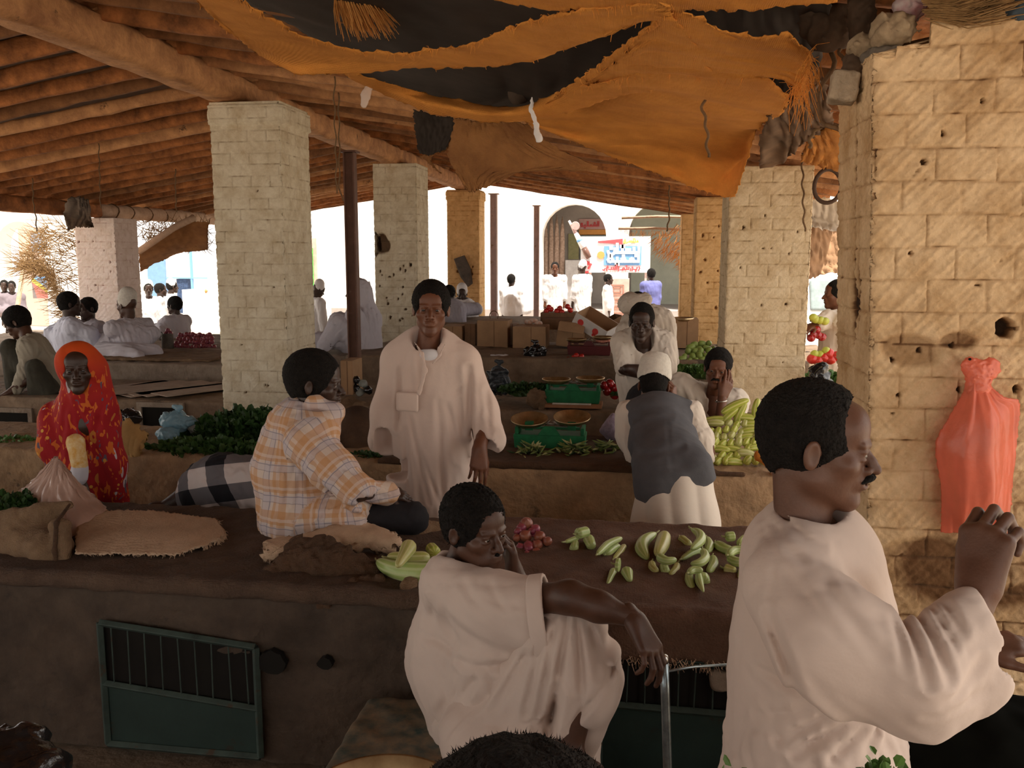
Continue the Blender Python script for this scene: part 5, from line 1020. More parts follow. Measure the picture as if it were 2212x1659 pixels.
G = Sdf(); G.chain([at(1465, 1040, 4.47), at(1470, 1130, 4.40), V3(.14, 4.38, .15)], [.170, .185, .22], k=.06); G.chain([at(1430, 1060, 4.45), V3(.05, 4.4, .2)], [.12, .15], k=.05)
G.disp = lambda p: -(np.abs(np.sin((p[:, 0]+.10*p[:, 2])*24+1.2*np.sin(p[:, 2]*2)))-.5)*.015+.004*noise3(p, 9, 4)
sdf_obj('robe_skirt', [(G, .009)], M_robe2, p7)
G = Sdf(); G.chain([at(1360, 895, 5.02), at(1360, 940, 5.0), at(1378, 995, 4.95)], [.085, .075, .06], k=.04); G.cap(at(1378, 990, 4.95), at(1400, 1005, 5.1), .055, .06, k=.03)
G.chain([at(1490, 895, 5.0), at(1508, 950, 4.95), at(1520, 985, 4.93)], [.085, .078, .06], k=.04); G.disp = folds(V3(.2, 0, -1), 16, .008, 3); sdf_obj('shirt_sleeves', [(G, .008)], M_robe2, p7)

# --- 8 the man resting his cheek on his hand
p8 = person((.55, 6.1, 0), 'moustached man with cheek resting on his hand behind the heap of yellow squash')
hc = at(1550, 797, 6.0); hf = V3(-.12, -1, -.08); nb = at(1545, 850, 6.08)
S, L8, R8 = head_sdf(hc, hf, (.10, 0, 1), 1.06, neck=nb)
B = Sdf(); B.cap(nb, nb-V3(0, 0, .3), .06, .11, k=.04); el = at(1555, 925, 5.85); wr = at(1560, 858, 5.90); B.cap(at(1590, 870, 6.1), el, .05, .045); B.cap(el, wr, .042, .03)
H_ = hand_sdf(wr, nrm(at(1578, 815, 5.92)-wr), V3(.5, -.8, 0), side=-1, s=1.08, curl=(.25, .3, .4, .5), thumb=.3)
sdf_obj('body', [(S, .0055), (B, .009), (H_, .005)], M_skin2, p8); sdf_obj('hair', [(hair_sdf(hc, hf, (.10, 0, 1), 1.06, thick=.018, front=.052, curl=.004), .0055)], M_hair, p8)
M_ = Sdf(); M_.chain([L8(.03, .084, -.062), L8(.014, .098, -.048), L8(0, .102, -.046), L8(-.014, .098, -.048), L8(-.03, .084, -.062)], [.004, .008, .008, .008, .004], k=.004); sdf_obj('moustache', [(M_, .004)], M_hair, p8); eyes(p8, L8, R8, 1.06, M_eye, M_iris)
G = Sdf(); G.cap(at(1490, 865, 6.15), at(1588, 868, 6.15), .09, .09, k=.05); G.chain([at(1540, 870, 6.15), at(1540, 960, 6.1), V3(.52, 6.15, .5)], [.14, .19, .22], k=.06, n=V3(0, 1, 0), f=1.2); G.cap(at(1588, 868, 6.12), at(1585, 915, 6.0), .085, .085, k=.05)
G.chain([at(1470, 835, 6.12), at(1500, 850, 6.12)], [.10, .09], k=.05); G.cap(nb+V3(0, -.04, .02), nb+V3(0, -.06, .15), .07, .08, k=.01, op='-')
G.disp = folds(V3(.4, 0, -1), 13, .010, 3); sdf_obj('robe', [(G, .009)], M_robe2, p8)
w_ = MB(); tw = at(1558, 866, 5.9); w_.tube([tw+V3(math.cos(a)*.036, math.sin(a)*.036, .004*math.cos(a)) for a in np.linspace(0, 6.28, 14)], .006, 6); w_.build('wristwatch', M_metal, p8, smooth=True)

# --- 9 the man leaning on crossed arms
p9 = person((.05, 6.45, 0), 'man in white collarless shirt leaning on crossed forearms behind the waistcoated man')
hc = at(1386, 697, 6.32); hf = V3(-.05, -1, -.14); nb = at(1390, 748, 6.42)
S, L9, R9 = head_sdf(hc, hf, (0, 0, 1), 1.10, neck=nb)
B = Sdf(); B.cap(nb, nb-V3(0, 0, .2), .06, .11, k=.04); B.cap(at(1440, 800, 6.32), at(1355, 797, 6.22), .042, .035); B.cap(at(1345, 797, 6.28), at(1400, 812, 6.2), .042, .034)
sdf_obj('body', [(S, .0055), (B, .009), (hand_sdf(at(1400, 812, 6.2), V3(1, 0, -.1), V3(0, -.5, 1), curl=(.4,)*4), .006)], M_skin3, p9); eyes(p9, L9, R9, 1.10, M_eye, M_iris)
sdf_obj('hair', [(hair_sdf(hc, hf, (0, 0, 1), 1.10, thick=.012, front=.055, curl=.003), .006)], M_hair, p9)
G = Sdf(); G.cap(at(1345, 740, 6.45), at(1435, 740, 6.45), .085, .085, k=.06); G.chain([at(1390, 740, 6.45), at(1390, 815, 6.48), V3(.05, 6.6, .3)], [.15, .19, .2], k=.06, n=V3(0, 1, 0), f=1.2)
G.chain([at(1343, 745, 6.42), at(1346, 795, 6.30)], [.08, .062], k=.04); G.chain([at(1437, 745, 6.42), at(1442, 795, 6.32)], [.08, .07], k=.04); G.cap(nb+V3(0, -.05, .03), nb+V3(0, -.1, .13), .07, .08, k=.01, op='-'); G.ell(at(1392, 755, 6.28), (.06, .08, .06), k=.01, op='-')
G.disp = folds(V3(.1, 0, -1), 14, .010, 3); sdf_obj('shirt', [(G, .009)], M_robew if False else M_robe2, p9)

# --- generic figure for people farther back
def figure(px, yt, Y, label, pose='stand', face=(0, -1, 0), robe=None, skin=None, hat=None, s=1.0, cell=.013, width=1.0, arms=(None, None), zfeet=0, group=None, lean=(0, 0), hairy=True, turban=None, seat=None, trousers=None, back=0.0):
    """px, yt: where the crown of the head stands; Y: how far; seat: height of what he sits on"""
    robe = robe or M_robew; skin = skin or M_skin3; top = at(px, yt, Y); hc = top-V3(0, 0, .125*s); f = nrm(face)
    p = person((top[0], Y, zfeet if seat is None else seat), label, group); side = nrm(np.cross(f, (0, 0, 1)))
    lv = V3(lean[0], lean[1], 0)
    nb = hc-V3(0, 0, .17*s)-f*.02+lv*.15; S, L, R = head_sdf(hc, f, (0, 0, 1), s, neck=nb)
    ch = nb-V3(0, 0, .16)+lv*.3; sl = nb+side*.17*s*width-V3(0, 0, .05)+lv*.05; sr = nb-side*.17*s*width-V3(0, 0, .05)+lv*.05
    B = Sdf(); B.cap(nb, ch, .055, .07, k=.04); B.cap(sl, sr, .045, k=.03); G = Sdf(); G.cap(sl, sr, .082*s, .082*s, k=.05)
    for i, (a, sh_) in enumerate(zip(arms, (sl, sr))):
        if a is None: a = (sh_+V3(0, 0, -.27)+f*.02+(sh_-ch)*.12, sh_+V3(0, 0, -.50)+f*.06+(sh_-ch)*.15)
        e, w = np.asarray(a[0], float), np.asarray(a[1], float); B.cap(sh_, e, .045, .038); B.cap(e, w, .036, .028); d = nrm(w-e)
        hand_sdf(w, d, f if abs(d@f) < .8 else V3(0, 0, 1), side=1 if i else -1, s=1.0, curl=(.4, .4, .5, .5), S=B); G.chain([sh_, e, e*.35+w*.65], [.082, .072, .068], k=.04)
    if pose == 'stand':
        G.chain([nb-V3(0, 0, .04)+lv*.1, ch, V3(top[0], Y, zfeet+.9)+lv*.6, V3(top[0], Y, zfeet+.12)+lv*.6], [.10, .165*width, .175*width, .21*width], k=.06, n=f, f=1.3)
        for q in (-1, 1): B.cap(V3(top[0], Y, zfeet+.3)+side*q*.09+lv*.6, V3(top[0], Y, zfeet+.06)+side*q*.09+lv*.6, .045, .035); B.cap(V3(top[0], Y, zfeet+.04)+side*q*.09+lv*.6, V3(top[0], Y, zfeet+.035)+side*q*.09+f*.13+lv*.6, .036, .03)
    else:
        hip = V3(hc[0], Y, seat+.14)-f*back+lv; G.chain([nb-V3(0, 0, .04), ch-f*back*.3, hip], [.10, .165*width, .19*width], k=.07, n=f, f=1.15)
        for q in (-1, 1):
            kn = hip+f*.38+side*q*.22; G.cap(hip+side*q*.08, kn, .12, .085, k=.05); G.cap(kn, hip+f*.30-side*q*.1-V3(0, 0, .04), .08, .06, k=.05)
    G.cap(nb+f*.03+V3(0, 0, .045), nb+f*.06+V3(0, 0, .16), .07, .085, k=.01, op='-')
    G.disp = folds(V3(.1, .1, -1), 12, .011, int(px) % 7)
    sdf_obj('body', [(S, cell*.62), (B, cell*.8)], skin, p)
    if hat is not None:
        C = Sdf(); C.cap(L(0, -.02, .055), L(0, -.035, .100), .090*s, .082*s, k=.02); C.disp = lambda q: .002*noise3(q, 60, 1); sdf_obj('cap', [(C, cell*.6)], hat, p)
    if turban is not None:
        C = Sdf(); C.ell(L(0, -.03, .075), (.125*s, .125*s, .085*s), k=.02); C.cap(L(-.09, .02, .05), L(.09, .02, .09), .045*s, k=.02); C.disp = folds(V3(1, .2, .4), 30, .008, 2); sdf_obj('turban', [(C, cell*.6)], turban, p)
    if hairy: sdf_obj('hair', [(hair_sdf(hc, f, s=s, thick=.013, front=.052), cell*.6)], M_hair, p)
    sdf_obj('robe', [(G, cell)], robe, p); return p
# seated and standing people of the left platform
figure(150, 630, 8.5, 'man in pale blue striped white shirt seated with his back turned, at left', 'sit', (.75, .65, 0), robe=mat('white shirt striped pale blue', (.66, .68, .80), vary=.05), seat=.81, s=1.05, cell=.010, width=1.15, arms=((at(195, 720, 8.4), at(205, 752, 8.5)), (at(112, 720, 8.5), at(140, 760, 8.6))))
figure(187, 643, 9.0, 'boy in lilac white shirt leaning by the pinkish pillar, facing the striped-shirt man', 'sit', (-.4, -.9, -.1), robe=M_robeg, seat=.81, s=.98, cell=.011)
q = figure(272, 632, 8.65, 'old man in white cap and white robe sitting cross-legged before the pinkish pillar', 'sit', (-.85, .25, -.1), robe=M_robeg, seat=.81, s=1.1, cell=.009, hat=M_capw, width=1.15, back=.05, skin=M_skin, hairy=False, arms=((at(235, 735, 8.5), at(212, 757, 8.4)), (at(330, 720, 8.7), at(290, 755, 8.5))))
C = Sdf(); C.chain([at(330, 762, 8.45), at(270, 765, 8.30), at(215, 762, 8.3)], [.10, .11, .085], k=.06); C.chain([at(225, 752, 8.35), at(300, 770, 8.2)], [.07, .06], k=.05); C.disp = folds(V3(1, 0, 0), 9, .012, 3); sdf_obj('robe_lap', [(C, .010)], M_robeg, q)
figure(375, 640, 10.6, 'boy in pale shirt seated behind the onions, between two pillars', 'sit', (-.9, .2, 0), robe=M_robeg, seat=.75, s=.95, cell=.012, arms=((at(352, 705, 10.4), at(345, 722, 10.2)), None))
figure(320, 610, 15.2, 'man in white cap and white robe standing in the sun left of the kiosk', 'stand', (.5, -.8, 0), hat=M_capw, s=1.02, zfeet=-.05)
figure(347, 612, 15.9, 'bareheaded man in white robe standing beside the white-capped man in the sun', 'stand', (.8, .4, 0), s=1.02, zfeet=-.05)
figure(372, 606, 16.6, 'man in white robe bending towards the kiosk counter in the sun', 'stand', (.7, .7, 0), hat=M_white, s=1.02, zfeet=-.05, lean=(-.3, 0))
for (x, y, lb) in ((24, 607, 'small figure in pale robe seated far away at the left edge'), (8, 605, 'small dark-headed figure in pale robe seated at the far left edge')): figure(x, y, 17.2, lb, 'sit', (.5, -.8, 0), robe=mat('dull mauve cotton', (.22, .18, .20)), seat=.55, cell=.02)
figure(688, 610, 14.4, 'hunched man in white robe in the sun, seen left of the dark steel post', 'stand', (.7, .6, -.5), turban=None, hat=M_robew, s=1.02, zfeet=-.05, width=1.15, lean=(-.15, 0), hairy=False)
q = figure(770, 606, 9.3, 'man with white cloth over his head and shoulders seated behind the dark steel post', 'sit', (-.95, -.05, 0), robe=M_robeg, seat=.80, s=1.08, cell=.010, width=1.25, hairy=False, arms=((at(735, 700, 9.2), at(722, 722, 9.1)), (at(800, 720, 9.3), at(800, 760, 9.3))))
C = Sdf(); hc = at(770, 606, 9.3)-V3(0, 0, .13); C.ell(hc+V3(.03, .01, .03), (.125, .12, .13), k=.03); C.chain([hc+V3(.05, 0, -.02), at(790, 690, 9.3), at(800, 765, 9.25)], [.11, .16, .14], k=.06); C.ell(hc+V3(-.13, -.0, -.02), (.12, .1, .12), k=.02, op='-'); C.disp = folds(V3(0, 0, 1), 14, .012, 3)
sdf_obj('head_cloth', [(C, .010)], M_robeg, q)
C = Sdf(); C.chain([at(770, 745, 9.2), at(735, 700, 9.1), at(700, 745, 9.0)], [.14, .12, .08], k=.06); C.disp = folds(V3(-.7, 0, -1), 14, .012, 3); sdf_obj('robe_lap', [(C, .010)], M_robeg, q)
figure(972, 616, 12.6, 'man in grey-lilac shirt seated with his back turned, behind the youth', 'sit', (.3, .9, 0), robe=mat('grey lilac cotton', (.40, .38, .44), vary=.05), seat=.93, s=1.0, cell=.012)
figure(998, 618, 13.6, 'man with white patterned headscarf seated in the sun beside the orange pillar', 'sit', (.2, -.9, 0), seat=.9, hat=M_robew, cell=.014, hairy=False)
figure(1105, 592, 17.8, 'man in white seen from behind sitting on a low block between the steel posts', 'sit', (.2, 1, 0), seat=.60, cell=.018)
tag(MB().box((at(1105, 600, 17.8)[0], 17.9, .27), (.6, .6, .66)).build('stone_block', mat('grey brown stone', (.40, .33, .28)), bevel=.02), 'grey stone block under the man in white between the steel posts', 'block')
figure(1199, 566, 18.2, 'man in white robe walking towards the market in front of the stalk bundles', 'stand', (.1, -1, 0), skin=M_skin2, zfeet=-.06, cell=.014)
figure(1257, 566, 18.6, 'man in white robe and white headcloth walking away below the bottle figure', 'stand', (-.7, .5, 0), hat=M_robew, zfeet=-.06, cell=.014, width=1.2, hairy=False)
figure(1315, 592, 19.2, 'boy in long white robe standing under the street banner looking right', 'stand', (.95, -.1, 0), zfeet=-.06, cell=.014, s=.9, width=.85)
figure(1406, 580, 18.8, 'man in blue purple robe walking at the right end of the street banner', 'stand', (-.5, .8, 0), robe=M_bluecloth, zfeet=-.06, cell=.014)
figure(1808, 604, 7.6, 'vendor in cream shirt standing in the alley gap beside the near pillar', 'stand', (-.97, -.1, 0), robe=M_robe2, s=.98, cell=.010, skin=M_skin2, arms=((at(1790, 690, 7.5), at(1762, 702, 7.4)), (at(1805, 700, 7.7), at(1770, 705, 7.8))))
# --- the man with the white turban behind the leaning man
p10 = person((-.05, 8.15, 0), 'man in loose white turban and robe bowing behind the man with crossed arms')
hc = at(1374, 665, 8.0); S, L, R = head_sdf(hc, V3(-.4, -.4, -.75), s=1.0, neck=hc+V3(.05, .15, -.1)); S.cap(hc+V3(.05, .15, -.1), at(1415, 760, 8.25), .06, .12)
S.cap(hc, hc+V3(.05, .15, -.1), .055, .055, k=.02); sdf_obj('body', [(S, .006)], M_skin3, p10)
C = Sdf(); C.ell(at(1368, 655, 7.95), (.135, .13, .105), k=.03); C.cap(at(1350, 662, 7.9), at(1392, 648, 7.95), .06, .07, k=.03); C.disp = folds(V3(1, .2, .5), 22, .010, 4); C.ell(at(1378, 628, 7.95), (.05, .06, .03), k=.01, op='-'); sdf_obj('turban', [(C, .008)], M_robe2, p10)
sdf_obj('hair', [(Sdf().ell(at(1378, 640, 7.96), (.06, .07, .045)), .008)], M_hair, p10)
G = Sdf(); G.chain([at(1372, 700, 8.2), at(1425, 700, 8.25)], [.14, .15], k=.06); G.chain([at(1400, 700, 8.25), at(1395, 790, 8.25), V3(.02, 8.25, .15)], [.19, .22, .22], k=.06); G.chain([at(1350, 715, 8.1), at(1343, 780, 8.05)], [.09, .08], k=.04); G.chain([at(1440, 710, 8.2), at(1448, 780, 8.15)], [.085, .08], k=.04); G.disp = folds(V3(.1, 0, -1), 11, .011, 3); sdf_obj('robe', [(G, .010)], M_robe2, p10)
# --- the crouching man at the far left
p11 = person((-4.6, 7.0, ZB), 'young man in khaki jacket crouching on the bench at the far left, head bowed')
hc = at(36, 697, 7.02); hf = V3(-.80, -.25, -.45); nb = at(60, 735, 7.0)
S, L, R = head_sdf(hc, hf, s=1.06, neck=nb); B = Sdf(); B.cap(nb, nb-V3(-.05, 0, .15), .06, .1, k=.03); B.cap(at(55, 770, 6.85), at(60, 820, 6.8), .045, .04); B.cap(at(60, 820, 6.8), at(20, 848, 6.7), .038, .03)
B.chain([nb, at(85, 790, 7.0), at(100, 845, 6.95), at(60, 855, 6.9), at(90, 868, 6.8)], [.05, .07, .06, .045, .035], k=.03)
sdf_obj('body', [(S, .0065), (B, .01), (hand_sdf(at(20, 848, 6.7), V3(-.7, -.2, -.3), V3(0, 0, 1), curl=(.4,)*4), .006)], M_skin, p11); sdf_obj('hair', [(hair_sdf(hc, hf, s=1.06, thick=.02, front=.052, curl=.004), .0065)], M_hair, p11)
G = Sdf(); G.cap(at(62, 748, 6.9), at(72, 745, 7.15), .085, .08, k=.05); G.chain([at(72, 750, 7.05), at(95, 800, 7.05), at(105, 840, 7.0)], [.13, .155, .13], k=.07); G.chain([at(60, 752, 6.88), at(58, 800, 6.82), at(35, 842, 6.75)], [.08, .066, .05], k=.04)
G.disp = folds(V3(.5, 0, -1), 14, .010, 3); sdf_obj('jacket', [(G, .008)], M_khaki, p11)
G = Sdf(); G.chain([at(100, 845, 6.98), at(22, 752, 6.98), at(30, 850, 6.98)], [.11, .075, .06], k=.04); G.chain([at(105, 845, 6.85), at(75, 795, 6.78), at(75, 850, 6.78)], [.10, .07, .05], k=.04); G.disp = folds(V3(0, 0, 1), 12, .006, 2); sdf_obj('trousers', [(G, .009)], mat('dark olive trousers', (.055, .050, .035), vary=.2), p11)
# ---------------------------------------------------------------- cloth: sacking overhead
def resample(pl, n):
    P = np.array(pl, float); d = np.r_[0, np.cumsum(np.linalg.norm(np.diff(P, axis=0), axis=1))]; t = np.linspace(0, d[-1], n); L_ = [np.interp(t, d, P[:, i]) for i in range(3)]; Q = np.stack(L_, 1)
    for _ in range(2): Q[1:-1] = .25*Q[:-2]+.5*Q[1:-1]+.25*Q[2:]
    return Q
def under_roof(px, py, drop):
    r = ray(px, py); k = RZ-drop-CZ; best = None
    for sg in (-1, 1):          # z = RZ - SL*sg*(x-RX) - drop
        t = (k+SL*sg*RX)/(r[2]+SL*sg*r[0])
        if t > 0 and sg*(r[0]*t-RX) >= -.01: best = t if best is None else min(best, t)
    return np.array([0, 0, CZ])+r*(best or 5)
def dpt(q, drop):
    if q[2] == 'z': return atz(q[0], q[1], q[3])
    if q[2] == 'r': return under_roof(q[0], q[1], q[3])
    p = at(*q)
    if drop and p[2] > RZ-SL*abs(p[0]-RX)-drop: p = under_roof(q[0], q[1], drop)
    return p
def drape(name, rows, m, label=None, cat='cloth', nu=70, nv=26, amp=.015, sc=22, seed=0, belly=0, parent=None, fray=None, thick=.004, group=None, wrap=.0, smooth_rows=True, edge=.004, roof=.32, swap=False):
    """rows: polylines of (px, py, Y); the sheet is lofted through them, with hanging wrinkles"""
    R_ = [resample([dpt(q, roof) for q in r], nu) for r in rows]; K = len(R_); t = np.linspace(0, K-1, nv); G = np.zeros((nv, nu, 3))
    for i, tt in enumerate(t):
        a = min(int(tt), K-2); f = tt-a
        p0 = R_[max(a-1, 0)]; p1_ = R_[a]; p2_ = R_[a+1]; p3_ = R_[min(a+2, K-1)]
        G[i] = .5*((2*p1_)+(-p0+p2_)*f+(2*p0-5*p1_+4*p2_-p3_)*f*f+(-p0+3*p1_-3*p2_+p3_)*f**3) if smooth_rows else p1_*(1-f)+p2_*f
    P = G.reshape(-1, 3); v = np.repeat(np.linspace(0, 1, nv), nu); u = np.tile(np.linspace(0, 1, nu), nv)
    q = np.stack([u*1.1+.25*v, v*3.4, np.zeros_like(u)], 1) if swap else np.stack([u*4.0, v*1.3, np.zeros_like(u)], 1); w = np.abs(noise3(q, sc*.25, seed))*-1.2+.5*noise3(q, sc*.6, seed+3)
    P[:, 1] += amp*w; P[:, 2] += amp*.5*noise3(q, sc*.3, seed+5)-belly*np.sin(np.pi*u)*np.sin(np.pi*v)
    ed = (v < .01) | (v > .99) | (u < .01) | (u > .99); P[ed] += np.random.RandomState(seed).normal(size=(ed.sum(), 3))*edge
    Q = np.array([[i*nu+j, i*nu+j+1, (i+1)*nu+j+1, (i+1)*nu+j] for i in range(nv-1) for j in range(nu-1)])
    o = mesh_np(name, P, Q, True, m, parent); s = o.modifiers.new('solid', 'SOLIDIFY'); s.thickness = thick
    if label: tag(o, label, cat, group)
    if fray:
        b = MB(); rr = random.Random(seed); G2 = P.reshape(nv, nu, 3)
        for (edge_, n, ln) in fray:
            row = {'b': G2[-1], 't': G2[0], 'r': G2[:, -1], 'l': G2[:, 0]}[edge_]
            for _ in range(n):
                k = rr.uniform(0, len(row)-1.01); p = row[int(k)]*(1-k % 1)+row[int(k)+1]*(k % 1); e = Vector(p)+Vector((rr.uniform(-.35, .35), rr.uniform(-.3, .3), rr.uniform(-1, .15)))*ln*rr.uniform(.4, 1.3)
                mid = (Vector(p)+e)/2+Vector((rr.uniform(-1, 1), 0, rr.uniform(-1, 1)))*ln*.12; b.tube([p, mid, e], [.0014, .0012, .0007], 3, caps=False)
        fo = b.build('frayed_threads', m, o, origin=np.array(o.location)); fo.location = (0, 0, 0); fo['kind'] = 'stuff'
    return o
drape('sackcloth_awning', [[(415, -60, 4.3), (500, -20, 4.3), (560, 25, 4.2), (650, 75, 4.1), (768, 109, 4.0), (870, 116, 3.95), (1004, 98, 3.8), (1139, 46, 3.6), (1250, 18, 3.4), (1350, 8, 3.3), (1450, 5, 3.2)],
    [(400, -40, 4.2), (480, 40, 4.2), (560, 90, 4.05), (660, 130, 3.95), (760, 135, 3.9), (880, 133, 3.85), (1020, 122, 3.7), (1160, 88, 3.5), (1260, 55, 3.35), (1370, 28, 3.2), (1450, 22, 3.15)],
    [(395, -30, 4.25), (470, 45, 4.25), (560, 120, 4.15), (640, 162, 4.05), (745, 158, 4.0), (870, 147, 3.95), (1040, 144, 3.8), (1156, 127, 3.6), (1260, 92, 3.45), (1390, 42, 3.25), (1460, 42, 3.2)]],
    M_sack, 'upper swag of orange sackcloth hanging across the top of the hall', seed=3, nu=110, nv=16, amp=.012, fray=[('t', 220, .035), ('b', 60, .02)])
drape('sackcloth_awning', [[(740, 150, 4.75), (835, 178, 4.7), (936, 207, 4.6), (1038, 229, 4.5), (1120, 233, 4.4), (1190, 209, 4.25), (1274, 152, 4.0), (1341, 105, 3.8), (1400, 55, 3.6), (1440, 28, 3.5)],
    [(745, 158, 4.7), (835, 196, 4.62), (936, 226, 4.5), (1045, 246, 4.4), (1130, 246, 4.3), (1210, 228, 4.15), (1300, 190, 3.95), (1380, 160, 3.8), (1450, 120, 3.65), (1500, 90, 3.6)],
    [(760, 170, 4.75), (850, 212, 4.7), (940, 246, 4.6), (1050, 262, 4.5), (1135, 262, 4.4), (1220, 244, 4.25), (1310, 215, 4.1), (1400, 195, 3.95), (1480, 180, 3.8), (1540, 165, 3.75)]],
    M_sack, 'lower swag of orange sackcloth running up from the cream pillar to the canopy', seed=8, nu=100, nv=16, amp=.010, fray=[('t', 140, .03)])
drape('sackcloth_canopy', [[(1395, 62, 3.62), (1440, 26, 3.5), (1500, 38, 3.5), (1560, 68, 3.5), (1640, 84, 3.5), (1700, 75, 3.5), (1748, 108, 3.5)],
    [(1330, 128, 3.85), (1410, 96, 3.7), (1500, 110, 3.6), (1580, 130, 3.55), (1650, 140, 3.55), (1700, 150, 3.5), (1740, 168, 3.5)],
    [(1245, 190, 4.1), (1350, 165, 4.0), (1460, 160, 3.9), (1550, 165, 3.85), (1620, 165, 3.8), (1680, 165, 3.8), (1712, 185, 3.8)]],
    M_sack, 'fringed upper flap of the orange canopy at its right corner', seed=12, nu=60, nv=30, amp=.03, sc=14, swap=True, fray=[('r', 160, .14), ('b', 60, .05)])
drape('sackcloth_canopy', [[(1150, 236, 4.35), (1245, 188, 4.15), (1350, 160, 4.0), (1470, 155, 3.95), (1570, 160, 3.95), (1660, 176, 3.95), (1702, 205, 3.95)],
    [(1140, 252, 4.45), (1250, 222, 4.4), (1360, 205, 4.3), (1480, 205, 4.25), (1570, 215, 4.2), (1650, 232, 4.2), (1690, 238, 4.2)],
    [(1130, 258, 4.7), (1250, 262, 4.75), (1370, 255, 4.7), (1480, 250, 4.65), (1570, 258, 4.6), (1635, 268, 4.6), (1642, 275, 4.6)],
    [(1150, 268, 4.9), (1250, 300, 5.0), (1370, 312, 5.0), (1480, 318, 5.0), (1560, 325, 4.95), (1615, 325, 4.9), (1628, 300, 4.85)],
    [(1180, 282, 5.1), (1270, 325, 5.2), (1370, 360, 5.25), (1450, 385, 5.25), (1520, 412, 5.2), (1568, 430, 5.1), (1590, 420, 5.0)]],
    M_sack, 'broad orange sackcloth canopy bellying down to a point beside the tan pillar', seed=15, nu=90, nv=90, amp=.050, sc=13, swap=True, fray=[('b', 60, .02)])
drape('sackcloth_strip', [[(1070, -40, 2.9), (1200, -40, 2.9), (1400, -40, 2.9), (1600, -40, 2.9), (1830, -40, 2.9)], [(1060, -10, 2.95), (1200, -5, 2.92), (1400, -8, 2.9), (1600, -8, 2.9), (1820, -12, 2.9)], [(1080, 2, 3.0), (1190, 20, 2.95), (1440, 19, 2.92), (1560, 22, 2.92), (1800, 4, 2.92)]],
    M_sack, 'strip of orange sackcloth along the very top edge above the canopy', seed=21, nu=80, nv=12, amp=.01)
drape('sackcloth_flap', [[(985, 255, 5.2), (1040, 264, 5.2), (1110, 262, 5.15), (1140, 270, 5.15)], [(975, 300, 5.25), (1035, 305, 5.2), (1120, 308, 5.2), (1200, 318, 5.2)], [(968, 332, 5.3), (1040, 342, 5.25), (1130, 350, 5.25), (1290, 365, 5.25)], [(985, 372, 5.3), (1030, 384, 5.3), (1085, 380, 5.3), (1150, 362, 5.3)], [(1010, 412, 5.35), (1022, 414, 5.35), (1050, 404, 5.35), (1075, 392, 5.35)]],
    M_sack2, 'brown sackcloth flap hanging to a point below the lower swag', seed=24, nu=60, nv=40, amp=.018, sc=30)
drape('sackcloth_flap', [[(893, 236, 5.5), (940, 250, 5.5), (988, 256, 5.45)], [(897, 280, 5.5), (935, 290, 5.5), (978, 292, 5.45)], [(905, 330, 5.5), (928, 336, 5.5), (962, 322, 5.45)]], M_darkcloth, 'dark cloth flap left of the brown hanging flap', seed=26, nu=30, nv=30, amp=.012)
drape('sackcloth_flap', [[(988, 262, 5.6), (985, 300, 5.6), (962, 330, 5.6)], [(950, 320, 5.6), (935, 335, 5.6), (920, 336, 5.6)], [(905, 336, 5.6), (930, 356, 5.6), (954, 376, 5.6)]], M_sack2, 'small rust brown cloth corner hanging left of the pointed flap', seed=27, nu=30, nv=20, amp=.01)
drape('tarpaulin', [[(455, -90, 'r', .14), (800, -90, 'r', .14), (1150, -90, 'r', .14), (1520, -90, 'r', .14)], [(520, 0, 'r', .14), (800, 0, 'r', .14), (1150, 0, 'r', .14), (1500, 0, 'r', .14)], [(640, 60, 'r', .14), (860, 75, 'r', .15), (1150, 90, 'r', .17), (1440, 70, 'r', .15)], [(720, 125, 'r', .14), (860, 165, 'r', .16), (1080, 200, 'r', .2), (1330, 180, 'r', .2)], [(760, 150, 'r', .16), (900, 220, 'r', .22), (1080, 245, 'r', .28), (1250, 240, 'r', .28)]], M_darkcloth, 'dark sagging tarpaulin seen behind the two orange swags', seed=31, nu=60, nv=40, amp=.02, roof=0)
drape('tarpaulin', [[(1490, -80, 'r', .14), (1650, -80, 'r', .14), (1800, -80, 'r', .14)], [(1480, 40, 'r', .14), (1640, 50, 'r', .14), (1790, 40, 'r', .15)], [(1490, 150, 'r', .14), (1640, 160, 'r', .15), (1770, 130, 'r', .16)], [(1500, 230, 'r', .2), (1620, 260, 'r', .2), (1720, 240, 'r', .2)]], M_darkcloth, 'dark tarpaulin under the roof at right, behind the fringed canopy corner', seed=33, nu=40, nv=30, amp=.02, roof=0)
# torn sack tassel, rag strips, rolled mat, ropes
def tassel(px, py, Y, dx, dy, w0, w1, n, m, label, seed=0):
    rr = random.Random(seed); b = MB(); a = at(px, py, Y); e = at(px+dx, py+dy, Y)
    for _ in range(n):
        s_ = rr.uniform(-1, 1); p = Vector(a)+Vector((s_*w0, rr.uniform(-w0, w0)*.6, 0)); q = Vector(e)+Vector((s_*w1+rr.uniform(-.03, .03), rr.uniform(-w1, w1)*.8, rr.uniform(-.03, .05))); b.tube([p, (p+q)/2+Vector((s_*w1*.1, 0, .005)), q], [.0035, .003, .0012], 3, caps=False)
    return tag(b.build('straw_tassel', m), label, 'tassel', None, 'stuff')
M_sackstraw = mat('orange straw', (.70, .34, .10), col2=(.5, .22, .06), scale=30)
tassel(750, -25, 3.7, 45, 92, .05, .10, 240, M_sackstraw, 'frayed orange sacking tassel hanging at the top edge left of centre', 1)
def rag(name, pts, w, m, label, Y, cat='rag', th=.5):
    P = [at(x, y, Y) for x, y in pts]; S = Sdf(); S.chain(P, w, k=.01, n=V3(0, 1, 0), f=1/th if th < 1 else 1); S.disp = lambda p: .004*noise3(p, 90, 2); return tag(sdf_obj(name, [(S, .006)], m), label, cat)
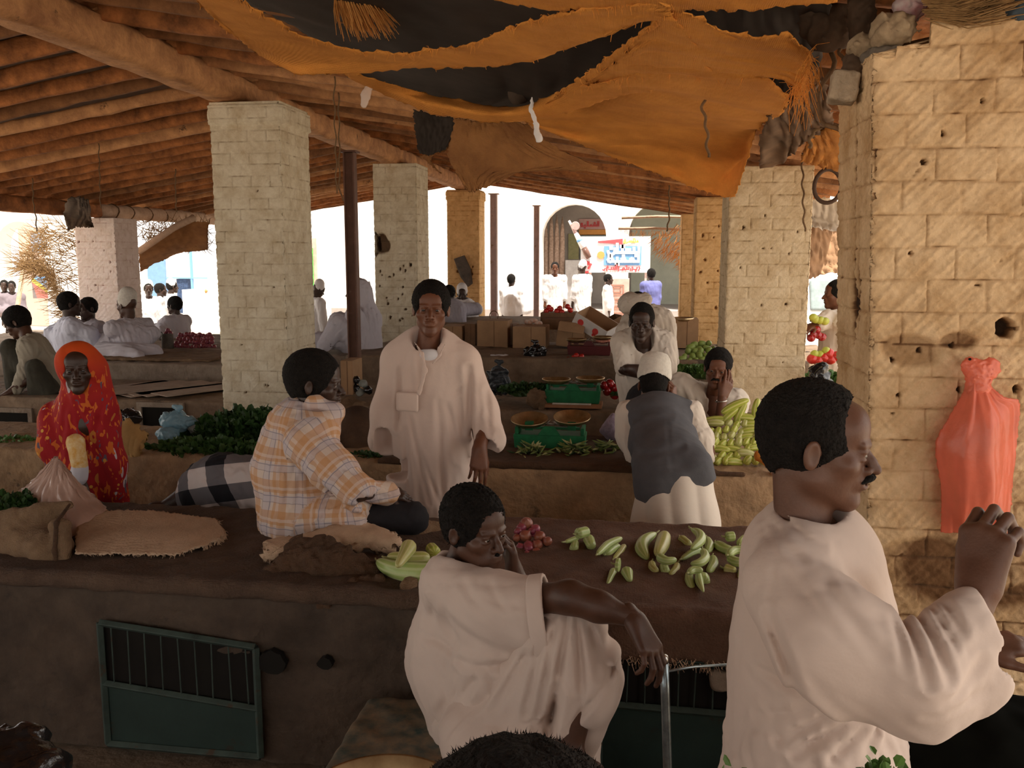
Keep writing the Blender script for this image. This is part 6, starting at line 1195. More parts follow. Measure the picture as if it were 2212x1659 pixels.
rag('rag_strip', [(1150, 205), (1148, 235), (1158, 270), (1163, 300)], [.006, .012, .012, .020], M_robew, 'pale rag strip dangling from the lower sackcloth swag', 4.25)
rag('rag_strip', [(797, 190), (790, 205), (786, 225)], [.022, .024, .020], M_robe, 'pinkish rag tied at the left end of the lower swag', 4.6)
t = tag(MB().tube([at(1112, 205, 5.0), at(1180, 185, 5.2), at(1260, 160, 5.5)], [.055, .062, .06], 14).build('rolled_mat', mat('dark rolled mat', (.10, .07, .05), vary=.2), smooth=True), 'dark rolled mat lying in the gap between the two sackcloth swags', 'mat')
c = at(1112, 206, 4.99); MB().lathe([(.001, 0), (.034, 0), (.034, -.01), (.001, -.01)], tuple(c), 14, Matrix(((1, 0, 0), (0, 0, 1), (0, -1, 0)))).build('hollow', M_dark, t).location = Vector(tuple(c))*0
bpy.data.objects.remove(bpy.data.objects['hollow'])
def rope(pts, r, label, m=M_string, name='hanging_rope', cat='rope', roof=False):
    if roof: Yr = under_roof(pts[0][0], pts[0][1], .13)[1]; r = r*Yr/pts[0][2]; pts = [(q[0], q[1], Yr) for q in pts]
    P = resample([at(*q) for q in pts], 26); P[:, 0] += .006*np.sin(np.arange(26)*1.1); return tag(MB().tube([tuple(p) for p in P], r, 5).build(name, m, smooth=True), label, cat)
rope([(723, 165, 4.6), (722, 220, 4.6), (726, 330, 4.6), (727, 418, 4.6)], .004, 'thin rope hanging left of the steel post, left one of the pair', roof=True)
rope([(731, 200, 4.6), (733, 300, 4.6), (733, 410, 4.6), (741, 434, 4.6)], .0045, 'thin rope hanging left of the steel post, right one of the pair', roof=True)
rope([(213, 310, 6), (216, 400, 6), (217, 450, 6)], .004, 'short cord hanging over the dark side beam above the brown rag', roof=True)
rope([(379, 365, 7), (379, 410, 7), (381, 458, 7)], .005, 'cord hanging in front of the pale log beam', roof=True)
rope([(70, 385, 6.5), (72, 440, 6.5), (78, 470, 6.5), (79, 500, 6.5)], .005, 'cord hanging at the far left under the dark side beam', roof=True)
rope([(1522, 160, 3.7), (1525, 200, 3.7), (1516, 240, 3.68), (1526, 265, 3.68), (1529, 340, 3.7)], .006, 'knotted string hanging in front of the orange canopy')
rope([(1733, 330, 5.5), (1734, 400, 5.5), (1738, 500, 5.5)], .006, 'string hanging in front of the tan pillar')
rope([(1799, 15, 3.0), (1812, 90, 3.0), (1818, 130, 3.0)], .006, 'rope hanging left of the rag bundles at the near pillar')
rope([(1770, 20, 3.2), (1805, 130, 3.0), (1760, 220, 3.0), (1775, 265, 3.0), (1812, 280, 2.9)], .008, 'looped rope at the upper left corner of the near pillar')
rope([(1748, 320, 4), (1752, 290, 4), (1790, 260, 4), (1812, 275, 4)], .008, 'curved wire loop between the tan pillar and the near pillar')
rope([(1445, 400, 9), (1446, 470, 9), (1440, 500, 9)], .008, 'dark cord hanging in front of the right street arch', roof=True)
# rag bundles and rubbish stuffed on the near pillar
def crumple(name, c, r, m, label, cat='rag', seed=0, cell=.009, amp=.35, R=None, k=.02, lumps=5):
    rr = np.random.RandomState(seed); c = np.asarray(c, float); r = np.asarray(r, float); S = Sdf(); S.ell(c, r*.8, R, k=k)
    for _ in range(lumps): d = rr.normal(size=3); d /= np.linalg.norm(d); S.ell(c+d*r*.5, r*rr.uniform(.35, .6, 3), k=k*1.5)
    a = amp*r.min()
    S.disp = lambda p: -a*(np.abs(noise3(p, 2.6/r.mean(), seed))*1.3-.35)-a*.5*(np.abs(noise3(p, 6.5/r.mean(), seed+4))-.3)
    o = sdf_obj(name, [(S, cell)], m); return tag(o, label, cat) if label else o
crumple('rag_bundle', at(1925, 68, 2.55), (.07, .06, .045), mat('dirty cream rag', (.36, .27, .17), col2=(.20, .14, .085), scale=22), 'crumpled cream paper and rag bundle stuffed on top of the near pillar', seed=2, cell=.005)
crumple('rag_bundle', at(1965, 18, 2.58), (.035, .04, .04), mat('pink and white plastic', (.42, .15, .17), col2=(.50, .46, .44), scale=14), 'pink and white plastic scrap above the cream rag bundle', seed=3, cell=.005)
crumple('rag_bundle', at(1905, 120, 2.56), (.06, .05, .022), mat('grey rag', (.17, .14, .11), vary=.2), 'grey rags wedged under the cream bundle on the near pillar', seed=4, cell=.005)
crumple('rag_bundle', at(1870, 105, 2.6), (.05, .05, .03), mat('dirty cream rag', (1,1,1)), 'dirty white rag knot at the left shoulder of the near pillar', seed=5, cell=.005)
crumple('rag_bundle', at(1790, 60, 3.0), (.10, .06, .09), mat('brown rag', (.10, .06, .035), vary=.25), 'brown rags hanging between canopy fringe and near pillar', seed=6, cell=.008)
crumple('rag_bundle', at(1862, 40, 2.75), (.035, .04, .10), mat('brown rag', (.16, .10, .06)), 'dark brown rag hanging beside the cream bundle', seed=8, cell=.006)
S = Sdf(); S.box(at(1822, 190, 2.62), (.036, .045, .040), frame(V3(.1, 1, 0), V3(.15, 0, 1)), rd=.008); S.disp = lambda p: .003*noise3(p, 80, 3); o = sdf_obj('loose_brick', [(S, .004)], mat('dusty limewashed brick', (.42, .33, .23), vary=.15, scale=20, bump=.5, bscale=60)); tag(o, 'loose whitewashed brick jutting from the upper left corner of the near pillar', 'brick')
crumple('rag_bundle', at(1842, 150, 2.62), (.03, .04, .05), mat('brown rag', (.16, .10, .06)), 'brown mud clump above the loose whitewashed brick', seed=9, cell=.005)
b = MB(); rr = random.Random(5)
for _ in range(160): 
    a = at(2010+rr.uniform(-20, 40), 22+rr.uniform(-25, 22), 2.45); e = a+V3(rr.uniform(.1, .2), rr.uniform(-.03, .05), rr.uniform(-.02, .035)); b.tube([a, (a+e)/2+V3(0, 0, -.015), e], .0016, 3, caps=False)
tag(b.build('straw_bundle', M_straw), 'bundle of dry straw lying on top of the near pillar', 'straw', None, 'stuff')
crumple('rag_bundle', at(2200, 25, 2.5), (.05, .05, .025), mat('dark blue rag', (.05, .07, .09)), 'dark blue rag on top of the near pillar at the right edge', seed=12, cell=.006)
# hanging cloths in the gap beside the near pillar
drape('hanging_sack', [[(1750, 430, 9.0), (1785, 425, 9.0), (1822, 440, 9.0)], [(1752, 465, 9), (1785, 470, 9), (1822, 480, 9)], [(1752, 488, 9), (1785, 498, 9), (1822, 500, 9)]], M_robe2, 'pale sack hanging in the gap between tan and near pillar', seed=41, nu=20, nv=16, amp=.03)
drape('hanging_sack', [[(1746, 490, 9.3), (1785, 490, 9.3), (1825, 495, 9.3)], [(1746, 545, 9.3), (1785, 550, 9.3), (1825, 548, 9.3)], [(1742, 605, 9.3), (1785, 590, 9.3), (1825, 590, 9.3)]], mat('sunlit brown sack', (.50, .30, .17), vary=.12), 'brown sack screen hanging below the pale sack in the pillar gap', seed=42, nu=20, nv=20, amp=.03)
drape('hanging_sack', [[(1742, 300, 5.2), (1785, 275, 5.2), (1822, 280, 5.2)], [(1735, 330, 5.4), (1785, 330, 5.4), (1822, 335, 5.4)], [(1728, 348, 5.5), (1785, 365, 5.5), (1822, 370, 5.5)]], M_sack, 'orange cloth bunched between the tan pillar top and the near pillar', seed=43, nu=20, nv=16, amp=.03)
c = at(1788, 402, 5.4); b = MB(); b.tube([c+V3(math.cos(a)*.075, .01*math.sin(2*a), math.sin(a)*.095) for a in np.linspace(0, 2*math.pi, 26)], .012, 8, caps=False); tag(b.build('wicker_hoop', mat('dark wicker', (.10, .06, .04)), smooth=True), 'dark wicker hoop hanging beside the top of the tan pillar', 'hoop')
drape('hanging_sack', [[(1655, 250, 4.2), (1700, 225, 4.2), (1745, 190, 4.2), (1775, 170, 4.2)], [(1640, 320, 4.6), (1690, 300, 4.6), (1750, 260, 4.6), (1790, 230, 4.6)], [(1640, 368, 5.0), (1690, 350, 5.0), (1745, 300, 5.0), (1800, 270, 5.0)]], mat('dusty brown canvas', (.17, .095, .05), vary=.2), 'dusty brown canvas bunched along the right beam above the tan pillar', seed=44, nu=36, nv=24, amp=.035)

# ---------------------------------------------------------------- left: straw awning, rags, slanting awning, right street straw
def straw_heap(name, polys, n, ln, label, Y0, Y1, m=M_straw, seed=0, dirn=None, r=.006):
    rr = random.Random(seed); b = MB(); cx = [sum(p[0] for p in polys)/len(polys), sum(p[1] for p in polys)/len(polys)]
    for _ in range(n):
        i = rr.randrange(len(polys)); p0 = polys[i]; p1_ = polys[(i+1) % len(polys)]; f = rr.random(); g = rr.random()**.5
        x = cx[0]+(p0[0]*(1-f)+p1_[0]*f-cx[0])*g; y = cx[1]+(p0[1]*(1-f)+p1_[1]*f-cx[1])*g; a = Vector(tuple(at(x, y, rr.uniform(Y0, Y1))))
        d = Vector((rr.uniform(-1, 1), rr.uniform(-.6, .6), rr.uniform(-1, 1))) if dirn is None else Vector(dirn)+Vector((rr.uniform(-.5, .5), rr.uniform(-.4, .4), rr.uniform(-.5, .5)))
        d = d.normalized()*ln*rr.uniform(.5, 1.2); b.tube([a, a+d*.5+Vector((0, 0, -.01)), a+d], [r, r*.8, r*.3], 3, caps=False)
    return tag(b.build(name, m), label, 'straw', None, 'stuff')
straw_heap('straw_awning', [(105, 470), (180, 500), (180, 690), (150, 700), (110, 600), (40, 580), (60, 540)], 900, .34, 'ragged dry palm straw awning left of the pinkish pillar', 11.5, 12.4, seed=1, dirn=(-.6, 0, .1))
drape('hanging_rag', [[(150, 428, 11.0), (170, 424, 11.0), (192, 430, 11.0)], [(140, 462, 11.0), (172, 460, 11.0), (200, 478, 11.0)], [(148, 500, 11.0), (166, 490, 11.0), (203, 492, 11.0)]], mat('brown rag', (.16, .10, .06)), 'brown rag hanging from the dark side beam above the pinkish pillar', seed=51, nu=24, nv=20, amp=.04)
drape('slanting_awning', [[(300, 545, 12.2), (350, 510, 12.2), (410, 478, 12.2), (450, 480, 12.2)], [(302, 565, 12.6), (350, 545, 12.6), (410, 520, 12.6), (450, 520, 12.6)], [(303, 588, 13), (330, 572, 13), (390, 545, 13), (450, 540, 13)]], M_sack2, 'brown slanting cloth awning right of the pinkish pillar', seed=52, nu=40, nv=20, amp=.03)
o = MB().tube([at(300, 543, 12.1), at(375, 492, 12.1), at(420, 470, 12.1)], .05, 8).build('slanting_pole', M_log, smooth=True); tag(o, 'pale slanting pole carrying the brown awning right of the pinkish pillar', 'pole')
straw_heap('straw_thatch', [(300, 475), (450, 478), (450, 540), (420, 520), (360, 500), (304, 520)], 420, .22, 'dry thatch under the pale log beam', 12.8, 13.5, seed=2)
for (a_, b_, lb) in (((1343, 471, 17.2), (1500, 469, 17.0), 'upper thin pole sticking out towards the right arch'), ((1336, 494, 17.2), (1500, 497, 17.0), 'lower thin pole with straw sticking out towards the right arch')):
    tag(MB().tube([at(*a_), (at(*a_)+at(*b_))/2+V3(0, 0, .02), at(*b_)], .028, 6).build('thin_pole', M_log, smooth=True), lb, 'pole')
straw_heap('straw_fringe', [(1410, 505), (1480, 475), (1495, 500), (1490, 600), (1470, 560), (1420, 545)], 260, .22, 'orange straw fringe hanging from the thin poles left of the brownish pillar', 16.9, 17.3, M_sackstraw, seed=4, dirn=(-.5, 0, -.7))
straw_heap('straw_fringe', [(1340, 496), (1480, 498), (1480, 506), (1350, 506)], 120, .08, 'thin straw fringe under the lower pole before the right arch', 17.0, 17.2, M_sackstraw, seed=5, dirn=(-.1, 0, -1), r=.004)

# ---------------------------------------------------------------- scales
def scale(x, y, Y, s, label, body, zt, pans=((-.125, .035), (.125, .055)), pan_tilt=0, w=.42):
    t = empty('balance_scale', (x, Y, zt), label=label, cat='scale'); z = zt; W_ = w*s
    b = MB(); H = .105*s
    b.add([(x-W_/2, Y-.08*s, z), (x+W_/2, Y-.08*s, z), (x+W_/2, Y+.08*s, z), (x-W_/2, Y+.08*s, z), (x-W_/2-.01, Y-.085*s, z+H), (x+W_/2+.01, Y-.085*s, z+H), (x+W_/2+.01, Y+.085*s, z+H), (x-W_/2-.01, Y+.085*s, z+H)], [(0, 3, 2, 1), (4, 5, 6, 7), (0, 1, 5, 4), (1, 2, 6, 5), (2, 3, 7, 6), (3, 0, 4, 7)])
    b.build('housing', body, t, bevel=.006)
    pk = MB(); pk.add([(x-.07*s, Y-.09*s, z+H-.002), (x+.07*s, Y-.09*s, z+H-.002), (x+.03*s, Y-.09*s, z+H+.055*s), (x-.03*s, Y-.09*s, z+H+.055*s), (x-.07*s, Y-.07*s, z+H-.002), (x+.07*s, Y-.07*s, z+H-.002), (x+.03*s, Y-.07*s, z+H+.055*s), (x-.03*s, Y-.07*s, z+H+.055*s)], [(0, 1, 2, 3), (7, 6, 5, 4), (0, 4, 5, 1), (1, 5, 6, 2), (2, 6, 7, 3), (3, 7, 4, 0)]); pk.build('centre_plate', body, t, bevel=.004)
    for q in (-1, 1): MB().box((x+q*(W_/2-.01*s), Y, z+H+.022*s), (.022*s, .15*s, .045*s)).build('end_block', body, t, bevel=.004)
    MB().box((x, Y, z+H+.030*s), (W_*.86, .03*s, .014*s)).build('balance_beam', body, t)
    for q, (dx, dz) in zip((-1, 1), pans):
        c = (x+dx*s*1.05, Y, z+H+.045*s+dz*s); R_ = .112*s
        MB().lathe([(.001, -.028*s), (R_*.55, -.026*s), (R_*.85, -.012*s), (R_, .006*s), (R_*1.03, .007*s), (R_*1.02, .0), (R_*.88, -.020*s), (R_*.55, -.034*s), (.001, -.036*s)], c, 32, Matrix.Rotation(pan_tilt, 3, 'X')).build('pan', M_brass, t, smooth=True)
        MB().box((c[0], Y, z+H+.03*s+dz*s*.3), (.05*s, .05*s, .05*s)).build('pan_seat', body, t)
    n_ = MB(); n_.tube([(x-.03*s, Y-.02, z+H+.05*s), (x+.005, Y-.02, z+H+.085*s)], .004*s, 6); n_.tube([(x+.06*s, Y-.02, z+H+.05*s), (x+.015, Y-.02, z+H+.075*s)], .004*s, 6); n_.tube([(x-.05*s, Y-.03, z+H+.062*s), (x+.04*s, Y-.03, z+H+.058*s)], .0035*s, 6); n_.build('pointers', M_metal, t, smooth=True)
    return t
c = at(1189, 960, 5.28); scale(c[0], 0, 5.28, 1.0, 'green balance scale with two brass pans on the second bench, behind the okra heaps', M_green, ZB, pan_tilt=.2)
c = at(1238, 860, 6.82); scale(c[0], 0, 6.82, .98, 'green balance scale with brass pans on a wooden board on the third bench', M_green, ZB+.042, pans=((-.13, .03), (.13, .045)))
tag(MB().box((c[0], 6.80, ZB+.028), (.46, .22, .030)).build('wooden_board', mat('reddish plank', (.42, .20, .10), vary=.12), bevel=.004), 'reddish wooden board under the rear green scale', 'board')
tag(MB().box((c[0], 6.69, ZB+.049), (.30, .03, .010)).build('white_lath', M_capw, bevel=.003), 'white lath lying on the wooden board before the rear green scale', 'lath')
c = at(1273, 760, 8.95); scale(c[0], 0, 8.95, .92, 'maroon balance scale with metal pans on the platform in front of the cartons', M_maroon, .85, pans=((-.14, .02), (.14, .05)), w=.46)
crumple('pink_onions', at(1303, 736, 8.95), (.07, .05, .02), mat('pinkish produce', (.60, .25, .18), vary=.2), 'small pinkish heap of produce lying in the right pan of the maroon scale', 'produce', seed=3, cell=.008)

# ---------------------------------------------------------------- gourds and vegetables
def gourd(pts, rr, m, label, cat, group, ribs=9, name='snake_melon', stem=True, n=14, nseg=10):
    P = resample(pts, nseg) if len(pts) > 1 else np.array(pts); rad = np.interp(np.linspace(0, 1, nseg), np.linspace(0, 1, len(rr)), rr)
    e = np.linspace(0, 1, nseg); rad = rad*np.clip(np.minimum(e, 1-e)*7+.28, 0, 1)**.6
    b = MB(); b.tube([tuple(p) for p in P], [float(r) for r in rad], ribs*2); V = np.array(b.v); k = ribs*2; rib = np.zeros(len(V))
    for i in range(nseg):
        for j in range(k):
            if j % 2: V[i*k+j] = P[i]+(V[i*k+j]-P[i])*.94
            rib[i*k+j] = 1.0-(j % 2)
    if stem: pass
    o = mesh_np(name, V, b.f, True, m); a = o.data.attributes.new('rib', 'FLOAT', 'POINT'); a.data.foreach_set('value', rib.astype(np.float32))
    s_ = o.modifiers.new('sub', 'SUBSURF'); s_.levels = 1; s_.render_levels = 1
    if stem:
        d = nrm(P[0]-P[1]); e0 = P[0]+d*.0; q = MB().tube([e0-d*.01, e0+d*.012+V3(0, 0, .002), e0+d*.022+V3(.003, 0, .006)], [.005, .0035, .003], 6).build('stalk', M_okra2, o, smooth=True, origin=np.array(o.location)); q.location = (0, 0, 0)
    return tag(o, label, cat, group)
def gz(cx, cy, r, dz): x, y = 1180+cx/4.424, 1120+cy/4.424; return atz(x, y, ZB+r+dz+.006)
px2m = lambda r: r/4.424/590.
GL = [([(290, 150), (400, 120)], [48, 44], .075, 0), ([(180, 225), (300, 190)], [16, 30], .02, 0), ([(280, 230), (262, 300)], [34, 42], 0, 0), ([(400, 190), (435, 270)], [52, 40], .01, 0),
 ([(485, 345), (590, 240), (725, 185)], [22, 34, 26], .045, 0), ([(565, 345), (625, 295), (700, 262)], [40, 46, 30], 0, 0), ([(645, 390), (705, 330), (750, 255)], [20, 30, 26], 0, 1),
 ([(1050, 140), (935, 200), (895, 290), (965, 385)], [28, 52, 58, 36], 0, 0), ([(1135, 150), (1110, 250), (1065, 350)], [56, 62, 40], .02, 1), ([(1070, 365), (1150, 412), (1245, 392)], [38, 36, 24], .045, 0),
 ([(1010, 420), (1010, 470), (1060, 515)], [28, 34, 30], 0, 1), ([(1120, 450), (1145, 525)], [36, 38], 0, 0), ([(1255, 435), (1235, 500), (1180, 545)], [26, 32, 26], 0, 1),
 ([(1285, 190), (1370, 255)], [40, 36], 0, 1), ([(1385, 100), (1470, 130), (1490, 210), (1385, 295)], [26, 42, 40, 22], .055, 0), ([(1530, 190), (1565, 260), (1535, 325)], [34, 42, 36], 0, 0),
 ([(1290, 390), (1390, 325), (1480, 300)], [18, 30, 36], .01, 0), ([(1495, 300), (1535, 375), (1450, 445), (1375, 430)], [30, 36, 36, 26], .045, 0), ([(1590, 365), (1605, 435), (1550, 515)], [32, 40, 28], 0, 0),
 ([(1360, 520), (1400, 490), (1500, 495)], [22, 32, 22], .05, 0), ([(1365, 520), (1365, 600), (1395, 675)], [30, 36, 26], .0, 0), ([(1455, 520), (1462, 610), (1505, 705)], [26, 32, 8], .02, 0), ([(1495, 560), (1510, 610)], [50, 46], 0, 0),
 ([(1625, 240), (1700, 300), (1790, 320)], [36, 52, 44], 0, 0), ([(1715, 175), (1800, 170)], [42, 44], .05, 0), ([(1845, 250), (1880, 205), (1955, 160)], [34, 38, 24], .03, 0),
 ([(1735, 350), (1790, 300), (1920, 300)], [30, 38, 30], .05, 0), ([(1740, 375), (1830, 425), (1925, 400)], [34, 40, 36], .03, 0), ([(1705, 480), (1815, 505)], [48, 30], 0, 1), ([(1880, 500), (1870, 570)], [40, 34], 0, 1),
 ([(665, 440), (705, 445)], [52, 54], .05, 0), ([(650, 490), (585, 630)], [34, 14], .0, 0), ([(765, 500), (800, 595)], [54, 22], 0, 0)]
near_of = ['left of the row, nearest the onions', 'second cluster from the onions', 'large curved pair in the middle', 'middle cluster before the waistcoated man', 'cluster right of the middle', 'rightmost cluster beside the man in profile', 'lone front trio']
for i, (pts, rr, dz, yl) in enumerate(GL):
    cl = 0 if i < 4 else 1 if i < 7 else 2 if i < 10 else 3 if i < 13 else 4 if i < 19 else 4 if i < 23 else 5 if i < 30 else 6
    gourd([gz(a, b_, px2m(max(rr)), dz) for a, b_ in pts], [px2m(r)*1.28 for r in rr], M_gourdy if yl else M_gourd, 'pale green ribbed snake melon on the foreground bench, '+near_of[cl], 'melon', 'snake melons, '+near_of[cl])
def Gp(pts, rr, dz, m, lb): gourd([atz(x, y, ZB+max(rr)/590+dz) for x, y in pts], [r/590 for r in rr], m, lb, 'melon', None)
Gp([(815, 1212), (850, 1232), (900, 1240), (950, 1232)], [12, 20, 24, 18], 0, M_gourd, 'curved green ribbed melon at the very left front of the snake melons')
Gp([(835, 1205), (880, 1208), (930, 1205)], [14, 18, 16], .02, M_gourdy, 'yellow green melon lying behind the curved one, beside the seated man')
Gp([(886, 1176), (876, 1195), (858, 1224)], [21, 14, 8], .07, M_gourdy, 'upright pear-necked pale melon resting on two others beside the seated man')
Gp([(930, 1182), (940, 1195)], [14, 16], .01, M_squash, 'small green melon peeping out beside the seated man’s neck')
# onions stacked in a small pyramid
def ball(c, r, m, name, label, cat, group, sq=.9, tip=True, n=14):
    b = MB(); pr = [(.001, r*sq)]+[(r*math.sin(a), r*sq*math.cos(a)) for a in np.linspace(.35, math.pi-.3, 8)]+[(.001, -r*sq)]
    if tip: pr = [(.001, r*sq*1.35), (r*.12, r*sq*1.15)]+pr[1:]
    tl = Matrix.Rotation(rnd.uniform(-.7, .7), 3, 'X') @ Matrix.Rotation(rnd.uniform(-.7, .7), 3, 'Y'); b.lathe(pr, (0, 0, 0), n, tl)
    o = b.build(name, m, None, smooth=True, local=True); o.location = tuple(float(v) for v in c); return tag(o, label, cat, group)
def rep(proto, c, scale_=1.0, rot=None, label=None, group=None, m=None):
    o = proto.copy(); COL.objects.link(o); o.location = tuple(float(v) for v in c); o.scale = (scale_,)*3
    if rot is not None: o.rotation_euler = rot
    if label: o['label'] = label
    if group: o['group'] = group
    if m is not None: o.data = o.data.copy(); o.data.materials.clear(); o.data.materials.append(m)
    return o
ON = [(1530, 670, 95, 1), (1670, 760, 75, 0), (1450, 740, 78, 0), (1395, 800, 62, 0), (1510, 870, 92, 1), (1740, 880, 85, 1), (1860, 955, 72, 1), (1375, 900, 60, 1), (1560, 1030, 82, 0), (1430, 1050, 66, 0), (1700, 1015, 80, 1), (1680, 1140, 78, 1), (1545, 1190, 80, 0), (1620, 790, 60, 0)]
for (cx, cy, r, k) in ON:
    Yo = 3.33+(1200-cy)*.00030; ball(at(930+cx/7.373, 1040+cy/7.373, Yo), r/7.373/470, (M_onion, M_onion2)[k], 'onion', ('purple' if not k else 'brown-skinned')+' onion in the small pyramid on the foreground bench', 'onion', ('purple' if not k else 'brown-skinned')+' onions of the small pyramid')
# base onions that carry the pyramid
for (x, y) in ((1140, 1190), (1160, 1175), (1125, 1170), (1150, 1160)):
    ball(atz(x, y, ZB+.02)+V3(0, .03, 0), .021, M_onion, 'onion', 'purple onion in the small pyramid on the foreground bench', 'onion', 'purple onions of the small pyramid')
# yellow green squash heap on the second bench
sq0 = None; sqr = random.Random(4)
SQ = [(1545, 910, 36, .15), (1600, 895, 30, 1.2), (1635, 885, 26, 1.5), (1588, 878, 34, .5), (1618, 905, 34, -.1), (1650, 905, 28, .4), (1575, 900, 30, .8)]
def squash(c, ln, r, ang, m, label, group, yaw=0):
    d = V3(math.cos(ang)*math.cos(yaw), math.sin(yaw), math.sin(ang)); s_ = np.cross(d, V3(0, 1, 0)); P = [c-d*ln/2, c+s_*ln*.06, c+d*ln/2]
    return gourd(P, [r*.85, r, r*.7], m, label, 'squash', group, ribs=7, name='squash', stem=False, nseg=8)
for (x, y, l, a) in SQ: squash(at(x, y, 5.34), l*2/365, .027, a, M_squash, 'large yellow curved squash on top of the heap before the tan pillar', 'large squash on top of the heap')
for row, (y, Y, x0, x1) in enumerate(((996, 5.02, 1535, 1655), (984, 5.05, 1530, 1660), (970, 5.09, 1528, 1662), (957, 5.12, 1528, 1662), (944, 5.16, 1530, 1662), (930, 5.20, 1535, 1660), (916, 5.26, 1545, 1655))):
    x = x0
    while x < x1:
        ln = sqr.choice((.055, .06, .11, .05)); a = sqr.uniform(-.5, .5) if ln > .1 else 1.3; yw = sqr.uniform(.6, 1.3) if ln < .1 else sqr.uniform(-.3, .3)
        squash(at(x, y+sqr.uniform(-4, 4), Y), ln, sqr.uniform(.022, .028), a*.4, sqr.choice((M_squash, M_squash, M_gourdy)), 'yellow green squash in the heap on the second bench before the tan pillar', 'squash in the heap before the tan pillar', yw); x += 17 if ln < .1 else 30
# small marrow heap further back
base = gourd([V3(-.045, 0, 0), V3(0, 0, .003), V3(.045, 0, 0)], [.030, .036, .030], mat('green marrow skin', (.30, .38, .10), col2=(.18, .26, .06), scale=10, rough=.4), 'light green marrow in the heap at the foot of the brownish pillar', 'marrow', 'marrows in the rear heap', ribs=6, name='marrow', stem=False, nseg=7)
rr = random.Random(8); first = True
for row in range(6):
    y = 794-row*9; Y = 8.65+row*.05; hw = 54-row*7; x = 1520-hw
    while x < 1520+hw:
        c = at(x+rr.uniform(-2, 2), y+rr.uniform(-2, 2), Y); rot = (rr.uniform(-.3, .3), rr.uniform(-.5, .5), rr.choice((1.4, 1.2, .3, 1.7)))
        if first: base.location = tuple(c); base.rotation_euler = rot; first = False
        else: rep(base, c, rr.uniform(.85, 1.1), rot)
        x += 15
# okra heaps
def pod(m):
    b = MB(); b.tube([(0, 0, 0), (.02, .002, .0), (.05, .0, .003), (.075, -.004, .006)], [.0035, .0075, .006, .0008], 6); b.tube([(-.008, 0, 0), (.002, 0, 0)], [.002, .0045], 5); o = b.build('okra_pod', m, None, smooth=True, local=True); return tag(o, 'slim green okra pod in the left heap before the front green scale', 'okra', 'okra pods of the left heap')
P0 = [pod(M_okra), pod(M_okra2), pod(mat('dark okra pod', (.05, .085, .03), vary=.2))]; used = [False]*3
for hi, (x, y, nm, lb) in enumerate(((1148, 985, 'left', 'left heap before the front green scale'), (1240, 984, 'middle', 'middle heap before the front green scale'), (1312, 980, 'right', 'right heap beside the waistcoated man'))):
    c0 = atz(x, y, ZB+.01); rr = random.Random(hi+20)
    for k in range(62):
        q = k/62; rad = (1-q)*.085; a = rr.uniform(0, 6.28); c = c0+V3(math.cos(a)*rad*1.15, math.sin(a)*rad*.8, .010+q*.055); i = rr.choice((0, 0, 1, 2))
        rot = (rr.uniform(-.4, .4), rr.uniform(-.45, .45), rr.uniform(0, 6.28)); pr_ = P0[i]
        if not used[i]: used[i] = True; pr_.location = tuple(c); pr_.rotation_euler = rot; o = pr_
        else: o = rep(pr_, c, rr.uniform(.8, 1.15), rot)
        o['label'] = 'slim green okra pod in the '+lb; o['group'] = 'okra pods of the '+nm+' heap'
# tomatoes, peppers, red onions further back
for (x, y) in ((1228, 776), (1240, 772), (1250, 777), (1262, 776), (1236, 779), (1268, 780), (1245, 768), (1256, 770)): ball(at(x, y, 8.72), .030, M_tomato, 'tomato', 'red tomato in the little heap left of the maroon scale', 'tomato', 'tomatoes beside the maroon scale', sq=.85, tip=False)
for (x, y) in ((1312, 845), (1328, 838), (1318, 829), (1336, 848), (1306, 833), (1327, 853)): ball(at(x, y, 6.95), .036, M_pepper, 'red_pepper', 'shiny red pepper in the pile right of the rear green scale', 'pepper', 'red peppers beside the rear scale', sq=1.1, tip=False)
o = ball((0, 0, 0), .032, M_onion, 'onion', 'purple onion in the long heap on the left platform', 'onion', 'onions of the long heap on the left platform', n=10); rr = random.Random(31); first = True
for row in range(4):
    x = 378+row*3
    while x < 462:
        c = at(x+rr.uniform(-2, 2), 748-row*8+rr.uniform(-2, 2), 9.35+row*.08)
        if first: o.location = tuple(c); first = False
        else: rep(o, c, rr.uniform(.8, 1.1), (rr.uniform(0, 3), rr.uniform(0, 3), 0))
        x += 7.5
c = at(363, 754, 9.2); t = empty('tin_can', (c[0], 9.2, c[2]), label='dull tin can filled with onions beside the old man in the white cap', cat='can')
MB().lathe([(.001, 0), (.062, 0), (.066, .01), (.064, .17), (.067, .18), (.060, .18), (.058, .02)], tuple(c), 24).build('can_body', mat('dull tin', (.22, .20, .17), metal=.6, rough=.5, vary=.25), t, smooth=True)
for (x, y) in ((358, 722), (368, 720), (363, 714)): ball(at(x, y, 9.2), .030, M_onion, 'onion', 'onion heaped on the tin can beside the old man', 'onion', 'onions on the tin can')
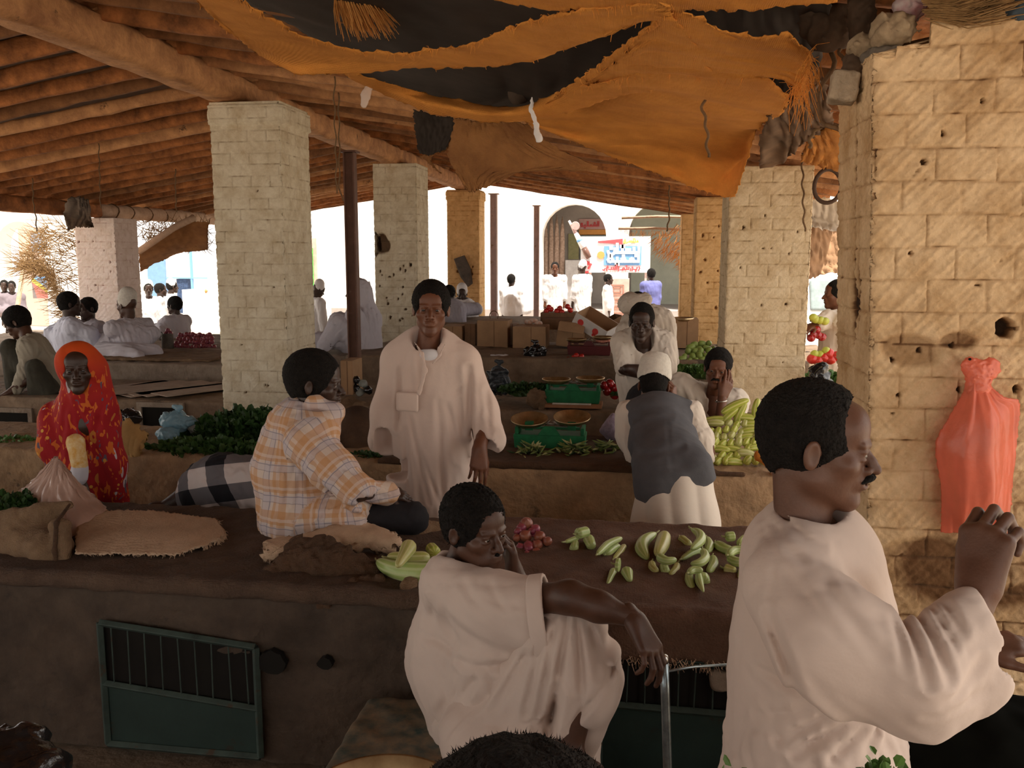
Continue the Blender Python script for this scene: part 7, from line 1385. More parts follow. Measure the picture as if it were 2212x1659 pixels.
# red produce on the cartons and in the alley stall
for i, (x, y, Y) in enumerate(((1180, 672, 10.5), (1190, 668, 10.5), (1203, 672, 10.5), (1214, 674, 10.5), (1232, 670, 10.5), (1226, 662, 10.5), (1186, 664, 10.5), (1209, 666, 10.5))): ball(at(x, y, Y), .035, M_tomato, 'tomato', 'sunlit tomato standing on the cartons before the men in the street', 'tomato', 'sunlit tomatoes on the cartons', tip=False)
stall_g = (('red_pepper', M_tomato, [(1755, 775), (1768, 778), (1780, 772), (1795, 776), (1806, 770), (1790, 764)], 'red tomatoes of the alley stall', 'red tomato on the alley stall beside the near pillar', 'tomato', .045), ('squash', M_squash, [(1760, 765), (1772, 766), (1785, 758), (1762, 690), (1772, 692), (1782, 694), (1757, 686)], 'squash of the alley stall', 'yellow green squash on the alley stall beside the near pillar', 'squash', .035), ('red_onion', M_pepper, [(1758, 722), (1768, 724), (1776, 728), (1752, 730), (1764, 712)], 'red onions of the alley stall', 'red onion on the alley stall under the vendor’s hands', 'onion', .035))
for nm, m_, pts, gp, lb, ct, r in stall_g:
    for (x, y) in pts: ball(at(x, y, 7.0 if y > 740 else 7.35), r, m_, nm, lb, ct, gp, tip=False)
tag(MB().box((at(1785, 780, 7.15)[0], 7.2, .40), (.5, .7, .80)).build('crate_stall', M_card), 'rough crate stall in the alley gap beside the near pillar', 'stall')
crumple('plastic_bag', at(1770, 815, 6.6), (.09, .1, .11), M_blackbag, 'black plastic bag on the alley stall beside the near pillar', 'bag', seed=5)
# ---------------------------------------------------------------- leafy greens
def greens(name, c, r, n, m, label, seed=0, ls=.035, cat='greens'):
    rr = np.random.RandomState(seed); b = MB(); c = np.asarray(c, float); r = np.asarray(r, float)
    for _ in range(n):
        d = rr.normal(size=3); d[2] = abs(d[2]); d /= np.linalg.norm(d); p = c+d*r*rr.uniform(.75, 1.03)*(1+.18*math.sin(d[0]*9+seed)*math.cos(d[1]*7)); f = nrm(d*.6+rr.normal(size=3)*.6+V3(0, 0, .25)); s_ = nrm(np.cross(f, rr.normal(size=3))); u_ = np.cross(s_, f); L_ = ls*rr.uniform(.6, 1.3); w = L_*.36
        b.add([p, p+f*L_*.4+s_*w+u_*L_*.08, p+f*L_*.8+s_*w*.8, p+f*L_-u_*L_*.15, p+f*L_*.8-s_*w*.8, p+f*L_*.4-s_*w+u_*L_*.08], [(0, 1, 2, 3), (0, 3, 4, 5)])
    o = b.build(name, m); tag(o, label, cat, None, 'stuff'); S = Sdf(); S.ell(c, r*.86); return o
def mound(c, r, m, parent): 
    S = Sdf(); S.ell(np.asarray(c, float), np.asarray(r, float)*.86); S.disp = lambda p: .012*noise3(p, 30, 2); q = sdf_obj('stems', [(S, .02)], m, parent, origin=np.array(parent.location)); q.location = (0, 0, 0)
GR = [('dark leafy greens heaped against the cream pillar, behind the checked figure', (540, 925), 5.34, (.44, .20, .20), 3600, M_leaf, .05), ('lighter bunches of leaves at the bench edge in front of the dark greens', (450, 968), 4.95, (.34, .11, .06), 1300, M_leaf2 if False else mat('mid green leaf', (.065, .125, .03), col2=(.03, .07, .015), scale=9, rough=.5), .05),
 ('dark herbs spread beside the grey-black bag on the third bench', (1135, 838), 6.95, (.20, .12, .05), 700, M_leaf, .035), ('green herbs below the marrow heap at right', (1500, 800), 8.35, (.28, .10, .06), 600, M_leaf2, .04), ('small herbs right of the red peppers', (1375, 848), 6.95, (.22, .1, .03), 300, M_leaf, .03),
 ('few green leaves left on the second bench at the far left', (30, 955), 5.05, (.16, .12, .02), 200, M_leaf2, .035), ('dark greens inside the open burlap sack at far left', (15, 1095), 3.35, (.16, .14, .08), 900, M_leaf, .035),
 ('dark greens beside the youth at the bench edge', (805, 990), 4.95, (.16, .08, .05), 500, M_leaf, .03), ('green leaves on the alley stall beside the near pillar', (1790, 820), 6.9, (.16, .12, .06), 260, M_leaf2, .06), ('green leaves above the marrow heap by the brownish pillar', (1572, 745), 8.8, (.06, .05, .05), 90, M_leaf, .06)]
for i, (lb, (x, y), Y, r, n, m_, ls) in enumerate(GR):
    c = at(x, y, Y); c[2] -= r[2]*.55; o = greens('leafy_greens', c, r, n, m_, lb, seed=i+3, ls=ls); mound(c, r, M_leaf, o)
greens('leafy_greens', at(1905, 1785, .95), (.034, .034, .072), 260, M_leaf2, 'fresh green leaves at the bottom edge under the man in profile', seed=31, ls=.015)
greens('leafy_greens', at(1583, 1775, .95), (.012, .014, .064), 60, M_leaf2, 'small green sprig at the bottom edge left of the robe', seed=32, ls=.014)
# ---------------------------------------------------------------- bags
def plastic_bag(px, py, Y, r, m, label, seed, knot=True, cell=.008, z=None):
    c = at(px, py, Y); t = empty('plastic_bag', tuple(c), label=label, cat='bag'); o = crumple('bag_body', c, r, m, None, seed=seed, cell=cell, amp=.30); o.parent = t; o.location = Vector(o.location)-Vector(t.location)
    if knot:
        S = Sdf(); k = c+V3(0, 0, r[2]*.9); S.cap(k, k+V3(0, 0, .02), .014, .010); S.ell(k+V3(-.02, 0, .035), (.022, .008, .016)); S.ell(k+V3(.022, 0, .03), (.02, .008, .018)); o = sdf_obj('knot', [(S, .005)], m); o.parent = t; o.location = Vector(o.location)-Vector(t.location)
    return t
plastic_bag(385, 912, 5.22, (.12, .09, .075), M_bluebag, 'larger pale blue knotted plastic bag beside the dark greens', 3)
plastic_bag(362, 940, 5.12, (.085, .07, .05), M_bluebag, 'smaller pale blue plastic bag lying in front of the larger one', 5, knot=False)
plastic_bag(425, 925, 5.25, (.06, .05, .05), M_clearbag, 'cloudy plastic bag of herbs right of the blue bags', 6, knot=False)
plastic_bag(278, 900, 5.42, (.10, .08, .075), M_blackbag, 'shiny black plastic bag behind the woman’s shoulder', 7, knot=False)
plastic_bag(1155, 763, 8.8, (.15, .10, .10), M_blackbag, 'black plastic bag standing left of the maroon scale', 9)
plastic_bag(1078, 822, 7.05, (.11, .10, .14), mat('grey black plastic', (.035, .04, .045), rough=.3, bump=.4, bscale=20), 'grey black bag beside the youth on the third bench', 11)
for i, (x, y) in enumerate(((768, 838), (783, 828), (795, 842), (778, 848), (768, 822))): plastic_bag(x, y, 6.95, (.035, .035, .032), M_clearbag if i % 2 else M_blackbag, ('cloudy' if i % 2 else 'black')+' little tied bag in the pile between plaid man and youth', 13+i, knot=False, cell=.007)['group'] = 'little bags between plaid man and youth'
crumple('plastic_sheet', at(1078, 772, 8.75), (.14, .08, .035), M_white, 'white crumpled plastic sheet on the platform left of the black bag', 'sheet', seed=4)
plastic_bag(30, 1655, 1.9, (.17, .12, .10), M_blackbag, 'shiny black plastic bag at the bottom left corner', 19, knot=False)
S = Sdf(); S.ell(at(2140, 1640, 1.95), (.30, .14, .13)); S.chain([at(2140, 1680, 1.95), at(2140, 1680, 1.95)*V3(1, 1, 0)+V3(0, 0, .16)], [.14, .16], k=.1); S.disp = lambda p: .02*noise3(p, 25, 2); tag(sdf_obj('dark_sack', [(S, .012)], mat('dull black sacking', (.004, .004, .003), rough=1, spec=.05)), 'dark heap of bags at the bottom right below the big sleeve', 'bag')
drape('paper_bag', [[(258, 912, 4.84), (285, 905, 4.84), (300, 930, 4.84), (316, 948, 4.84)], [(258, 945, 4.80), (280, 945, 4.80), (295, 955, 4.80), (312, 962, 4.80)], [(262, 982, 4.84), (282, 985, 4.84), (298, 990, 4.84), (306, 982, 4.84)]], M_ochre, 'ochre paper bag under the woman’s arm at the bench edge', 'bag', seed=61, nu=24, nv=20, amp=.006, sc=8, thick=.03)
# orange bag on the near pillar
t = empty('orange_plastic_bag', tuple(at(2110, 960, 2.44)), label='orange plastic bag hanging knotted from a nail on the near pillar', cat='bag')
def loc(o): o.parent = t; o.location = Vector(o.location)-Vector(t.location); return o
o = drape('bag_sheet', [[(2088, 835, 2.42), (2100, 828, 2.40), (2118, 826, 2.40), (2140, 838, 2.42)], [(2072, 865, 2.42), (2100, 870, 2.38), (2130, 868, 2.37), (2168, 858, 2.41)], [(2045, 910, 2.43), (2090, 930, 2.36), (2140, 920, 2.35), (2198, 868, 2.43)], [(2020, 962, 2.44), (2085, 985, 2.35), (2140, 990, 2.345), (2196, 930, 2.43)],
    [(2030, 1040, 2.44), (2085, 1050, 2.355), (2145, 1050, 2.35), (2188, 1030, 2.43)], [(2033, 1100, 2.44), (2085, 1105, 2.37), (2140, 1108, 2.37), (2182, 1100, 2.43)], [(2032, 1148, 2.45), (2085, 1150, 2.42), (2140, 1152, 2.42), (2182, 1158, 2.44)]], M_orangebag, seed=71, nu=60, nv=80, amp=.010, sc=7, thick=.0015, edge=.001); loc(o)
S = Sdf(); k = at(2112, 805, 2.41); S.ell(k, (.026, .02, .028)); S.cap(k, at(2112, 838, 2.41), .018, .03); S.ell(at(2095, 790, 2.41), (.020, .012, .02)); S.ell(at(2142, 795, 2.41), (.020, .010, .026)); S.disp = lambda p: -.006*np.abs(noise3(p, 130, 2)); loc(sdf_obj('knot', [(S, .003)], M_orangebag))
tag(MB().tube([at(2095, 778, 2.46), at(2095, 776, 2.40)], .004, 6).build('nail', M_dark), 'nail in the near pillar holding the orange bag', 'nail')
# ---------------------------------------------------------------- cartons
def carton(px0, py0, px1, py1, Y, depth, m, label, rz=0, tilt=0, roll=0, flaps=(), print_=False, zbase=None):
    a, b_ = at(px0, py0, Y), at(px1, py1, Y); w = b_[0]-a[0]; h = a[2]-b_[2]; c = V3((a[0]+b_[0])/2, Y+depth/2, (a[2]+b_[2])/2)
    t = empty('carton', tuple(c), label=label, cat='carton'); R_ = Matrix.Rotation(rz, 3, 'Z') @ Matrix.Rotation(tilt, 3, 'X') @ Matrix.Rotation(roll, 3, 'Y'); q = MB(); th = .006
    for (dx, dy, dz, sx, sy, sz) in ((0, -depth/2, 0, w, th, h), (0, depth/2, 0, w, th, h), (-w/2, 0, 0, th, depth, h), (w/2, 0, 0, th, depth, h), (0, 0, -h/2, w, depth, th)): q.box(R_ @ Vector((dx, dy, dz))+Vector(tuple(c)), (sx, sy, sz), R_)
    q.build('box_body', m, t)
    for f in flaps:
        if f == 'top': MB().box(R_ @ Vector((0, 0, h/2))+Vector(tuple(c)), (w, depth, .006), R_).build('lid', m, t)
        else:
            dx, an = (-w/2, .9) if f == 'l' else (w/2, -.9) if f == 'r' else (0, 0); 
            if f in 'lr': Rf = R_ @ Matrix.Rotation(an*-1.2, 3, 'Y'); MB().box(R_ @ Vector((dx+(-.07 if f == 'l' else .07), 0, h/2+.02))+Vector(tuple(c)), (.16, depth*.95, .005), Rf).build('flap', m, t)
            else: Rf = R_ @ Matrix.Rotation(.7, 3, 'X'); MB().box(R_ @ Vector((0, -depth/2-.05, h/2-.03))+Vector(tuple(c)), (w*.95, .15, .005), Rf).build('flap', m, t)
    if print_:
        q = MB()
        for (dx, dy, dz, sx, sy, sz) in ((0, -depth/2+.006, 0, w-.015, .004, h), (0, depth/2-.006, 0, w-.015, .004, h), (-w/2+.006, 0, 0, .004, depth-.015, h), (w/2-.006, 0, 0, .004, depth-.015, h), (0, 0, -h/2+.006, w-.015, depth-.015, .004)): q.box(R_ @ Vector((dx, dy, dz))+Vector(tuple(c)), (sx, sy, sz), R_)
        q.build('inner_lining', M_card, t)
        for k_ in (-.28, .2):
            for (r_, zz) in ((.036, .0), (.022, -.045)): MB().lathe([(.001, 0), (r_, 0), (r_, .003), (.001, .003)], R_ @ Vector((k_*w, -depth/2-.004, zz))+Vector(tuple(c)), 14, R_ @ Matrix(((1, 0, 0), (0, 0, 1), (0, -1, 0)))).build('printed_mark', M_red, t)
        MB().box(R_ @ Vector((-w/2-.004, 0, 0))+Vector(tuple(c)), (.003, depth*.85, h*.8), R_).build('printed_panel', mat('faded red print', (.60, .22, .24), vary=.25, scale=30), t)
    else: MB().box(R_ @ Vector((w*.06, -depth/2-.0045, 0))+Vector(tuple(c)), (.006, .002, h), R_).build('seam_tape', mat('dark tape seam', (.20, .11, .06)), t)
    return t
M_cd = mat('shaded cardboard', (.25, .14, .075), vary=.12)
carton(953, 705, 998, 742, 9.7, .35, M_card, 'carton with white lid at the left end of the carton row, beside the youth', flaps=('top',))
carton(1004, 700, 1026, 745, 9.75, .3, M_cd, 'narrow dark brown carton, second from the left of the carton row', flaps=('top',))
carton(1031, 693, 1096, 752, 9.6, .35, M_card, 'square brown carton below the grey steel post', flaps=('top',))
carton(1100, 700, 1112, 745, 9.8, .3, M_card2, 'narrow pale carton squeezed between two wide brown cartons', flaps=('top',))
carton(1108, 706, 1178, 752, 9.5, .38, M_card, 'wide low brown carton with a seam, middle of the row', flaps=('top',))
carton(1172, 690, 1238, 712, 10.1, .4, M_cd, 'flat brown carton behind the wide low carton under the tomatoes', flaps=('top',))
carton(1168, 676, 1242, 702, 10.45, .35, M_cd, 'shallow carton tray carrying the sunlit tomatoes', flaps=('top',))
carton(1204, 700, 1262, 750, 9.5, .3, M_card, 'brown carton leaning sideways with an open flap', roll=.12, flaps=('f',))
carton(1245, 688, 1325, 718, 9.45, .36, M_cardw, 'tilted white and red printed carton on top of the row', roll=.52, rz=-.35, print_=True, tilt=.15)
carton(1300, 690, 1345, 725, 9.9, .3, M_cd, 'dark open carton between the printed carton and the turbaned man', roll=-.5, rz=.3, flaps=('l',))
carton(1455, 690, 1507, 752, 9.6, .35, M_card, 'large brown carton at the right end of the row by the brownish pillar', flaps=('top',))
carton(736, 780, 762, 852, 6.9, .25, M_card, 'upright orange brown carton behind the plaid man’s face', flaps=('top',))
c = at(1477, 688, 9.65); tag(MB().lathe([(.001, -.02), (.07, -.018), (.11, .01), (.115, .012), (.07, -.028), (.001, -.03)], tuple(c), 24).build('brass_bowl', M_brass, smooth=True), 'shallow brass bowl standing on the right end carton', 'bowl')
for (x, y, s_) in ((1068, 692, 1), (1100, 700, .6)):
    c = at(1067, 684, 9.9)
b = MB(); c = at(1067, 682, 9.95); b.tube([c+V3(math.cos(a)*.05, 0, math.sin(a)*.055) for a in np.linspace(-1.3, 4.2, 18)], .005, 5); tag(b.build('wire_loop', M_string, smooth=True), 'thin wire loop standing on the square brown carton', 'wire')
for i, (x, y) in enumerate(((1140, 696), (1152, 692), (1163, 698))): crumple('peeled_scrap', at(x, y, 9.9), (.05, .04, .02), mat('orange white peel', (.75, .40, .25), col2=(.8, .75, .7), scale=30), 'orange and white scrap lying on the middle carton', 'scrap', seed=i, cell=.009)['group'] = 'scraps on the middle carton'
# cardboard mats laid on the third bench
rr = random.Random(12)
for i, (x, w, an) in enumerate(((262, .34, .25), (300, .30, .2), (340, .30, .28), (380, .30, .22), (420, .30, .3), (455, .28, .22), (285, .26, -.1), (400, .24, .35))):
    c = at(x, 836, 7.15); c[2] = ZB+.016+.006*(i % 3); q = MB().box(tuple(c), (w, .95, .006), Matrix.Rotation(-an-.35, 3, 'Z')).build('cardboard_mat', M_card2); tag(q, 'flattened pale cardboard laid on the third bench left of the cream pillar', 'cardboard', 'flattened cardboard on the third bench')
# burlap on the left platform edge
for (x, w, lb) in ((430, .8, 'right of the tin can'), (300, 1.0, 'under the old man in the white cap')): 
    c = at(x, 765, 8.6); S = Sdf(); S.box(V3(c[0], 8.5, .825), (w/2, .45, .016), rd=.012); S.disp = lambda p: .012*noise3(p, 22, 4); tag(sdf_obj('burlap_mat', [(S, .014)], M_burlap), 'brown burlap laid on the left platform '+lb, 'burlap')
# ---------------------------------------------------------------- sacks on the foreground bench
S = Sdf(); S.box(V3(-.02, 3.30, ZB+.008), (.62, .46, .012), rd=.01); S.box(V3(-.02, 2.815, ZB-.075), (.60, .018, .085), rd=.015, k=.03); S.cap(V3(-.62, 2.83, ZB-.01), V3(.58, 2.83, ZB-.01), .030, k=.03); S.cap(V3(-.62, 3.74, ZB+.01), V3(.58, 3.74, ZB+.01), .022, k=.02)
S.disp = lambda p: .007*noise3(p, 26, 3)+.010*noise3(p*V3(1, 1, .3), 20, 8)*(p[:, 1] < 2.86)
o = sdf_obj('sacking_cover', [(S, .009)], M_cover); tag(o, 'red brown sacking cover on the foreground bench under the melons, hanging over its edge', 'sackcloth')
b = MB(); rr = random.Random(2)
for _ in range(420):
    x = rr.uniform(-.6, .56); p = Vector((x, 2.80+rr.uniform(-.015, .01), ZB-.155+rr.uniform(-.01, .02))); b.tube([p, p+Vector((rr.uniform(-.02, .02), rr.uniform(-.02, 0), -rr.uniform(.004, .028)))], [.0015, .0008], 3, caps=False)
fo = b.build('frayed_edge', M_burlap3, o, origin=np.array(o.location)); fo.location = (0, 0, 0); fo['kind'] = 'stuff'
S = Sdf(); S.box(V3(-2.1, 3.30, ZB+.004), (1.42, .46, .010), rd=.008); S.cap(V3(-3.5, 2.85, ZB-.012), V3(-.7, 2.85, ZB-.012), .030, k=.03); S.disp = lambda p: .010*noise3(p, 17, 3)+.004*noise3(p, 60, 5)
tag(sdf_obj('sacking_cover', [(S, .011)], mat('dusty dark sacking', (.115, .072, .048), col2=(.07, .042, .028), scale=6, bump=.6, bscale=90, wave=(90, .35), rough=.95)), 'dusty dark brown sacking spread over the left part of the foreground bench', 'sackcloth')
# open burlap sack of greens, far left
t = empty('burlap_sack', (float(at(70, 1240, 3.1)[0]), 3.15, ZB), label='bulging brown burlap sack with open mouth at the left edge of the foreground bench', cat='sack')
S = Sdf(); S.chain([at(-60, 1200, 3.25), at(60, 1175, 3.15), at(110, 1190, 3.05)], [.16, .12, .09], k=.06); S.chain([at(10, 1130, 3.12), at(90, 1110, 3.12), at(150, 1088, 3.15)], [.05, .035, .018], k=.05, n=V3(0, 1, 0), f=1.5); S.cap(at(130, 1140, 3.03), at(140, 1230, 3.0), .042, .03, k=.02); S.ell(at(10, 1100, 3.28), (.17, .13, .08), k=.02, op='-')
S.disp = lambda p: -.012*(np.abs(noise3(p, 24, 3))-.4)-.006*np.abs(noise3(p, 60, 5)); loc = lambda o: (setattr(o, 'parent', t), setattr(o, 'location', Vector(o.location)-Vector(t.location)))
loc(sdf_obj('sack_body', [(S, .008)], M_burlap)); K = Sdf(); K.chain([at(150, 1090, 3.12), at(122, 1130, 3.0), at(118, 1190, 2.97), at(125, 1240, 2.98)], [.006, .009, .009, .007], k=.01); loc(sdf_obj('dark_seam', [(K, .004)], M_burlap2))
drape('plastic_sack', [[(118, 990, 3.55), (122, 988, 3.55), (128, 992, 3.55), (133, 1000, 3.55)], [(75, 1035, 3.5), (115, 1035, 3.46), (150, 1035, 3.46), (172, 1040, 3.5)], [(30, 1075, 3.45), (95, 1080, 3.38), (160, 1080, 3.38), (215, 1085, 3.45)], [(20, 1100, 3.4), (100, 1115, 3.3), (170, 1120, 3.3), (246, 1118, 3.4)], [(20, 1140, 3.4), (100, 1150, 3.25), (170, 1160, 3.25), (235, 1150, 3.4)]],
    M_poly, 'pinkish woven plastic sack peaked up behind the burlap sack at left', 'sack', seed=81, nu=60, nv=50, amp=.012, sc=26, thick=.004)
drape('burlap_cloth', [[(165, 1112, 'z', .74), (260, 1104, 'z', .75), (340, 1106, 'z', .735), (400, 1114, 'z', .72), (466, 1122, 'z', .71)], [(170, 1135, 'z', .72), (260, 1132, 'z', .73), (350, 1134, 'z', .725), (420, 1142, 'z', .71), (486, 1152, 'z', .70)], [(165, 1165, 'z', .71), (260, 1165, 'z', .72), (350, 1166, 'z', .715), (420, 1170, 'z', .71), (472, 1164, 'z', .70)], [(165, 1198, 'z', .70), (240, 1198, 'z', .70), (320, 1199, 'z', .70), (380, 1200, 'z', .70), (440, 1180, 'z', .70)]],
    M_burlap3, 'pale burlap cloth laid flat on the foreground bench left of the plaid man', 'sackcloth', seed=83, nu=80, nv=30, amp=.004, fray=[('r', 160, .05), ('b', 50, .015)], thick=.006, edge=.003)
# seat cushion and crumpled sack by the plaid man
drape('burlap_cushion', [[(575, 1178, 'z', .73), (640, 1170, 'z', .73), (720, 1145, 'z', .74), (790, 1138, 'z', .73), (850, 1160, 'z', .73)], [(572, 1190, 'z', .73), (640, 1180, 'z', .73), (720, 1165, 'z', .74), (800, 1160, 'z', .74), (862, 1176, 'z', .73)], [(576, 1206, 'z', .70), (640, 1200, 'z', .70), (720, 1188, 'z', .70), (790, 1186, 'z', .70), (848, 1188, 'z', .70)]], M_burlap3, 'pale folded burlap sack under the plaid man', 'sackcloth', seed=85, nu=60, nv=24, amp=.008, thick=.025, fray=[('l', 40, .03)])
t = empty('crumpled_sack', (float(at(680, 1230, 3.1)[0]), 3.1, ZB), label='crumpled dark brown burlap sack with loose twine lying in front of the plaid man', cat='sack')
S = Sdf(); S.chain([at(600, 1240, 3.02), at(655, 1222, 3.08), at(720, 1225, 3.05), at(800, 1238, 3.05)], [.055, .085, .075, .05], k=.04); S.chain([at(610, 1292, 2.92), at(720, 1290, 2.90), at(815, 1262, 2.96)], [.022, .036, .040], k=.02); S.chain([at(640, 1175, 3.12), at(700, 1180, 3.1), at(750, 1200, 3.06)], [.03, .04, .03], k=.02); S.ell(at(672, 1262, 2.94), (.055, .05, .022), k=.015, op='-')
S.disp = lambda p: -.026*(np.abs(noise3(p, 34, 6))-.35)-.008*np.abs(noise3(p, 80, 2)); loc(sdf_obj('sack_body', [(S, .006)], M_burlap2)); b = MB(); rr = random.Random(9)
for _ in range(34):
    a0 = Vector(tuple(at(560+rr.uniform(-10, 10), 1290+rr.uniform(-10, 10), 2.90))); P_ = [a0]
    for k in range(7): P_.append(P_[-1]+Vector((rr.uniform(-.004, .022), rr.uniform(-.008, .008), rr.uniform(-.010, .014))))
    b.tube(P_, .0014, 3, caps=False)
tw = b.build('twine', M_burlap3, t); tw['kind'] = 'stuff'
S = Sdf(); S.chain([at(870, 1160, 3.5), at(900, 1150, 3.55), at(950, 1150, 3.6)], [.05, .06, .05], k=.03); S.disp = lambda p: -.014*(np.abs(noise3(p, 34, 6))-.35); tag(sdf_obj('crumpled_sack', [(S, .007)], M_burlap), 'reddish crumpled sack between the plaid man’s knee and the seated man', 'sack')
S = Sdf(); S.chain([at(885, 1262, 2.93), at(878, 1290, 2.88)], [.03, .035], k=.03); S.disp = lambda p: -.010*(np.abs(noise3(p, 60, 6))-.35); tag(sdf_obj('sack_corner', [(S, .005)], M_burlap), 'ragged sack corner hanging at the bench edge behind the seated man’s back', 'sackcloth')
# sacks on the second bench beside the youth
crumple('brown_sack', at(765, 890, 6.7), (.20, .16, .10), M_burlap, 'crumpled brown sack mound between plaid man and youth', 'sack', seed=21, cell=.011)
o = MB().tube([at(772, 905, 5.5), at(772, 985, 5.2)], [.115, .12], 20).build('sack_roll', M_burlap2, smooth=True); tag(o, 'upright dark sack roll standing behind the plaid man’s arm', 'sack')
crumple('brown_sack', at(1160, 862, 6.72), (.09, .08, .10), M_burlap, 'small brown sack slumped left of the rear green scale', 'sack', seed=23, cell=.009)
crumple('brown_sack', at(820, 1010, 4.95), (.10, .07, .03), M_burlap2, 'dark rag at the bench edge beside the youth’s sleeve', 'rag', seed=24, cell=.009)
S = Sdf(); S.box(V3(-.55, 5.22, ZB+.012), (.95, .42, .012), rd=.01); S.cap(V3(-1.5, 4.81, ZB), V3(.55, 4.81, ZB), .016); S.disp = lambda p: .006*noise3(p, 25, 3); tag(sdf_obj('sacking_cover', [(S, .013)], M_burlap2), 'dark sacking under the front green scale and okra heaps', 'sackcloth')
S = Sdf(); S.chain([at(1640, 985, 4.95), at(1665, 1000, 4.9), at(1690, 1030, 4.8)], [.03, .03, .02], k=.02); S.disp = lambda p: .005*noise3(p, 60, 2); tag(sdf_obj('orange_sacking', [(S, .008)], M_sack), 'orange brown sacking at the right foot of the squash heap', 'sackcloth')
# ---------------------------------------------------------------- things round the foreground
t = empty('tube_frame', (float(at(1437, 1650, 2.3)[0]), 2.3, 0), label='thin chromed metal tube standing upright in front of the right hatch', cat='tube')
a = at(1434, 1422, 2.3); MB().tube([a+V3(0, .0, -.0), at(1437, 1500, 2.3), at(1442, 1659, 2.3), V3(at(1447, 1659, 2.3)[0], 2.3, 0.0)], .0125, 12).build('upright', M_pipe, t, smooth=True)
MB().lathe([(.001, .012), (.010, .009), (.0135, 0), (.0135, -.012), (.001, -.012)], tuple(a), 12).build('end_cap', M_metal, t, smooth=True); MB().tube([at(1440, 1450, 2.32), at(1500, 1440, 2.4), at(1640, 1432, 2.5)], .004, 6).build('cross_wire', M_pipe, t, smooth=True)
t = empty('brass_dish', tuple(at(820, 1690, .95)), label='large worn brass dish at the bottom edge, left of the dark curly head', cat='dish')
c = at(818, 1758, .95); MB().lathe([(.001, -.05), (.07, -.048), (.098, -.015), (.108, .006), (.111, .007), (.104, -.016), (.075, -.056), (.001, -.058)], tuple(c+V3(0, 0, .0)), 48, Matrix.Rotation(.05, 3, 'X')).build('bowl', M_brass, t, smooth=True)
S = Sdf(); S.box(V3(-.62, 2.5, .315), (.30, .26, .035), rd=.03); S.disp = lambda p: .006*noise3(p, 30, 2); tag(sdf_obj('seat_cushion', [(S, .009)], mat('brown and green checked cushion', (.26, .18, .11), col2=(.05, .085, .08), scale=13)), 'brown and green patterned cushion under the seated man', 'cushion')
t = empty('wooden_crate', (-.55, 2.48, 0), label='low wooden crate seat carrying the patterned cushion and the seated man', cat='crate'); b = MB()
for z in (.05, .13, .21): b.box((-.55, 2.24, z), (.66, .02, .06)); b.box((-.55, 2.72, z), (.66, .02, .06))
b.build('slats', M_wood, t); b = MB()
for dx in (-.32, .32): b.box((-.55+dx, 2.48, .14), (.02, .5, .28))
b.build('side_boards', M_wood, t); MB().box((-.55, 2.48, .265), (.68, .52, .02)).build('top_board', M_wood, t)
tag(MB().box((.02, 2.28, .115), (.42, .34, .23)).build('stone_block', M_plaster2, bevel=.02), 'rough stone block under the seated man’s foot', 'block')
# ---------------------------------------------------------------- two more half-hidden people
p12 = person((-2.1, 4.15, 0), 'figure bending down behind the bench, back covered by black and white checked cloth')
chk = mat('black and white checked cotton', (.6, .6, .6), rough=.85, bump=.1, bscale=30); N = chk.node_tree.nodes; L = chk.node_tree.links; a_ = N.new('ShaderNodeAttribute'); a_.attribute_name = 'pat'
def _bands(ax):
    s_ = N.new('ShaderNodeSeparateXYZ'); L.new(a_.outputs['Vector'], s_.inputs[0]); m1 = N.new('ShaderNodeMath'); m1.operation = 'ADD'; m1.inputs[1].default_value = 20; L.new(s_.outputs[ax], m1.inputs[0]); m2 = N.new('ShaderNodeMath'); m2.operation = 'MODULO'; m2.inputs[1].default_value = .2; L.new(m1.outputs[0], m2.inputs[0]); m3 = N.new('ShaderNodeMath'); m3.operation = 'LESS_THAN'; m3.inputs[1].default_value = .09; L.new(m2.outputs[0], m3.inputs[0]); return m3.outputs[0]
x1_ = N.new('ShaderNodeMath'); x1_.operation = 'ADD'; L.new(_bands('X'), x1_.inputs[0]); L.new(_bands('Y'), x1_.inputs[1]); x2_ = N.new('ShaderNodeMath'); x2_.operation = 'DIVIDE'; L.new(x1_.outputs[0], x2_.inputs[0]); x2_.inputs[1].default_value = 2
rp = N.new('ShaderNodeValToRGB'); L.new(x2_.outputs[0], rp.inputs[0]); e = rp.color_ramp.elements; e[0].color = (.62, .55, .53, 1); e[0].position = .2; e[1].color = (.012, .012, .016, 1); e[1].position = .9; e_ = e.new(.5); e_.color = (.15, .14, .15, 1); L.new(rp.outputs[0], N['Principled BSDF'].inputs['Base Color'])
B = Sdf(); B.cap(V3(-2.0, 4.2, .66), V3(-2.3, 4.2, .56), .09, .08); B.cap(V3(-2.05, 4.2, .6), V3(-2.05, 4.2, .05), .08, .05); B.cap(V3(-1.9, 4.25, .6), V3(-1.9, 4.25, .05), .08, .05); S, L_, R_ = head_sdf(V3(-2.5, 4.15, .45), V3(-.5, 0, -.85)); S.cap(V3(-2.5, 4.15, .5), V3(-2.3, 4.2, .62), .05, .08); sdf_obj('body', [(B, .012), (S, .01)], M_skin3, p12)
G = Sdf(); G.chain([at(445, 1055, 4.12), at(480, 1045, 4.15), at(545, 1052, 4.2), at(590, 1065, 4.2)], [.135, .150, .145, .12], k=.06); G.chain([at(432, 1075, 4.12), at(445, 1150, 4.1)], [.115, .09], k=.05); G.cap(at(540, 1080, 4.2), at(540, 1200, 4.2), .14, .13, k=.05)
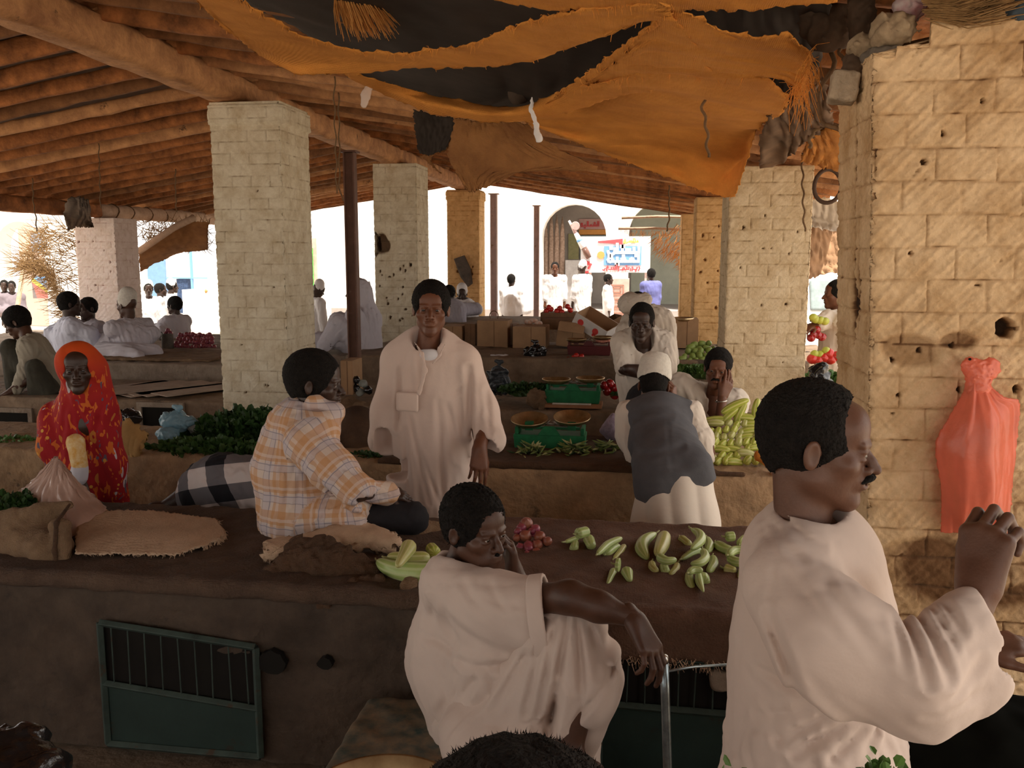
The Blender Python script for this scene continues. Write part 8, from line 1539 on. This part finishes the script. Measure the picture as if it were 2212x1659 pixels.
G.disp = lambda p: -.016*(np.abs(noise3(p*V3(1, 1, .6), 30, 3))-.4)-.006*np.abs(noise3(p, 66, 5)); cc = at(500, 1075, 4.15); sdf_obj('checked_cloth', [(G, .008)], chk, p12, pat=lambda V: np.stack([(V[:, 0]-cc[0])*1.0+.4*(V[:, 2]-cc[2]), (V[:, 2]-cc[2])-.2*(V[:, 0]-cc[0])+.3*(V[:, 1]-cc[1])+.03, V[:, 1]], 1))
p13 = person((-.25, 5.9, 0), 'person bending low with a lilac patterned cap, half hidden behind the man in the waistcoat')
hc = at(1345, 935, 5.55); S, L_, R_ = head_sdf(hc, V3(-.3, .3, -.9), V3(-.85, -.3, .2)); S.cap(hc, V3(.0, 5.9, .85), .06, .10); B = Sdf(); B.cap(V3(.05, 5.95, .85), V3(.1, 6.1, .2), .15, .12); sdf_obj('body', [(S, .008), (B, .014)], M_skin3, p13)
S = Sdf(); u_ = nrm(at(1318, 915, 5.5)-at(1350, 935, 5.55)); S.cap(hc+u_*.07, hc+u_*.105, .088, .080, k=.01); S.ell(hc, (.09, .09, .09), k=.01, op='-'); S.box(hc+u_*.21, (.2, .2, .06), frame(V3(0, 1, 0), u_), rd=.005, k=.01, op='-'); S.disp = lambda p: .003*noise3(p, 90, 2); sdf_obj('cap', [(S, .006)], M_purple, p13)
S = Sdf(); S.cap(V3(.06, 5.95, .85), V3(.1, 6.1, .15), .18, .16); S.disp = folds(V3(0, 0, 1), 12, .01, 3); sdf_obj('robe', [(S, .012)], M_black, p13)

# low tables just under the picture that carry the brass dish and the greens
def stand(x, y, w, d, z, label):
    t = empty('wooden_table', (x, y, 0), label=label, cat='table'); MB().box((x, y, z-.012), (w, d, .024)).build('table_top', M_wood, t, bevel=.003)
    for sx in (-1, 1):
        for sy in (-1, 1): MB().box((x+sx*(w/2-.03), y+sy*(d/2-.03), (z-.024)/2), (.035, .035, z-.024)).build('leg', M_wood, t)
c = at(818, 1758, .95); stand(float(c[0]), .93, .34, .26, float(c[2])-.060, 'small tall wooden table under the brass dish at the bottom edge')
c = at(1880, 1785, .95); stand(float(c[0])-.085, .95, .36, .10, float(c[2])-.045, 'tall wooden table under the green leaves at the bottom right edge')
